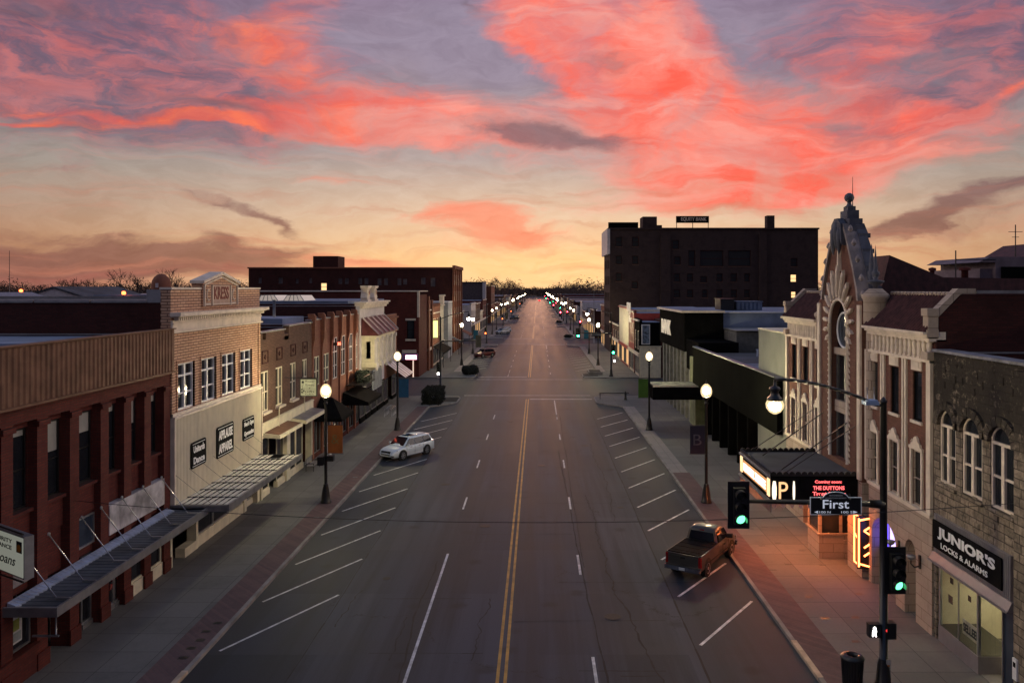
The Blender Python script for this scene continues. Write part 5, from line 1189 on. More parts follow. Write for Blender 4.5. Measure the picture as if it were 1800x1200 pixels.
# ground floor
m = MB(); d_ = [(33.15, 34.15, .1, 3.4), (35.0, 37.5, .1, 3.5)]; d_ += [(2*UC-35.0-2.5+0, 2*UC-35.0, .1, 3.3)]
walls(m, F, -.5, .06, u0, wl, .1, 4.8, d_)
archfill(m, F, -.5, .06, 33.15, 34.15, 2.8, 3.4); archfill(m, F, -.5, .06, 35.0, 37.5, 2.6, 3.5, 12); m.build('ground_floor_wall', M_terra, T); m = MB(); walls(m, F, -.5, .06, wr, u1, .1, 4.8, d_); archfill(m, F, -.5, .06, 44.7, 47.2, 2.6, 3.3, 12)
m.build('ground_floor_wall', M_terra, T)
m = MB(); 
for a, b in ((u0, wl), (wr, u1)): m.fbox(F, -.3, .16, a, b, 4.8, 4.95); m.fbox(F, -.3, .1, a, b, .1, .5) if False else None
m.build('string_course', M_cream, T)
m = MB(); m.fbox(F, -.5, -.44, 33.1, 34.2, .1, 3.4); m.build('niche_back', M_terra, T)
m = MB(); m.fbox(F, -1.5, -.5, 44.6, 47.3, .1, 3.4); m.build('recess_back', M_dkin, T)
bw = thing('lit_window', 'glowing violet blue arched window between marquee and signal pole', 'window', F.p(-.3, 36.2, 2))
m = MB(); m.fbox(F, -.48, -.42, 35.0, 37.5, 1.9, 3.5); m.build('pane', emit('violet_window_light', (.12, .08, 1.0), 2.2), bw)
m = MB(); m.fbox(F, -.42, -.30, 35.0, 37.5, 1.7, 1.9); 
for u in (35.8, 36.65): m.fbox(F, -.42, -.38, u-.02, u+.02, 1.9, 3.45)
m.build('frame', M_terra, bw)
m = MB(); m.fbox(F, -.41, -.40, 36.05, 36.6, 1.95, 3.4); m.build('bright_panel', emit('lilac_window_light', (.55, .45, 1.0), 2.2), bw)
m = MB(); m.fbox(F, -.5, -.44, 35.0, 37.5, .1, 1.7); m.build('lower_panel', M_terra, T)
for (u, lb) in ((32.75, 'curled black wall sconce between the arched niche and the stone building'), (34.65, 'curled black wall sconce left of the arched niche')):
    t = thing('wall_sconce', lb, 'wall lamp', F.p(.1, u, 2.9)); m = MB(); m.fbox(F, .06, .12, u-.06, u+.06, 2.5, 3.05); m.path([F.p(.1, u, 2.6), F.p(.3, u, 2.55), F.p(.45, u, 2.7), F.p(.45, u, 2.9)], .03); m.build('bracket', M_blackm, t); m = MB(); m.lathe(F.p(.45, u, 2.85), [(.05, 0), (.16, .08), (.19, .2), (0, .2)], 12); m.build('bowl', M_steel, t)
# tower
tz = 5.2
m = MB()
O0, O1 = UC-1.15, UC+1.15
walls(m, F, -.9, .25, wl+.35, wr-.35, tz-.5, 13.4, [(O0, O1, 5.2, 13.4)])
archfill(m, F, -.9, .25, O0, O1, 12.2, 13.401, 14)
def spire(w, z): return [(UC-w, z), (UC+w, z)]
prof = [(2.45, 13.4), (2.3, 14.0), (1.85, 15.0), (1.4, 15.85), (.95, 16.65), (.55, 17.3)]
for (w0, za), (w1, zb) in zip(prof[:-1], prof[1:]): m.fprism(F, -.3, .15, [(UC-w0, za), (UC+w0, za), (UC+w1, zb), (UC-w1, zb)])
m.build('tower_wall', M_brick_thea, T)
M_slatet = mat('weathered_blue_terracotta', (.085, .09, .12), .7, var=.3, stain=.5)
m = MB()   # mass behind, stepped
for (w0, za), (w1, zb) in zip(prof[:-1], prof[1:]):
    w0, w1 = w0+.15, w1+.2; m.hexa([F.p(-.3, UC-w0, za), F.p(-.3, UC+w0, za), F.p(-.85, UC+w0, za), F.p(-.85, UC-w0, za), F.p(-.3, UC-w1, zb), F.p(-.3, UC+w1, zb), F.p(-.75, UC+w1, zb), F.p(-.75, UC-w1, zb)])
    m.fbox(F, -.9, -.32, UC-w0-.06, UC+w0+.06, za-.1, za+.12)
m.fbox(F, -.9, -1.5, wl, wr, 5, 13.4); m.build('tower_back', M_slatet, T)
M_rake = mat('greyed_terracotta', (.26, .22, .22), .7, var=.3, stain=.5)
for s_ in (-1, 1):
    m = MB()   # cream raking edge with crockets
    for (w0, za), (w1, zb) in zip(prof[:-1], prof[1:]):
        m.hexa([F.p(-.3, UC+s_*(w0-.02), za), F.p(-.3, UC+s_*(w0+.12), za), F.p(.3, UC+s_*(w0+.12), za), F.p(.3, UC+s_*(w0-.08), za), F.p(-.3, UC+s_*(w1-.02), zb), F.p(-.3, UC+s_*(w1+.12), zb), F.p(.3, UC+s_*(w1+.12), zb), F.p(.3, UC+s_*(w1-.08), zb)])
        m.lathe(F.p(.15, UC+s_*(w0+.3), (za+zb)/2), [(.02, -.16), (.14, -.04), (.1, .1), (.03, .2), (0, .22)], 6)
    m.build('raking_edge', M_rake, T)
m = MB(); m.fbox(F, -.72, .05, UC-.92, UC+.92, 16.8, 17.2); m.fbox(F, -.66, .02, UC-.78, UC+.78, 17.2, 17.55)
m.fprism(F, .1, .42, [(UC-.75, 16.2), (UC-.35, 16.9), (UC+.35, 16.9), (UC+.75, 16.2), (UC+.62, 17.3), (UC+.2, 17.6), (UC-.2, 17.6), (UC-.62, 17.3)])
for c in (-.4, 0, .4): m.lathe(F.p(.4, UC+c, 15.7-(.0 if c else -.3)), [(0, 0), (.10, .3), (.15, .7), (.16, 1.1), (.08, 1.4), (0, 1.5)], 10)
m.fbox(F, -.6, -.0, UC-.48, UC+.48, 17.55, 18.0); m.fbox(F, -.5, -.1, UC-.3, UC+.3, 18.0, 18.22); m.build('spire_cap', M_slatet, T)
m = MB(); m.lathe(F.p(-.28, UC, 18.2), [(.26, 0), (.14, .08), (.09, .2), (.11, .26), (.21, .34), (.25, .48), (.21, .62), (.09, .71), (0, .73)], 14); m.build('finial_ball', M_slatet, T)
m = MB(); m.tube(F.p(-.3, UC-.4, 17.9), F.p(-.3, UC-.4, 19.7), .03, .01); m.build('lightning_rod', M_blackm, T)
# turrets with finials
for (c, zt, lab) in ((wl-.02, 13.7, 0), (wr+.02, 12.6, 0)):
    m = MB(); m.lathe(F.p(-.1, c, 4.9), [(.3, 0), (.3, zt-6.3)], 8); m.lathe(F.p(-.25, c, zt-1.6), [(.34, 0), (.52, .15), (.55, .3), (.55, 1.35), (.62, 1.45), (.62, 1.6), (.45, 1.75), (.3, 1.9), (0, 1.9)], 12)
    m.build('turret', M_terra, T)
    m = MB(); m.lathe(F.p(-.25, c, zt+.3), [(.1, 0), (.14, .15), (.4, .3), (.4, .36), (.1, .42), (.16, .6), (.2, .75), (.1, .85), (.09, 1.0), (0, 2.1)], 10); m.build('turret_finial', M_slatet, T)
for c in (UC-2.35, UC+2.35): m = MB(); m.lathe(F.p(-.45, c, 14.3), [(.18, 0), (.2, .5), (.12, .6), (.15, .8), (.02, 1.8), (0, 1.9)], 8); m.build('spire_pinnacle', M_slatet, T)
# sunburst
Z0 = 12.2
m = MB()
for i in range(15):
    t = math.pi*(-.16+1.32*i/14); dx_, dz_ = math.cos(t), math.sin(t)
    rin = 1.32; ro = [1.9, 2.0, 2.05, 2.1, 2.2, 2.45, 2.75, 2.9][min(i, 14-i)]; w = .095
    px_, pz_ = -dz_, dx_
    pt = lambda r, o: (UC+dx_*r+px_*o, Z0+dz_*r*(1.04)+pz_*o)
    m.fprism(F, .25, .40, [pt(rin, -w*.7), pt(ro-.25, -w*1.15), pt(ro, 0), pt(ro-.25, w*1.15), pt(rin, w*.7)])
    m.fprism(F, .40, .44, [pt(rin+.1, -w*.25), pt(ro-.3, -w*.5), pt(ro-.3, w*.5), pt(rin+.1, w*.25)])
m.fprism(F, .15, .33, [(UC-.11, 14.9), (UC+.11, 14.9), (UC, 16.4)])
m.build('sunburst', M_cream, T)
m = MB()
for i in range(24):
    t0, t1 = math.pi*i/24, math.pi*(i+1)/24
    for r_ in (1.2,): m.tube(F.p(.28, UC+r_*math.cos(t0), Z0+1.25*math.sin(t0)), F.p(.28, UC+r_*math.cos(t1), Z0+1.25*math.sin(t1)), .09, n=6, cap=False)
for s_ in (-1, 1):
    m.tube(F.p(.28, UC+s_*1.2, Z0), F.p(.28, UC+s_*1.2, 5.2), .09, n=8)
    z = 5.3
    while z < 12: m.tube(F.p(.2, UC+s_*1.42, z), F.p(.32, UC+s_*1.30, z+.18), .07, n=5); z += .3
m.build('arch_moulding', M_cream, T)
# recess contents
m = MB(); m.fbox(F, -.2, -.12, O0, O1, 5.2, 13.4); m.build('tall_window', M_glass, T)
m = MB(); m.fbox(F, -.12, -.05, UC-.04, UC+.04, 5.2, 10.6); m.fbox(F, -.12, -.05, O0, O0+.08, 5.2, 10.6); m.fbox(F, -.12, -.05, O1-.08, O1, 5.2, 10.6); m.build('mullion', M_steel, T)
m = MB(); m.fbox(F, -.12, .08, O0, O1, 10.55, 10.9); m.fbox(F, -.12, .04, O0, O1, 7.55, 8.15); m.build('spandrel', M_terra, T)
m = MB()
for i in range(24):
    t0, t1 = math.tau*i/24, math.tau*(i+1)/24; m.tube(F.p(-.02, UC+.88*math.cos(t0), 11.85+.9*math.sin(t0)), F.p(-.02, UC+.88*math.cos(t1), 11.85+.9*math.sin(t1)), .06, n=6, cap=False)
m.build('round_window_ring', M_white, T)
m = MB(); m.fprism(F, -.11, -.06, [(UC+.86*math.cos(math.tau*i/24), 11.85+.88*math.sin(math.tau*i/24)) for i in range(24)]); m.build('round_window', M_glassb, T)
# arms of wall above marquee
for c in (wl+.35, wr-.35-.0): 
    m = MB(); m.fbox(F, .25, .36, c-(.0 if c < UC else .35), c+(.35 if c < UC else 0), 4.8, 13.2); m.build('tower_pilaster', M_cream, T)
m = MB(); m.fbox(F, -.9, .25, wl+.35, O0, .1, 4.7); m.fbox(F, -.9, .25, O1, wr-.35, .1, 4.7); m.build('entrance_pier', M_terra, T)
# entrance recess glowing orange
m = MB(); m.fbox(F, -3.6, -3.5, wl+.3, wr-.3, .1, 3.6); m.fbox(F, -3.5, -.9, wl+.25, wl+.35, .1, 3.6); m.fbox(F, -3.5, -.9, wr-.35, wr-.25, .1, 3.6); m.build('lobby_wall', M_terra, T)
tb = thing('ticket_booth', 'pale panelled ticket booth glowing orange under the theatre marquee', 'ticket booth', F.p(-.8, UC+.3, .15))
m = MB(); m.fbox(F, -.7, 1.35, UC-.2, UC+1.5, .15, 1.35); m.fbox(F, -.75, 1.45, UC-.3, UC+1.6, 1.35, 1.45); m.fbox(F, -.7, 1.35, UC-.2, UC+1.5, 2.75, 3.5)
for (da, db) in ((-.7, -.5), (.15, .3), (1.2, 1.35)): m.fbox(F, da, db, UC-.2, UC-.05, 1.45, 2.75); m.fbox(F, da, db, UC+1.35, UC+1.5, 1.45, 2.75)
m.fbox(F, -.3, .1, UC-.26, UC-.2, .4, 1.1)
m.build('body', M_terra, tb); m = MB(); m.fbox(F, -.65, 1.3, UC-.15, UC+1.45, 1.45, 2.75); m.build('glass', M_glass, tb)
cab = [(38.25, 'neon framed poster case at the near side of the theatre entrance'), (44.0, 'neon framed poster case at the far side of the theatre entrance')]
for c, lb in cab:
    t = thing('neon_poster_case', lb, 'poster case', F.p(.3, c, 1)); m = MB(); m.fbox(F, .25, .42, c-.42, c+.42, .7, 3.2); m.build('case', M_blackm, t)
    ff = FF(37.83 if c < UC else 43.5)
    m = MB(); M_neon = emit('orange_neon_tube', (1, .20, .05), 10)
    for (a, za, b, zb) in ((-.36, .8, -.36, 3.1), (.36, .8, .36, 3.1), (-.36, .8, .36, .8), (-.36, 3.1, .36, 3.1), (-.36, 1.9, .36, 2.2)): m.tube(F.p(.45, c+a, za), F.p(.45, c+b, zb), .03, n=6)
    m.build('neon_tube', M_neon, t)
    x0_ = XR-.42; m = MB(); yy = c-.44
    for (a, za, b, zb) in ((0, .8, 0, 3.1), (-.55, .8, -.55, 3.1), (0, .8, -.55, .95), (0, 3.1, -.55, 3.0), (0, 2.3, -.3, 2.5), (0, 1.9, -.3, 1.7), (-.3, 2.5, 0, 2.7), (0, 1.5, -.3, 1.3)): m.tube((XR+a, yy, za), (XR+b, yy, zb), .04, n=6)
    m.build('side_neon_tube', M_neon, t)
    m = MB(); m.box(XR-.62, XR+.05, yy+.01, yy+.06, .7, 3.2); m.build('side_panel', M_blackm, t)
# --- marquee
Q = thing('marquee', 'black projecting theatre marquee with lit letters and red message board', 'marquee', F.p(2, UC, 4))
a0, a1 = 38.65, 44.4; dM = 4.5
m = MB(); m.fbox(F, 0.26, dM, a0, a1, 3.6, 4.9); m.build('body', M_blackc, Q)
m = MB(); m.fbox(F, .3, dM-.25, a0+.2, a1-.2, 4.9, 4.94); m.build('roof', M_roofdark, Q)
m = MB()
def crest(p, q, nseg):
    p = Vector(p); q = Vector(q)
    for i in range(nseg):
        a = p.lerp(q, i/nseg); b = p.lerp(q, (i+1)/nseg); c = (a+b)/2; n = (q-p).cross(Vector((0, 0, 1))).normalized()*.05
        for k in range(4):
            t0, t1 = math.pi*k/4, math.pi*(k+1)/4; r = (b-a).length/2; d = (b-a).normalized()
            m.prism([c-d*math.cos(t0)*r, c-d*math.cos(t0)*r+Vector((0, 0, .15*math.sin(t0)+.08)), c-d*math.cos(t1)*r+Vector((0, 0, .15*math.sin(t1)+.08)), c-d*math.cos(t1)*r], n)
crest(F.p(.3, a0, 4.9), F.p(dM, a0, 4.9), 14); crest(F.p(dM, a0, 4.9), F.p(dM, a1, 4.9), 18); crest(F.p(.3, a1, 4.9), F.p(dM, a1, 4.9), 14)
m.build('scalloped_crest', M_blackm, Q)
m = MB(); m.fbox(F, dM, dM+.1, a0-.1, a1+.1, 3.62, 3.7); m.fbox(F, dM, dM+.08, a0, a1, 4.8, 4.9); m.fbox(F, .3, dM+.1, a0-.1, a0-.02, 3.58, 3.68); m.fbox(F, dM, dM+.06, a0, a1, 3.74, 3.77); m.build('chrome_trim', M_alum, Q)
m = MB(); u = a0
while u < a1: m.fbox(F, dM-.05, dM+.02, u, u+.06, 3.15, 3.6); u += .17
m.build('fringe', M_steel, Q)
M_lit = emit('warm_white_sign_light', (1.0, .62, .32), 1.7); M_litw = emit('white_tube_light', (1, .85, .66), 1.6)
m = MB(); m.fbox(F, dM+.002, dM+.03, a0+.55, a1-.75, 3.98, 4.62); m.build('light_board', emit('light_board_glow', (1.0, .45, .16), .75), Q)
text('MEMORIAL THEATRE', Q, emit('letter_glow', (1, .85, .65), 2.4), F, dM+.05, (a0+a1)/2-.1, 4.3, .42, 4.2, .03, flip=-1, bold=.03)
for u in (a0+.12, a0+.35, a1-.5, a1-.25): m = MB(); m.fbox(F, dM+.0, dM+.06, u-.05, u+.05, 3.9, 4.75); m.build('light_tube', M_lit, Q)
fm = FF(a0)
m = MB()
for (x, w) in ((XR-dM+.17, .085), (XR-dM+1.12, .045)): m.lathe((x, a0-.06, 3.72), [(w*.8, 0), (w*1.3, .3), (w*1.3, .65), (w*.8, .95), (0, .95)], 10)
m.build('light_tube', M_litw, Q)
text('P', Q, emit('amber_letter', (1, .56, .26), 1.3), fm, .03, XR-dM+.62, 4.22, .82, .44, .03, name='letter_p')
M_led = emit('red_led', (1, .12, .12), 2.6)
for i, (s, w) in enumerate((('Coming soon:', 1.3), ('THE DUTTONS', 1.52), ('Trent Bruner', 1.6))):
    text(s, Q, M_led, fm, .03, XR-dM+2.8+.02*i, 4.62-i*.28, .19, w, .01, name='led_line', bold=.02)
m = MB(); m.box(XR-dM+1.5, XR-.6, a0-.02, a0, 3.75, 4.85); m.build('message_board', M_blackc, Q)
for i in range(9): m = MB(); x = XR-dM+.2+i*.42; m.prism([(x-.1, a0-.03, 3.56), (x+.1, a0-.03, 3.56), (x+.1, a0-.03, 3.44), (x, a0-.03, 3.32), (x-.1, a0-.03, 3.44)], (0, .05, 0)); m.build('shield_pendant', mat('pendant_cream', (.6, .42, .34), .6), Q)
m = MB(); m.fbox(F, .4, dM-.3, a0+.25, a1-.25, 3.57, 3.6); m.build('soffit', M_creamp, Q)
M_soff = emit('orange_soffit_bulb', (1, .26, .08), 300)
for i in range(4):
    for j in range(4):
        m = MB(); c = F.p(.8+i*.95, a0+.8+j*1.35, 3.5); m.lathe(c, [(0, -.05), (.06, -.03), (.08, .02), (.06, .07)], 8); m.build('soffit_bulb', M_soff, Q)
for u in (a0+1.2, a1-1.2): m = MB(); m.tube(F.p(.3, u, 7.3), F.p(3.6, u, 4.95), .03, n=6); m.build('tie_rod', M_blackm, Q)
for u in (a0+.2, a1+.15): m = MB(); m.tube(F.p(.3, u, 7.3), F.p(3.9, u-.1, 4.95), .02, n=6); m.build('tie_rod', M_blackm, Q)

# --- grey stucco building
G = thing('stucco_building', 'blank grey green stucco wall between the theatre and the long dark fascia', 'building', (XR+8, 53.6, .15))
m = MB(); m.fbox(F, -25, 0, 50.45, 56.9, .1, 11.1); m.build('wall', M_stucco, G); m = MB(); m.fbox(F, -25, .06, 50.45, 56.95, 11.1, 11.2); m.build('coping', M_creamp, G)
# --- long low block with dark fascia
H = thing('low_building', 'long low shop block hidden behind a plain dark olive fascia', 'building', (XR+8, 68, .15))
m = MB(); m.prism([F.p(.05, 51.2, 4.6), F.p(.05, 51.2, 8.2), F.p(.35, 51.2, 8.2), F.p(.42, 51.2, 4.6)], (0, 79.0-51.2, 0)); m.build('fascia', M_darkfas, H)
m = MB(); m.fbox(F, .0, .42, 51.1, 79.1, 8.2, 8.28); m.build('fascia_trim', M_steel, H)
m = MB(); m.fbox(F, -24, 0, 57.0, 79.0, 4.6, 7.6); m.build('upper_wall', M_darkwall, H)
m = MB(); m.fbox(F, -24, -.02, 57.3, 78.7, 7.6, 7.64); m.build('roof', M_roofdark, H); m = MB(); m.fbox(F, -9, -.05, 58.5, 67.5, 7.64, 7.66); m.build('roof_lit_patch', M_roofblue, H)  # bluish patch paints the sky-lit part of the dark roof
m = MB(); m.fbox(F, -24, -2.2, 57, 79, .1, 4.6); m.build('shop_wall', M_dkin, H)
for i in range(7):
    a = 57.3+i*3.05; m = MB(); m.fbox(F, -2.2, -.1, a-.18, a+.18, .1, 4.6); m.build('shop_pier', M_stucco if i == 0 else M_darkwall, H)
    window(H, F, -1.2, a+.2, a+2.85, .5, 4.3, M_steel, M_glass, ft=.06, rail=False, transom=3.2, name='shop_window')
    m = MB(); m.fbox(F, -1.3, -.9, a+.2, a+2.85, .1, .5); m.build('kick_panel', M_darkwall, H)
for (X, Y, w, d, h) in ((22, 68, 3, 2.4, .5), (26, 72, 2, 2, .9), (20.5, 74, .6, .6, .6), (30, 66, 5, 3, .4)):
    q = thing('roof_unit', {3: 'wide low skylight box on the low blue roof', 2: 'square air unit on the low blue roof', .6: 'tiny vent on the low blue roof', 5: 'long duct on the low blue roof'}[w], 'roof unit', (X, Y, 7.65)); m = MB(); m.box(X, X+w, Y, Y+d, 7.65, 7.65+h); m.box(X-.05, X+w+.05, Y-.05, Y+d+.05, 7.65+h, 7.72+h); m.build('case', M_roofblue, q)
t = thing('door_glow', 'orange lit shop doorway glowing onto the right pavement', 'door', F.p(-.5, 57, 1)); m = MB(); m.fbox(F, -1.9, -1.8, 61.0, 62.3, .3, 2.6); m.build('lit_pane', emit('orange_door_light', (1, .22, .06), 16), t)
t = thing('door_glow', 'small orange lit doorway nearer the marquee', 'door', F.p(-.5, 52, 1)); m = MB(); m.fbox(F, .3, .34, 50.9, 51.6, .3, 1.4); m.build('lit_pane', emit('orange_door_light2', (1, .16, .05), 4), t)
# flat canopy
K = thing('flat_canopy', 'big flat black canopy projecting over the right pavement', 'canopy', F.p(2.4, 78, 4))
m = MB(); m.fbox(F, 0, 4.75, 76.3, 80.1, 3.35, 4.62); m.build('box', M_blackc, K); m = MB(); m.fbox(F, .1, 4.65, 76.4, 80.0, 4.62, 4.66); m.build('top', mat('pale_canopy_top', (.13, .14, .12), .7, var=.4), K)
m = MB(); m.fbox(F, 0, 4.75, 76.27, 76.3, 4.56, 4.7); m.fbox(F, .0, .1, 76.3, 80.1, 4.66, 4.76); m.build('edge_trim', M_alum, K)
# black bank building
BK = thing('bank_building', 'black boxy bank building with white letters and grey fins', 'building', (XR+10, 95, .15))
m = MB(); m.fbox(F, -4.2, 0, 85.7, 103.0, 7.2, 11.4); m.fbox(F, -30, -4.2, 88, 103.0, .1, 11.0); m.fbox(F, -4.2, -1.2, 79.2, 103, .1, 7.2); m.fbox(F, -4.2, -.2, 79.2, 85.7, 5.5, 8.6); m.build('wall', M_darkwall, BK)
m = MB(); m.fbox(F, -4.3, .35, 85.5, 103.2, 11.4, 11.62); m.build('roof_edge', M_cream, BK); m = MB(); m.fbox(F, -4.2, .2, 85.7, 103, 11.62, 11.66); m.build('roof', M_roofblue, BK)
for i in range(8): m = MB(); a = 83.0+i*2.45; m.fbox(F, -1.2, -.05, a, a+.55, .1, 7.2 if a > 85 else 5.5); m.build('fin', mat('fin_grey', (.22, .22, .2), .6, stain=.3), BK)
m = MB(); m.fbox(F, -1.2, .02, 79.6, 82.6, .1, 7.0); m.build('stone_panel', mat('olive_panel', (.22, .24, .13), .7, stain=.3), BK)
for i in range(7): window(BK, F, -1.15, 83.75+i*2.45, 85.2+i*2.45, .4, 7.0, M_steel, M_glass, ft=.05, rail=True, name='tall_window')
bl = thing('bank_sign', 'white letters BANK on the black bank wall', 'shop sign', F.p(.1, 99, 9.5))
text('BANK', bl, emit('soft_white_letter', (1, .82, .6), .35, (.6, .55, .45)), F, .08, 97.5, 9.35, 1.75, 6.8, .1, flip=-1, bold=.03)
# blue-grey roof wing behind
WG = thing('roof_wing', 'long pale blue grey penthouse wing behind the black bank', 'building', (30, 100, .15))
m = MB(); m.box(20.1, 46, 86.5, 90, .1, 11.0); m.build('wall', M_roofblue, WG); m = MB(); m.box(20.0, 46, 86.4, 110, 11.3, 11.42); m.box(20.05, 46, 86.44, 110, 11.0, 11.3); m.build('roof', M_roofblue, WG)
m = MB(); m.box(19.9, 46, 86.3, 86.44, 11.36, 11.46); m.build('edge_trim', M_white, WG)
m = MB()
for x in (29.3, 30.4): m.tube((x, 86.3, 8.3), (x, 86.3, 11.6), .04, n=5)
for k in range(9): m.tube((29.3, 86.3, 8.5+k*.33), (30.4, 86.3, 8.5+k*.33), .03, n=4)
m.build('ladder', M_steel, WG)
LW = thing('side_annex', 'lower dark grey annex with a pale coping behind the low roof', 'building', (26, 84, .15))
m = MB(); m.box(20.1, 42, 80.5, 86.2, .1, 9.6); m.box(22.6, 42, 80.4, 80.5, 9.0, 9.7); m.build('wall', mat('annex_grey', (.10, .10, .095), .8, stain=.3), LW); m = MB(); m.box(20.0, 42.0, 80.3, 86.2, 9.7, 9.78); m.build('coping', M_steel, LW)
for (x, w, h, c, lb) in ((21.6, 1.6, 1.3, M_blackm, 'black boxy roof vent on the pale wing roof'), (23.5, 3.0, 1.0, M_roofblue, 'blue louvred air conditioner on the pale wing roof'), (37, 4, .9, M_blackm, 'dark low roof hatch at the right of the wing roof')):
    q = thing('roof_unit', lb, 'roof unit', (x, 95, 11.4)); m = MB(); m.box(x, x+w, 94, 97, 11.42, 11.42+h)
    if w == 3.0:
        for k in range(6): m.box(x+.1+k*.48, x+.35+k*.48, 93.9, 94, 11.5, 12.3)
    m.box(x-.1, x+w+.1, 93.9, 97.1, 11.42+h, 11.5+h); m.build('case', c, q)

# --- rooftop clutter and block behind the theatre at far right
M_pent = mat('dusky_mauve_metal', (.16, .12, .14), .7, stain=.3)
RB = thing('roof_penthouse', 'boxy rooftop penthouse with a hipped roof at the far right skyline', 'building', (28, 46, 12.5))
m = MB(); m.box(25.3, 28.9, 44, 50, 12.5, 15.45); m.box(24.6, 25.3, 44.3, 50, 12.5, 15.1); m.build('wall', M_pent, RB); m = MB(); m.box(25.6, 28.2, 43.9, 44, 13.3, 15.2); m.build('dark_louvre', M_darkwall, RB)
m = MB(); m.prism([(24.4, 44, 15.45), (29, 44, 15.45), (29, 44, 15.75), (25, 44, 15.75)], (0, 6, 0)); m.build('roof', M_pent, RB)
RC = thing('gabled_block', 'dark gabled roof block at the right edge of the skyline', 'building', (31, 46, 12.5))
m = MB(); m.prism([(28.9, 44.5, 12.5), (28.9, 44.5, 15.4), (30.9, 44.5, 16.6), (36, 44.5, 16.6), (36, 44.5, 12.5)], (0, 8, 0)); m.build('wall', M_darkwall, RC); m = MB(); m.prism([(28.7, 44.3, 15.35), (30.9, 44.3, 16.65), (36, 44.3, 16.65), (36, 44.3, 16.8), (30.8, 44.3, 16.8), (28.6, 44.3, 15.5)], (0, 8.4, 0)); m.build('roof', M_tile, RC)
m = MB(); m.box(30.2, 30.5, 44.45, 44.5, 14.0, 15.0); m.build('window', M_lilac, RC)
t = thing('chimney', 'short maroon pipe chimney near the right skyline', 'chimney', (23.6, 44, 12.5)); m = MB(); m.tube((23.6, 44, 12.5), (23.6, 44, 15.1), .2, .18); m.lathe((23.6, 44, 15.0), [(.3, 0), (.3, .15), (0, .2)], 10); m.build('flue', M_brick_red, t); m = MB(); m.box(23.2, 24.3, 43.7, 44.6, 12.5, 14.0); m.build('base', M_lilac, t)
t = thing('antenna', 'thin television aerial on the far right roof', 'antenna', (27, 45, 15.7)); m = MB(); m.tube((27, 45, 15.7), (27, 45, 17.6), .03, n=5); m.tube((26.6, 45, 17.2), (27.4, 45, 17.2), .015, n=4); m.tube((26.8, 45, 16.9), (27.2, 45, 16.9), .015, n=4); m.build('mast', M_blackm, t)
t = thing('antenna', 'green mast with a crossbar beside the maroon pipe chimney', 'antenna', (23.1, 44, 14)); m = MB(); m.tube((23.1, 44, 13.8), (23.1, 44, 16.1), .035, n=5); m.tube((23.1, 44, 15.6), (25.3, 44, 15.6), .03, n=5); m.build('mast', M_blackm, t)
# ------------------------------------------------------------------ big far buildings
M_litwin = emit('lit_hotel_window', (1.0, .62, .28), 1.5)
M_palewin = mat('pale_curtained_window', (.16, .13, .125), .5, var=.4, scale=.8)
HT = thing('hotel', 'tall dark brick hotel with roof signs behind the right side shops', 'building', (38, 182, .15))
y0, y1, x0, x1, h = 174.0, 189.0, 15.8, 61.3, 26.9
f = FF(y0); s_ = y0/1400
X = lambda p: (p-945)*s_
Z = lambda p: 14-(p-507)*s_
rows = []
win = []
for (px, py, pw, ph, k) in [(1088, 425, 12, 17, 0), (1117, 425, 12, 17, 0), (1088, 457, 11, 15, 0), (1117, 457, 11, 15, 0), (1088, 487, 11, 15, 0), (1116, 501, 11, 13, 0), (1188, 430, 12, 16, 0), (1191, 458, 11, 15, 0), (1190, 488, 11, 15, 0),
        (1213, 488, 11, 15, 0), (1237, 491, 12, 11, 0), (1265, 488, 11, 15, 0), (1290, 488, 11, 15, 0), (1313, 488, 10, 15, 0), (1190, 516, 11, 14, 0), (1213, 516, 11, 14, 0), (1239, 516, 10, 14, 0), (1265, 516, 11, 14, 0), (1290, 516, 11, 14, 0), (1313, 516, 10, 14, 0),
        (1216, 454, 12, 28, 0), (1251, 454, 41, 28, 0), (1300, 454, 40, 28, 0), (1396, 461, 12, 15, 0), (1395, 489, 11, 14, 1), (1395, 518, 9, 12, 1), (1166, 488, 9, 15, 0), (1166, 516, 9, 15, 0), (1340, 516, 10, 14, 0), (1340, 455, 10, 30, 0)]:
    win.append((X(px-pw/2), X(px+pw/2), Z(py+ph/2), Z(py-ph/2), k))
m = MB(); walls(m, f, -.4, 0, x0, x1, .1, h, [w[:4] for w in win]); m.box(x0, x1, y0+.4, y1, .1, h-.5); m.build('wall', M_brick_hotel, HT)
m = MB(); m.box(x0-.4, x1+.2, y0-.25, y0+.5, h, h+.35); m.box(x0-.4, x0+.5, y0, y1, h, h+.35); m.build('cornice', M_brick_hotel, HT)
for i, w in enumerate(win):
    q = window(HT, f, -.3, w[0], w[1], w[2], w[3], M_brick_dark, M_litwin if w[4] else glassdark('hotel_glass', (.006, .006, .008), .5), ft=.12, rail=True, sill=M_brick_brown)
m = MB(); m.box(X(1161), X(1178), y0-.5, y0, .1, h-1); m.box(X(1334), X(1347), y0-.5, y0, .1, h-1); m.build('pilaster', M_brick_hotel, HT)
m = MB(); m.box(X(1131), X(1156), y0+1, y0+6, h, Z(380)); m.box(X(1156), X(1165), y0+1, y0+5, h, Z(395)); m.build('lift_house', M_brick_hotel, HT)
m = MB(); m.box(X(1351), X(1364), y0+1, y0+3, h, Z(378)); m.build('chimney', M_brick_hotel, HT)
m = MB(); fl = Fr((x0, 0, 0), (-1, 0, 0), (0, 1, 0)); 
for k in range(6): 
    for j in range(3): window(HT, fl, -.02, y0+2+j*4.5, y0+3.6+j*4.5, 4+k*3.6, 6+k*3.6, M_brick_hotel, M_glass, ft=.1, rail=False)
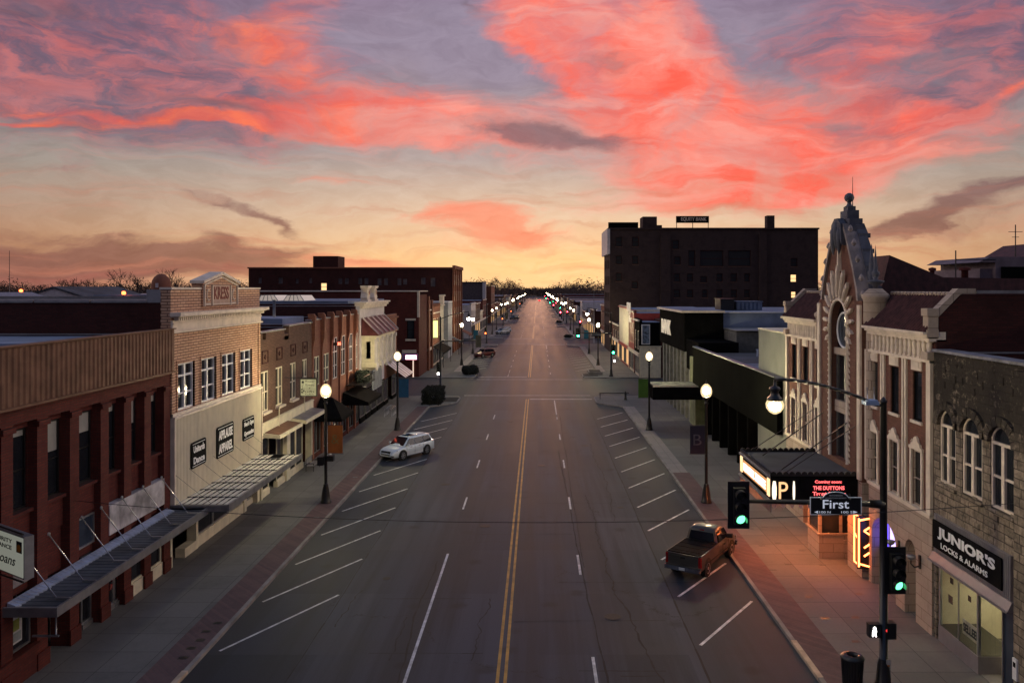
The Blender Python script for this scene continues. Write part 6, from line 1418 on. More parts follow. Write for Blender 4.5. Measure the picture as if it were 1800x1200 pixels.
m = MB(); m.box(x0-.6, x0+.0, y0-.3, y1, 21.5, 27.0); m.build('corner_band', M_lilac, HT)
t = thing('roof_sign', 'dark bank roof sign with pale letters on thin legs above the hotel', 'roof sign', (X(1219), y0+1, h))
m = MB(); m.box(X(1190), X(1248), y0+1, y0+1.3, Z(391), Z(379)); m.build('board', M_darkwall, t); m = MB()
for p in (1191, 1219.5, 1247): m.tube((X(p), y0+1.2, h), (X(p), y0+1.2, Z(391)), .08, n=5)
m.build('leg', M_darkwall, t); text('EQUITY BANK', t, mat('roof_letters', (.75, .62, .5), .6), FF(y0+1), .03, X(1221), Z(385), .95, 5.6, .04, bold=.02)
t = thing('roof_sign', 'blank dark roof sign at the left end of the hotel roof', 'roof sign', (X(1096), y0+1, h)); m = MB(); m.box(X(1070), X(1123), y0+1, y0+1.3, Z(400), Z(390)); m.build('board', M_darkwall, t); m = MB()
for p in (1071, 1096, 1122): m.tube((X(p), y0+1.2, h), (X(p), y0+1.2, Z(400)), .09, n=5)
m.build('leg', M_darkwall, t)

LH = thing('office_block', 'long dark brick block with one lit window on the left skyline', 'building', (-40, 182, .15))
y0, y1, h = 172.0, 191.0, 18.6; s_ = y0/1400; x0, x1 = X(437), X(797)-.2; f = FF(y0); win = []
for (px, py, pw, ph, k) in [(457, 493, 6, 10, 2), (493, 493, 8, 11, 2), (522, 494, 5, 9, 2), (546, 493, 5, 9, 2), (598, 494, 7, 10, 2), (609.5, 494, 7, 10, 2), (633, 494, 7, 11, 2), (644, 494, 7, 11, 2), (667, 495, 7, 12, 2), (678.5, 495, 7, 12, 2), (702, 495, 7, 12, 2), (712, 495, 7, 10, 2), (744, 494, 8, 12, 2), (761, 496, 8, 15, 2), (569, 504, 11, 14, 1), (493, 521, 7, 8, 2)]:
    win.append((X(px-pw/2), X(px+pw/2), Z(py+ph/2), Z(py-ph/2), k))
m = MB(); walls(m, f, -.4, 0, x0, x1, .1, h-.3, [w[:4] for w in win]); m.box(x0, x1, y0+.4, y1, .1, h-1); m.build('wall', M_brick_dark, LH)
m = MB(); m.box(x0-.2, x1+.1, y0-.2, y0+.3, h-.3, h); m.build('coping', M_brick_orange, LH)
for w in win: window(LH, f, -.3, *w[:4], M_palewin if w[4] == 2 else M_cream, M_litwin if w[4] == 1 else M_palewin, ft=.12, rail=True)
m = MB(); m.box(X(550), X(594), y0+.1, y0+6, h-.4, Z(450)); m.build('lift_house', M_brick_dark, LH)
xf = -18.3; m = MB(); m.box(x1, xf, y0-.2, y1, .1, h+.1); m.box(x1, xf+.5, y0-.3, y1, h-.3, h+.4); m.build('street_front', M_brick_orange, LH)
fl = Fr((xf, 0, 0), (1, 0, 0), (0, 1, 0))
for k in range(4):
    for j in range(4): window(LH, fl, -.02, y0+1.5+j*4.5, y0+3.5+j*4.5, 4+k*3.6, 6.2+k*3.6, M_cream, M_glass, ft=.12, rail=False)
m = MB()
for j in range(5): m.box(xf, xf+.25, y0+.2+j*4.5, y0+.9+j*4.5, .1, h-.3)
m.build('pilaster', M_brick_orange, LH)

# ------------------------------------------------------------------ rows of shops further down the street
def shop(side, x, u0, u1, h, wm, label, nwin=3, wmz=None, shopm=None, trim=M_cream, awn=None, dep=26, lit=0, up=True, crenel=False, glass=None, ornate=0):
    fr = Fr((x, 0, 0), (1, 0, 0) if side == 'L' else (-1, 0, 0), (0, 1, 0))
    t = thing('shop_building', label, 'building', fr.p(-dep/2, (u0+u1)/2, .15), 'shop buildings lining the far street')
    ws = []
    zz0 = h*.48; zz1 = h*.8
    if up:
        w = (u1-u0)/nwin
        ws = [(u0+w*(i+.28), u0+w*(i+.72), zz0, zz1) for i in range(nwin)]
    m = MB(); walls(m, fr, -.4, 0, u0, u1, 3.4, h, ws); m.fbox(fr, -.4, -dep, u0+.01, u1-.01, .1, h-.5)
    m.fbox(fr, -.4, 0, u0, u0+.5, .1, 3.4); m.fbox(fr, -.4, 0, u1-.5, u1, .1, 3.4)
    if crenel:
        u = u0
        while u < u1-.6: m.fbox(fr, -.3, .12, u, u+.8, h, h+.55); u += 1.5
        m.fbox(fr, -.3, .3, u0, u0+1.2, .1, h+1.3)
    m.build('wall', wm, t)
    m = MB(); m.fbox(fr, -.4, .25, u0, u1, h-.35, h-.1) if not crenel else m.fbox(fr, 0, .2, u0, u1, h-1.2, h-1.0); m.fbox(fr, -.1, .2, u0, u1, 3.4, 3.9); m.build('cornice', trim, t)
    m = MB(); m.fbox(fr, -.5, -dep, u0+.3, u1-.3, h-.5, h-.47); m.build('roof', M_roofblue, t)
    for (a, b, c, d) in ws: window(t, fr, -.1, a, b, c, d, trim, glass or M_glass, ft=.1, rail=True)
    n = max(1, int((u1-u0-1)/3)); w = (u1-u0-1)/n
    for i in range(n): window(t, fr, -.1, u0+.5+i*w+.05, u0+.5+(i+1)*w-.05, .5, 3.3, M_steel, (M_litshop if (lit and i % 2 == 0) else M_glass), ft=.08, rail=False, name='shop_window')
    m = MB(); m.fbox(fr, -.4, -.1, u0+.5, u1-.5, .1, .5); m.build('kick_panel', trim, t)
    if ornate:
        m = MB(); c = (u0+u1)/2; m.fbox(fr, -.4, .3, c-1.2, c+1.2, h, h+1.5); m.fbox(fr, -.4, .5, c-1.5, c+1.5, h+1.5, h+1.8); m.build('ornate_gable', M_cream, t)
    if awn:
        a = thing('shop_awning', awn[1], 'awning', fr.p(0, u0, 3), 'awnings on the far shops'); m = MB(); m.hexa([fr.p(0, u0+.6, 3.9), fr.p(0, u1-.6, 3.9), fr.p(2.2, u1-.6, 2.8), fr.p(2.2, u0+.6, 2.8), fr.p(0, u0+.6, 3.95), fr.p(0, u1-.6, 3.95), fr.p(2.2, u1-.6, 2.85), fr.p(2.2, u0+.6, 2.85)]); m.fbox(fr, 2.17, 2.2, u0+.6, u1-.6, 2.5, 2.82); m.build('canvas', awn[0], a)
        m = MB()
        for u in (u0+.8, u1-.8): m.tube(fr.p(2.1, u, .15), fr.p(2.1, u, 2.8), .06, n=6)
        m.build('post', M_blackm, a)
    return t, fr
M_litshop = emit('lit_shop_window', (1.0, .55, .22), .9)
# left block 2
xL2 = -18.6
CB = thing('corner_building', 'dark red brick corner building with one tall side window facing the crossing', 'building', (-24, 130, .15))
f = FF(124.8); m = MB(); walls(m, f, -.4, 0, -48, xL2, .1, 13.5, [(-20.5, -19.3, 6.1, 9.0)]); m.box(-48, xL2, 125.2, 134, .1, 13.0); m.build('wall', M_brick_red, CB)
m = MB(); m.box(-48.1, xL2+.15, 124.65, 134, 13.5, 13.65); m.box(xL2-.25, xL2+.1, 124.7, 125.1, 9.5, 13.5); m.box(-20.7, -19.1, 124.7, 124.85, 9.0, 9.3); m.box(-20.7, -19.1, 124.6, 124.85, 5.8, 6.1); m.box(-21.2, -19.0, 124.6, 124.85, 3.9, 4.4); m.build('stone_trim', M_cream, CB)
window(CB, f, -.3, -20.5, -19.3, 6.1, 9.0, M_dkin, M_glass, ft=.1)
q = thing('neon_sign', 'bright pink and white lit shop sign on the red corner building', 'neon sign', (-20, 124.6, 3.2)); m = MB(); m.box(-21.3, -18.7, 124.3, 124.7, 2.85, 3.85); m.build('cabinet', mat('violet_cabinet', (.25, .12, .28), .5), q)
m = MB(); m.box(-20.6, -18.9, 124.27, 124.3, 2.95, 3.6); m.build('lit_face', emit('pink_neon', (1, .42, .5), 6), q)
window(CB, f, -.1, -20.7, -19.9, 1.5, 2.7, M_litshop, M_litshop, ft=.1, name='lit_window')
m = MB(); m.box(-19.55, -19.4, 124.6, 124.75, .1, 2.8); m.build('lit_post', emit('pale_lit_post', (1, .75, .6), 1.0), CB)
shop('L', xL2, 134.1, 138.5, 11.4, M_brick_orange, 'slim orange brick shop just beyond the red corner building', 1, crenel=True)
t_, fr_ = shop('L', xL2, 138.6, 152, 10.7, M_brick_orange, 'orange brick shop with a crenellated parapet and dark sloping awning', 5, crenel=True, awn=(M_blackc, 'long black sloping awning under the crenellated brick shop'), glass=glassdark('amber_lit_glass', (.25, .14, .03)))
q = thing('neon_sign', 'yellow green lit sign on the crenellated brick shop', 'neon sign', (xL2+.6, 140, 7)); m = MB(); m.box(xL2+.1, xL2+1.0, 140, 140.25, 5.4, 8.3); m.build('lit_blade', emit('lime_light', (.75, .9, .25), 2.2), q)
shop('L', xL2, 152.1, 158, 11.0, M_creamp, 'narrow cream shop with slim pilasters and an ornate gable', 3, ornate=1)
WB = thing('plain_building', 'plain pale blue grey wall standing above the left shops', 'building', (-24, 162, .15)); m = MB(); m.box(-30, xL2+.8, 158.2, 166, .1, 11.2); m.build('wall', mat('pale_blue_grey_wall', (.30, .31, .36), .7, var=.15, stain=.3), WB); m = MB(); m.box(-30, xL2+.9, 158.1, 166, 11.2, 11.4); m.build('coping', M_white, WB)
shop('L', xL2, 166.1, 171.8, 8.2, M_brick_red, 'low red brick shop in front of the long dark office block', 2, awn=(M_roofdark, 'dark awning in front of the long office block'))
shop('L', xL2, 191.2, 199.8, 8.6, M_brick_brown, 'low brown brick shop beyond the office block at the left corner', 3, lit=1, awn=(M_brick_orange, 'orange tinted awning near the third intersection'))
# right block 2
xR2 = 15.9
t_, fr_ = shop('R', xR2, 124.3, 131, 9.2, M_darkwall, 'dark fronted corner shop with a framed picture panel at the right crossing', 2, trim=M_cream)
f = FF(124.2); m = MB(); m.box(15.9, 19.2, 124.05, 124.29, .1, 4.9); m.box(15.8, 19.3, 123.95, 124.29, 4.9, 5.05); m.build('pale_side_wall', M_creamp, t_)
m = MB(); m.box(16.2, 17.5, 123.95, 124.29, 5.3, 8.4); m.build('picture_frame', M_white, t_); m = MB(); m.box(16.35, 17.35, 123.9, 123.96, 5.45, 8.25); m.build('picture', mat('blue_grey_picture', (.12, .16, .22), .6, var=.8, scale=2.5), t_)
m = MB(); m.box(19.2, 40, 124.1, 131, .1, 9.1); m.build('rear_wall', M_brick_dark, t_)
t_, fr_ = shop('R', xR2, 131.1, 139, 10.4, M_red, 'narrow shop with cream pilasters and a broken white letter sign on top', 4, trim=M_creamp)
q = thing('shop_sign', 'tall white letters above the narrow pilastered shop', 'shop sign', fr_.p(.2, 135, 10)); text('DJ', q, emit('soft_white_letter', (1, .82, .6), 1.1), fr_, .3, 136.5, 10.6, 2.0, 4.2, .2, flip=-1); text('Bar', q, MATS['soft_white_letter'], fr_, .3, 134.2, 8.9, 1.2, 3.6, .1, flip=-1)
shop('R', xR2, 139.1, 155, 10.8, M_creamp, 'wide plain cream shop front with a red rim at the right', 2, trim=M_red, up=False, lit=1)
shop('R', xR2, 155.2, 173.6, 7.0, M_brick_dark, 'low dark shop tucked before the tall hotel', 4, lit=1)
shop('R', xR2, 189.3, 199.8, 10.2, M_brick_orange, 'orange lit corner shop just beyond the tall hotel', 3, lit=1)
# flat service roof behind the bank (right)
rn = random.Random(11)
mats = [M_brick_orange, M_brick_brown, M_creamp, M_brick_red, M_lilac, M_brick_buff, M_brick_dark]
ORD = ['first', 'second', 'third', 'fourth', 'fifth', 'sixth', 'seventh', 'eighth', 'ninth']
cn = ['orange brick', 'brown brick', 'cream painted', 'red brick', 'pale lilac', 'buff brick', 'dark red brick']
special = {('L', 2, 0): None}
for bi in range(2, 8):
    y0, y1 = BL[bi]
    for side in ('L', 'R'):
        u = y0+1; k = 0
        while u < y1-6:
            w = rn.uniform(11, 24) if bi < 4 else rn.uniform(20, 36)
            if u+w > y1-6: w = y1-.5-u
            i = rn.randrange(len(mats)); h = rn.uniform(6.2, 10.5)
            big = side == 'L' and bi == 3 and k == 0
            if big: h, w, i = 15.2, 26, 0
            n = max(2, int(w/4))
            lab = cn[i]+' shop, '+ORD[k]+' building past the '+ORD[bi]+' intersection on the '+('left' if side == 'L' else 'right')
            shop(side, xL2 if side == 'L' else xR2, u, u+w-.1, h, mats[i], lab, n, lit=rn.random() < .5, dep=rn.choice([20, 26, 34]), awn=(mats[(i+2) % 7], cn[(i+2) % 7].split()[0]+' awning on the '+ORD[k]+' shop past the '+ORD[bi]+' intersection, '+('left' if side == 'L' else 'right')+' side') if rn.random() < .35 and bi < 5 else None)
            u += w; k += 1
# gabled hall beyond the office block
GH = thing('gabled_hall', 'dark low roofed hall with a white chimney edge beyond the office block', 'building', (-35, 300, .15))
m = MB(); m.prism([(-62, 298, .1), (-62, 298, 14.5), (-38, 298, 16.3), (-20.5, 298, 16.3), (-20.5, 298, .1)], (0, 20, 0)); m.build('wall', mat('slate_brown_wall', (.08, .06, .065), .8), GH); m = MB(); m.box(-20.6, -19.4, 297.6, 300, .1, 16.6); m.build('white_pier', M_lilac, GH); m = MB(); m.box(-62.5, -19.4, 297.5, 318, 16.3, 16.5); m.build('roof', M_roofdark, GH)
# low town buildings on the left horizon
def block(name, lb, x0, x1, y0, y1, h, wm, rm, gable=False, win=0):
    t = thing(name, lb, 'building', ((x0+x1)/2, y0, .1)); m = MB(); m.box(x0, x1, y0, y1, .0, h)
    if gable: m.prism([(x0, y0, h), ((x0+x1)/2, y0, h+(x1-x0)*.16), (x1, y0, h)], (0, y1-y0, 0))
    m.build('wall', wm, t); m = MB()
    if gable:
        a = (x1-x0)*.16; m.prism([(x0-.3, y0-.2, h-.05), ((x0+x1)/2, y0-.2, h+a), (x1+.3, y0-.2, h-.05), (x1+.3, y0-.2, h+.2), ((x0+x1)/2, y0-.2, h+a+.3), (x0-.3, y0-.2, h+.2)], (0, y1-y0+.4, 0))
    else: m.box(x0-.2, x1+.2, y0-.2, y1+.2, h, h+.3)
    m.build('roof', rm, t)
    for i in range(win):
        a = x0+(x1-x0)*(i+.4)/win; g = MB(); g.box(a, a+1.2, y0-.05, y0, h*.5, h*.5+1.4); g.build('window', M_glassb, t)
    return t
block('warehouse', 'wide brown warehouse roof on the left horizon behind the parapet', -118, -70, 150, 175, 12.6, M_brick_brown, M_steel, win=6)
block('warehouse', 'gable ended shed on the left horizon beside the white box building', -86, -72, 130, 150, 11.8, M_lilac, M_roofdark, gable=True, win=1)
block('white_box_building', 'small pale box building on the left horizon', -71, -63, 128, 138, 12.7, M_lilac, M_roofblue, win=1)
block('warehouse', 'blue roofed low building at the far left edge of the skyline', -102, -92, 120, 138, 12.0, M_roofblue, M_roofblue, win=1)
block('warehouse', 'pale sloping roof building left of the brown warehouse', -84, -75, 112, 125, 11.7, M_steel, M_steel, gable=True, win=1)
block('warehouse', 'low dark store directly behind the buff brick store', -75, -52, 96, 125, 11.9, M_brick_dark, M_roofdark, win=2)
block('warehouse', 'blue grey flat roofed hall behind the brown brick shop', -60, -23, 96, 118, 12.2, M_roofblue, M_roofblue, win=3)
for (x, y) in ((-33.2, 97), (-30.0, 97)):
    t = thing('skylight', ('left' if x < -32 else 'right')+' of the two peaked skylights on the blue grey hall roof', 'skylight', (x, y, 13), 'skylights on the blue grey hall roof'); m = MB(); m.prism([(x-1.3, y+1, 12.5), (x+1.3, y+1, 12.5), (x+.8, y+1, 13.15), (x-.8, y+1, 13.15)], (0, 5, 0)); m.build('glazing', emit('pale_skylight', (.9, .72, .55), .35, (.5, .5, .5)), t)
    m = MB()
    for a in (-1.25, -.6, 0, .6, 1.25): m.tube((x+a, y+.95, 12.5), (x+a*.62, y+.95, 13.2), .05, n=4)
    m.build('glazing_bar', M_steel, t)
block('church_dome_building', 'small dark tower house behind the left pediment', -89, -83, 184, 190, 14, M_brick_dark, M_roofdark)
t = thing('dome', 'dark rounded dome with one small window on the left skyline', 'dome', (-86, 182, 14)); m = MB(); m.lathe((-86, 182, 13.6), [(2.1, 0), (2.1, 1.4), (1.95, 2.2), (1.5, 3.0), (.8, 3.6), (0, 3.8)], 20); m.build('shell', M_brick_orange, t); m = MB(); m.box(-86.3, -85.7, 179.8, 180, 14.2, 15.2); m.build('window', M_lilac, t)
for (x, y, z, lb) in ((-96, 148, 13.3, 'red roof light left of the white box building on the horizon'), (-66, 127, 13.0, 'red roof light right of the white box building on the horizon')):
    t = thing('warning_light', lb, 'light', (x, y, z)); m = MB(); m.lathe((x, y, z), [(.05, 0), (.3, .1), (.3, .45), (0, .6)], 10); m.build('bulb', emit('red_orange_bulb', (1, .13, .03), 9), t); m = MB(); m.tube((x, y, z-1), (x, y, z+.05), .06); m.build('stem', M_blackm, t)
for (x, y) in ((-155, 300), (-100, 260), (-128, 280), (-60, 230)):
    t = thing('distant_lamp', {-155: 'leftmost', -128: 'second', -100: 'third', -60: 'rightmost'}[x]+' of four tiny white lights among the left horizon roofs', 'lamp', (x, y, 0), 'tiny white lights on the left horizon'); m = MB(); m.lathe((x, y, 12.6), [(0, 0), (.35, .2), (.35, .5), (0, .7)], 8); m.build('bulb', M_litw, t); m = MB(); m.tube((x, y, 0), (x, y, 12.6), .1); m.build('pole', M_blackm, t)
# ------------------------------------------------------------------ trees
def bare_tree(name, lb, c, h, w, seed, tint=M_twig, n=5):
    rn = random.Random(seed); t = thing(name, lb, 'tree', c); tr = MB(); cr = MB()
    def grow(p, d, ln, r, lev, mb):
        q = p+d*ln; mb.tube(p, q, r, r*.62, 5 if lev < 3 else 3, False)
        if lev >= n: return
        for k in range(3 if lev < n-1 else 4):
            a = Vector([rn.uniform(-1, 1), rn.uniform(-1, 1), rn.uniform(-.15, .9)]).normalized(); nd = (d*.75+a*.85*(w)).normalized()
            grow(q, nd, ln*rn.uniform(.55, .8), r*.6, lev+1, cr)
    grow(Vector(c), Vector((0, 0, 1)), h*.3, h*.02, 0, tr)
    tr.build('trunk', tint, t); cr.build('crown', tint, t); return t
bare_tree('bare_tree', 'spiky bare tree on the far left horizon', (-122, 215, 0), 22, 1.0, 3)
bare_tree('bare_tree', 'wide bare tree just left of the dark dome', (-108, 215, 0), 22, 1.1, 5)
bare_tree('bare_tree', 'thin bare tree touching the left side of the dark dome', (-103, 222, 0), 21, .7, 8)
bare_tree('bare_tree', 'bare tree behind the pediment of the buff brick store', (-100, 260, 0), 20, .9, 12)
bare_tree('bare_tree', 'tall reddish bare tree left of the street end', (-27, 520, 0), 24, 1.0, 21, mat('ruddy_twig', (.12, .05, .035), .9), 6)
bare_tree('bare_tree', 'second reddish bare tree left of the street end', (-19.5, 560, 0), 22, 1.1, 22, MATS['ruddy_twig'], 6)
bare_tree('bare_tree', 'small yellowish bare tree beside the office block corner', (-46, 420, 0), 21, .9, 23, mat('ochre_twig', (.14, .09, .03), .9), 5)
rn = random.Random(99); m = MB()
def crown(c, rx, rz, n, s):
    for i in range(n):
        p = Vector((rn.gauss(0, 1), rn.gauss(0, 1), rn.gauss(0, 1))).normalized()
        p *= (rn.random()**.4)*(1+.18*math.sin(p.x*4+c[0])+.12*math.sin(p.z*7+c[1]))
        q = Vector(c)+Vector((p.x*rx, p.y*rx, p.z*rz)); u = Vector([rn.uniform(-1, 1) for _ in range(3)]).normalized(); v = u.orthogonal().normalized(); k = s*rn.uniform(.5, 1.5)
        m.poly([q-u*k, q+v*k*.35, q+u*k])
for i in range(420):
    x = rn.uniform(-620, 620); y = rn.uniform(560, 760)+abs(x)*.25
    if abs(x+1) < 17: 
        continue
    h = rn.uniform(17, 22.5); crown((x, y, h*.52), rn.uniform(8, 12), h*.5, 210, 1.35)
for i in range(140):
    x = rn.uniform(-300, -45); y = rn.uniform(260, 420); h = rn.uniform(9, 15.5); crown((x, y, h*.5), rn.uniform(4, 7), h*.5, 110, .8)
for i in range(50):
    x = rn.choice([-1, 1])*rn.uniform(16, 60); y = rn.uniform(610, 900); h = rn.uniform(16, 21); crown((x, y, h*.5), 8, h*.5, 220, 1.1)
for i in range(70):
    x = rn.uniform(-60, 60); y = rn.uniform(1350, 1700); h = rn.uniform(12, 17); crown((x, y, h*.5), 12, h*.5, 60, 3.5)
tag(m.build('distant_woods', mat('winter_wood_brown', (.05, .028, .022), .95, var=.4, scale=.02), kind='stuff'), 'hazy brown line of leafless trees along the whole horizon', 'trees')
for (x, y, h, lb) in ((14.5, 205, 22, 'thin pale mast rising right of the traffic lights'), (-126, 190, 26, 'thin dark mast at the far left skyline')):
    t = thing('mast', lb, 'mast', (x, y, 0)); q = MB(); q.tube((x, y, 0), (x, y, h*.0+15 if x > 0 else 23), .12, .05, n=6); q.build('pole', M_steel, t)
# ------------------------------------------------------------------ vehicles (nose towards +Y in their own frame)
def loft(mb, secs, close=True):
    """secs: rings of equal length, in order along the car"""
    n = len(secs[0]); k = len(mb.v); s = mb.smooth; mb.smooth = True
    for r in secs: mb.v += [tuple(p) for p in r]
    for a in range(len(secs)-1):
        for i in range(n):
            j = (i+1) % n; mb.face([k+a*n+i, k+a*n+j, k+(a+1)*n+j, k+(a+1)*n+i])
    mb.smooth = False
    mb.face([k+i for i in range(n)]); mb.face([k+(len(secs)-1)*n+i for i in range(n)][::-1]); mb.smooth = s
def paint(name, col, flake=.35):
    if name in MATS: return MATS[name]
    m = bpy.data.materials.new(name); m.use_nodes = True; T_ = NT(m.node_tree); b = T_.n['Principled BSDF']
    n = T_.noise(worldpos(T_), 1.2, 3, .5).outputs[0]
    T_.put(b.inputs['Base Color'], T_.mix(n, tuple(x*.88 for x in col)+(1,), (*col, 1)))
    b.inputs['Roughness'].default_value = .42; b.inputs['Metallic'].default_value = flake; b.inputs['Coat Weight'].default_value = .35; b.inputs['Coat Roughness'].default_value = .05
    MATS[name] = m; return m
M_tyre = mat('tyre_rubber', (.012, .012, .012), .8, var=.2); M_rim = mat('alloy_rim', (.5, .5, .52), .3, metal=.9); M_cglass = glassdark('car_glass', (.010, .013, .02), .04)
M_chrome = mat('chrome', (.6, .6, .62), .15, metal=1.0); M_tail = mat('tail_lamp_red', (.25, .01, .01), .25); M_hl = mat('headlamp_lens', (.25, .27, .28), .15); M_plate = mat('number_plate', (.55, .58, .6), .5)
def wheel(t, x, y, r=.37, w=.26, rim=M_rim):
    sgn = 1 if x > 0 else -1
    m = MB(); prof = [(r*.6, -w/2), (r*.94, -w/2), (r, -w/2+.04), (r, w/2-.04), (r*.94, w/2), (r*.6, w/2)]
    n = 24; k = 0; m.smooth = True
    for (rr, xx) in prof:
        for i in range(n): a = math.tau*i/n; m.v.append((x+xx, y+rr*math.cos(a), r+rr*math.sin(a)))
    for a in range(len(prof)-1):
        for i in range(n): j = (i+1) % n; m.face([a*n+i, a*n+j, (a+1)*n+j, (a+1)*n+i])
    o = m.build('wheel', M_tyre, t)
    q = MB(); xo = x+sgn*(w/2-.03)
    for s in range(6):
        a = math.tau*s/6; c, d = math.cos(a), math.sin(a); q.hexa([(xo, y+c*.05-d*.05, r+d*.05+c*.05), (xo, y+c*.05+d*.05, r+d*.05-c*.05), (xo, y+c*r*.62+d*.04, r+d*r*.62-c*.04), (xo, y+c*r*.62-d*.04, r+d*r*.62+c*.04)]+[(xo+sgn*.02, y+c*.05-d*.05, r+d*.05+c*.05), (xo+sgn*.02, y+c*.05+d*.05, r+d*.05-c*.05), (xo+sgn*.02, y+c*r*.62+d*.04, r+d*r*.62-c*.04), (xo+sgn*.02, y+c*r*.62-d*.04, r+d*r*.62+c*.04)])
    q.tube((xo-sgn*.03, y, r), (xo+sgn*.03, y, r), .07, n=10)
    for i in range(16): a, b = math.tau*i/16, math.tau*(i+1)/16; q.tube((xo+sgn*.01, y+r*.63*math.cos(a), r+r*.63*math.sin(a)), (xo+sgn*.01, y+r*.63*math.cos(b), r+r*.63*math.sin(b)), .025, n=5, cap=False)
    q.build('rim', rim, o)
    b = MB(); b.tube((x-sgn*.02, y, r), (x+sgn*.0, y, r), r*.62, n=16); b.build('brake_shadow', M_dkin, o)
def ring(y, hw, zb, zt, taper=.92, belt=.6, rb=.08, rt=.12):
    zm = zb+(zt-zb)*belt
    p = [(hw*.86, zb), (hw*.97, zb+rb), (hw, zm), (hw*.985, zt-rt*1.3), (hw*taper, zt-rt*.25), (hw*taper-rt, zt), (hw*.3, zt+.012)]
    return [(x, y, z) for x, z in p]+[(-x, y, z) for x, z in p[::-1]]
def panel(parent, pts, m, name, off, th=.012):
    """thin quad set just proud of the body along off"""
    b = MB(); o = Vector(off).normalized()*th; pts = [Vector(p) for p in pts]; b.prism(pts, o); return b.build(name, m, parent)
def cabring(y, xb, zb, xt, zt):
    p = [(xb, zb), (xb, zb+.02), (xb+(xt-xb)*.5, zb+(zt-.1-zb)*.5), (xt, zt-.10), (xt-.05, zt-.035), (xt-.16, zt-.005), (xt*.3, zt+.01)]
    return [(x, y, z) for x, z in p]+[(-x, y, z) for x, z in p[::-1]]
def make_suv(pm, label, L_=5.0, W_=1.93, H_=1.72):
    t = local('parked_car', label, 'car'); hw = W_/2; h = L_/2
    body_ = [(-h, hw*.80, .42, .95), (-h+.08, hw*.93, .30, 1.12), (-h+.5, hw*.99, .24, 1.16), (-1.0, hw, .22, 1.12), (.3, hw, .22, 1.08), (1.0, hw, .22, 1.06), (1.35, hw*.995, .22, 1.03), (1.9, hw*.96, .24, .96), (h-.28, hw*.90, .26, .86), (h-.08, hw*.80, .30, .74), (h, hw*.66, .38, .60)]
    m = MB(); loft(m, [ring(y, w, zb, zt) for y, w, zb, zt in body_])
    for yy in (-1.42, 1.45):
        pass
    bd = m.build('body', pm, t)
    for yy in (-1.43, 1.45):
        for s in (-1, 1):
            m = MB(); m.tube((s*(hw-.25), yy, .40), (s*(hw+.006), yy, .40), .46, n=28); m.build('wheel_arch', M_tyre, t); wheel(t, s*(hw-.10), yy, .385, .25)
    gh = [(-h+.06, .74, 1.02, .70, 1.12), (-h+.20, .80, 1.02, .68, 1.36), (-h+.46, .86, 1.02, .68, H_-.05), (-1.2, .90, 1.0, .70, H_), (-.2, .91, 1.0, .71, H_+.01), (.38, .91, 1.0, .70, H_-.04), (.62, .90, 1.0, .70, H_-.16), (1.30, .86, .98, .80, 1.10)]
    m = MB(); loft(m, [cabring(*g_) for g_ in gh]); m.build('cabin', pm, t)
    panel(t, [(-.60, .50, H_-.07), (.60, .50, H_-.07), (.76, 1.24, 1.10), (-.76, 1.24, 1.10)], M_cglass, 'windscreen', (0, .5, 1), .035)
    panel(t, [(-.6, -h+.42, H_-.12), (.6, -h+.42, H_-.12), (.66, -h+.10, 1.15), (-.66, -h+.10, 1.15)], M_cglass, 'rear_window', (0, -1, .5), .05)
    for s in (-1, 1):
        for (a, b, c, d) in ((1.06, .50, -.02, -.02), (-.08, -.08, -1.05, -1.02), (-1.12, -1.09, -h+.42, -h+.66)):
            p = [(s*.885, a, 1.10), (s*.715, b, H_-.13), (s*.715, d, H_-.13), (s*.885, c, 1.10)]
            panel(t, p, M_cglass, 'side_window', (s, 0, .3), .03)
        m = MB(); m.hexa([(s*hw*.93, .82, 1.08), (s*hw*.93, .98, 1.08), (s*(hw+.17), .95, 1.1), (s*(hw+.17), .84, 1.1), (s*hw*.93, .82, 1.2), (s*hw*.93, .98, 1.2), (s*(hw+.17), .95, 1.24), (s*(hw+.17), .84, 1.24)]); m.build('wing_mirror', pm, t)
        m = MB(); m.hexa([(s*.50, h-.16, .66), (s*.86, h-.46, .70), (s*.87, h-.56, .72), (s*.52, h-.24, .70), (s*.50, h-.10, .76), (s*.87, h-.42, .84), (s*.88, h-.52, .86), (s*.52, h-.20, .80)]); m.build('headlight', M_hl, t)
        m = MB(); m.hexa([(s*.52, -h+.0, .92), (s*.86, -h+.10, .92), (s*.90, -h+.35, .94), (s*.6, -h+.2, .94), (s*.52, -h+.02, 1.05), (s*.86, -h+.10, 1.06), (s*.90, -h+.35, 1.08), (s*.6, -h+.2, 1.06)]); m.build('tail_light', M_tail, t)
        m = MB(); m.box(s*.52, s*.80, h-.2, h-.02, .40, .47); m.build('fog_light', M_tyre, t)
        m = MB(); m.box(s*(hw-.05), s*(hw+.02), -.95, .95, .24, .32); m.build('sill_trim', M_chrome, t)
        m = MB(); m.tube((s*.55, -1.6, H_+.02), (s*.56, .2, H_+.03), .022, n=6); m.build('roof_rail', M_chrome, t)
        for yy in (.5, -.5): m = MB(); m.box(s*hw*.985, s*(hw+.025), yy-.1, yy+.1, .94, .97); m.build('door_handle', M_chrome, t)
        m = MB()
        for yy in (1.0, .04, -.98): m.box(s*(hw-.01), s*(hw+.003), yy-.006, yy+.006, .34, 1.0)
        m.build('door_seam', M_tyre, t)
    m = MB(); m.hexa([(-.44, h-.10, .50), (.44, h-.10, .50), (.44, h+.015, .50), (-.44, h+.015, .50), (-.48, h-.22, .80), (.48, h-.22, .80), (.48, h-.06, .78), (-.48, h-.06, .78)]); g = m.build('grille', M_tyre, t)
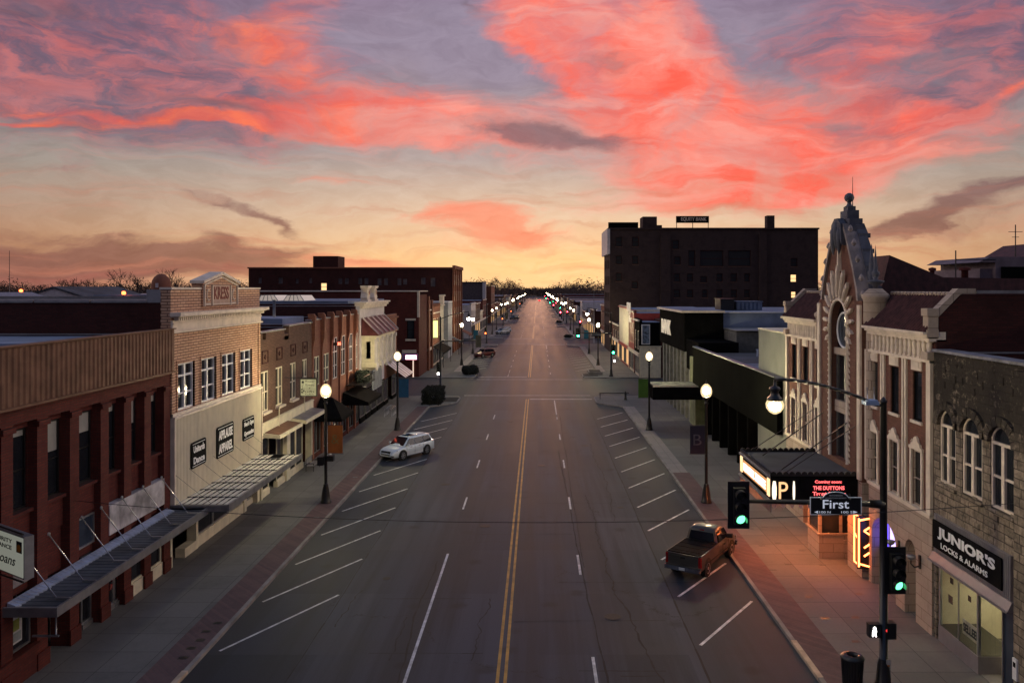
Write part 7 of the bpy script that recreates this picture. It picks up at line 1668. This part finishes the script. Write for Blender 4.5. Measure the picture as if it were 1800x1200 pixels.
    m = MB(); m.path([(-.46, h+.02, .50), (-.5, h-.05, .79), (.5, h-.05, .79), (.46, h+.02, .50), (-.46, h+.02, .50)], .018); m.build('grille_frame', M_chrome, g)
    m = MB(); m.box(-.62, .62, h-.15, h+.01, .32, .38); m.build('lower_intake', M_tyre, t)
    m = MB(); m.box(-.36, .36, -.55, .28, H_+.012, H_+.03); m.build('sunroof', M_cglass, t)
    m = MB(); m.box(-.26, .26, -h-.02, -h+.05, .62, .75); m.build('number_plate', M_plate, t)
    return t
def make_truck(pm, label):
    t = local('pickup_truck', label, 'pickup truck'); hw = .98; h = 2.85
    m = MB(); loft(m, [ring(y, w, zb, zt) for y, w, zb, zt in [(-.15, hw*.99, .42, 1.18), (.9, hw, .40, 1.18), (1.35, hw, .42, 1.16), (1.5, hw*.995, .42, 1.14), (2.3, hw*.97, .44, 1.08), (h-.12, hw*.93, .46, 1.0), (h, hw*.85, .5, .86)]]); m.build('body', pm, t)
    # bed
    m = MB(); zt = 1.20
    m.box(-hw, -hw+.10, -h+.12, -.15, .48, zt); m.box(hw-.10, hw, -h+.12, -.15, .48, zt); m.box(-hw+.1, hw-.1, -h+.12, -.15, .48, .62); m.box(-hw+.1, hw-.1, -.25, -.15, .62, zt); m.build('bed', pm, t)
    m = MB(); m.box(-hw+.08, hw-.08, -h+.16, -.2, zt-.03, zt+.025)
    for i in range(4): m.box(-hw+.08, hw-.08, -h+.5+i*.62, -h+.53+i*.62, zt+.025, zt+.035)
    m.build('tonneau_cover', mat('black_vinyl_cover', (.008, .008, .009), .9, spec=.1), t)
    m = MB(); m.box(-hw+.14, hw-.14, -h+.04, -h+.12, .62, zt-.01); m.box(-hw+.2, hw-.2, -h+.02, -h+.04, .7, 1.1); tg = m.build('tailgate', pm, t)
    m = MB(); m.box(-.13, .13, -h+.0, -h+.03, .98, 1.07); m.build('handle', M_tyre, tg)
    for s in (-1, 1):
        m = MB(); m.box(s*(hw-.14), s*(hw+.004), -h+.05, -h+.2, .66, 1.14); m.build('tail_light', M_tail, t)
        m = MB(); m.box(s*(hw-.14), s*(hw-.0), -h+.055, -h+.2, .48, .66); m.build('corner_panel', pm, t)
    m = MB(); m.hexa([(-hw, -h-.12, .42), (hw, -h-.12, .42), (hw, -h+.12, .42), (-hw, -h+.12, .42), (-hw, -h-.12, .62), (hw, -h-.12, .62), (hw, -h+.12, .62), (-hw, -h+.12, .62)]); bp = m.build('rear_bumper', M_chrome, t)
    m = MB(); m.box(-.3, .3, -h-.122, -h-.05, .63, .65); m.build('bumper_step', M_tyre, bp)
    m = MB(); m.box(-.16, .16, -h-.135, -h-.12, .46, .58); m.build('number_plate', M_plate, t)
    cab_ = [(-.16, .88, 1.1, .76, 1.30), (-.11, .89, 1.1, .74, 1.72), (-.02, .90, 1.1, .74, 1.82), (.8, .91, 1.1, .74, 1.84), (1.05, .91, 1.1, .73, 1.80), (1.2, .90, 1.1, .74, 1.68), (1.75, .86, 1.08, .80, 1.17)]
    m = MB(); loft(m, [cabring(*g_) for g_ in cab_]); m.build('cab', pm, t)
    panel(t, [(-.64, -.10, 1.66), (.64, -.10, 1.66), (.74, -.17, 1.24), (-.74, -.17, 1.24)], M_cglass, 'rear_window', (0, -1, .15), .035)
    panel(t, [(-.6, 1.12, 1.72), (.6, 1.12, 1.72), (.76, 1.68, 1.2), (-.76, 1.68, 1.2)], M_cglass, 'windscreen', (0, .7, 1), .05)
    m = MB(); m.box(-.12, .12, -.13, -.06, 1.72, 1.76); m.build('brake_lamp', M_tail, t)
    for s in (-1, 1):
        for (a, b, c, d) in ((1.52, 1.14, .55, .55), (.47, .47, .0, .04)):
            panel(t, [(s*.885, a, 1.2), (s*.755, b, 1.70), (s*.755, d, 1.70), (s*.885, c, 1.2)], M_cglass, 'side_window', (s, 0, .3), .03)
        m = MB(); m.hexa([(s*hw*.9, 1.3, 1.14), (s*hw*.9, 1.48, 1.14), (s*(hw+.24), 1.45, 1.16), (s*(hw+.24), 1.32, 1.16), (s*hw*.9, 1.3, 1.34), (s*hw*.9, 1.48, 1.34), (s*(hw+.24), 1.45, 1.38), (s*(hw+.24), 1.32, 1.38)]); m.build('wing_mirror', M_tyre, t)
        for yy in (-1.75, 1.9): 
            m = MB(); m.tube((s*(hw-.28), yy, .44), (s*(hw+.006), yy, .44), .47, n=28); m.build('wheel_arch', M_tyre, t); wheel(t, s*(hw-.12), yy, .40, .27)
        m = MB(); m.box(s*(hw-.3), s*(hw-.05), h-.08, h+.01, .72, .92); m.build('headlight', M_hl, t)
        m = MB(); m.box(s*(hw-.01), s*(hw+.014), -2.2, 2.3, .64, .70); m.build('side_moulding', M_tyre, t)
        m = MB()
        for yy in (1.38, .5): m.box(s*(hw-.01), s*(hw+.004), yy-.006, yy+.006, .5, 1.1)
        m.build('door_seam', M_tyre, t)
        m = MB(); m.box(s*(hw-.01), s*(hw+.03), .62, .8, .98, 1.02); m.build('door_handle', M_tyre, t)
    m = MB(); m.box(-hw+.3, hw-.3, h-.05, h+.012, .66, .92); m.build('grille', M_tyre, t); m = MB(); m.box(-hw, hw, h-.1, h+.1, .42, .6); m.build('front_bumper', M_chrome, t)
    return t
suv = make_suv(paint('white_pearl_paint', (.80, .88, .95), .1), 'white sport utility car parked nose to the left kerb'); suv.location = (-10.95, 66.7, 0); suv.rotation_euler = (0, 0, R(180-34))
tr = make_truck(paint('pewter_paint', (.06, .055, .048), .25), 'pewter pickup truck with black bed cover parked at the right kerb'); tr.location = (8.42, 40.6, 0); tr.rotation_euler = (0, 0, R(-33)); tr.scale = (.92, .92, 1.0)
c = make_suv(paint('dark_red_paint', (.12, .012, .012), .3), 'dark red car parked nose in at the left kerb beyond the crossing'); c.location = (-10.9, 163, 0); c.rotation_euler = (0, 0, R(180-38))
c = make_suv(paint('silver_paint', (.45, .48, .52), .5), 'silver car nearer of the two pale cars parked together at left'); c.location = (-10.9, 246, 0); c.rotation_euler = (0, 0, R(180-40))
c2 = make_suv(paint('pale_blue_paint', (.35, .42, .52), .4), 'pale blue car farther of the two pale cars parked together at left'); c2.location = (-10.6, 254, 0); c2.rotation_euler = (0, 0, R(180-40))
c3 = make_suv(paint('charcoal_paint', (.03, .03, .035), .4), 'dark car alone at the left kerb far along the street'); c3.location = (-10.6, 362, 0); c3.rotation_euler = (0, 0, R(180-40))
c4 = make_suv(paint('black_paint', (.015, .015, .016), .3), 'distant car driving away with red tail lights lit in the middle of the street'); c4.location = (2.0, 900, 0)
for s in (-1, 1): m = MB(); m.lathe((s*.8, -2.6, .85), [(0, -.45), (.4, -.2), (.45, 0), (.4, .2), (0, .45)], 10); m.build('lit_tail_light', emit('tail_glow', (1, .02, .02), 14), c4)
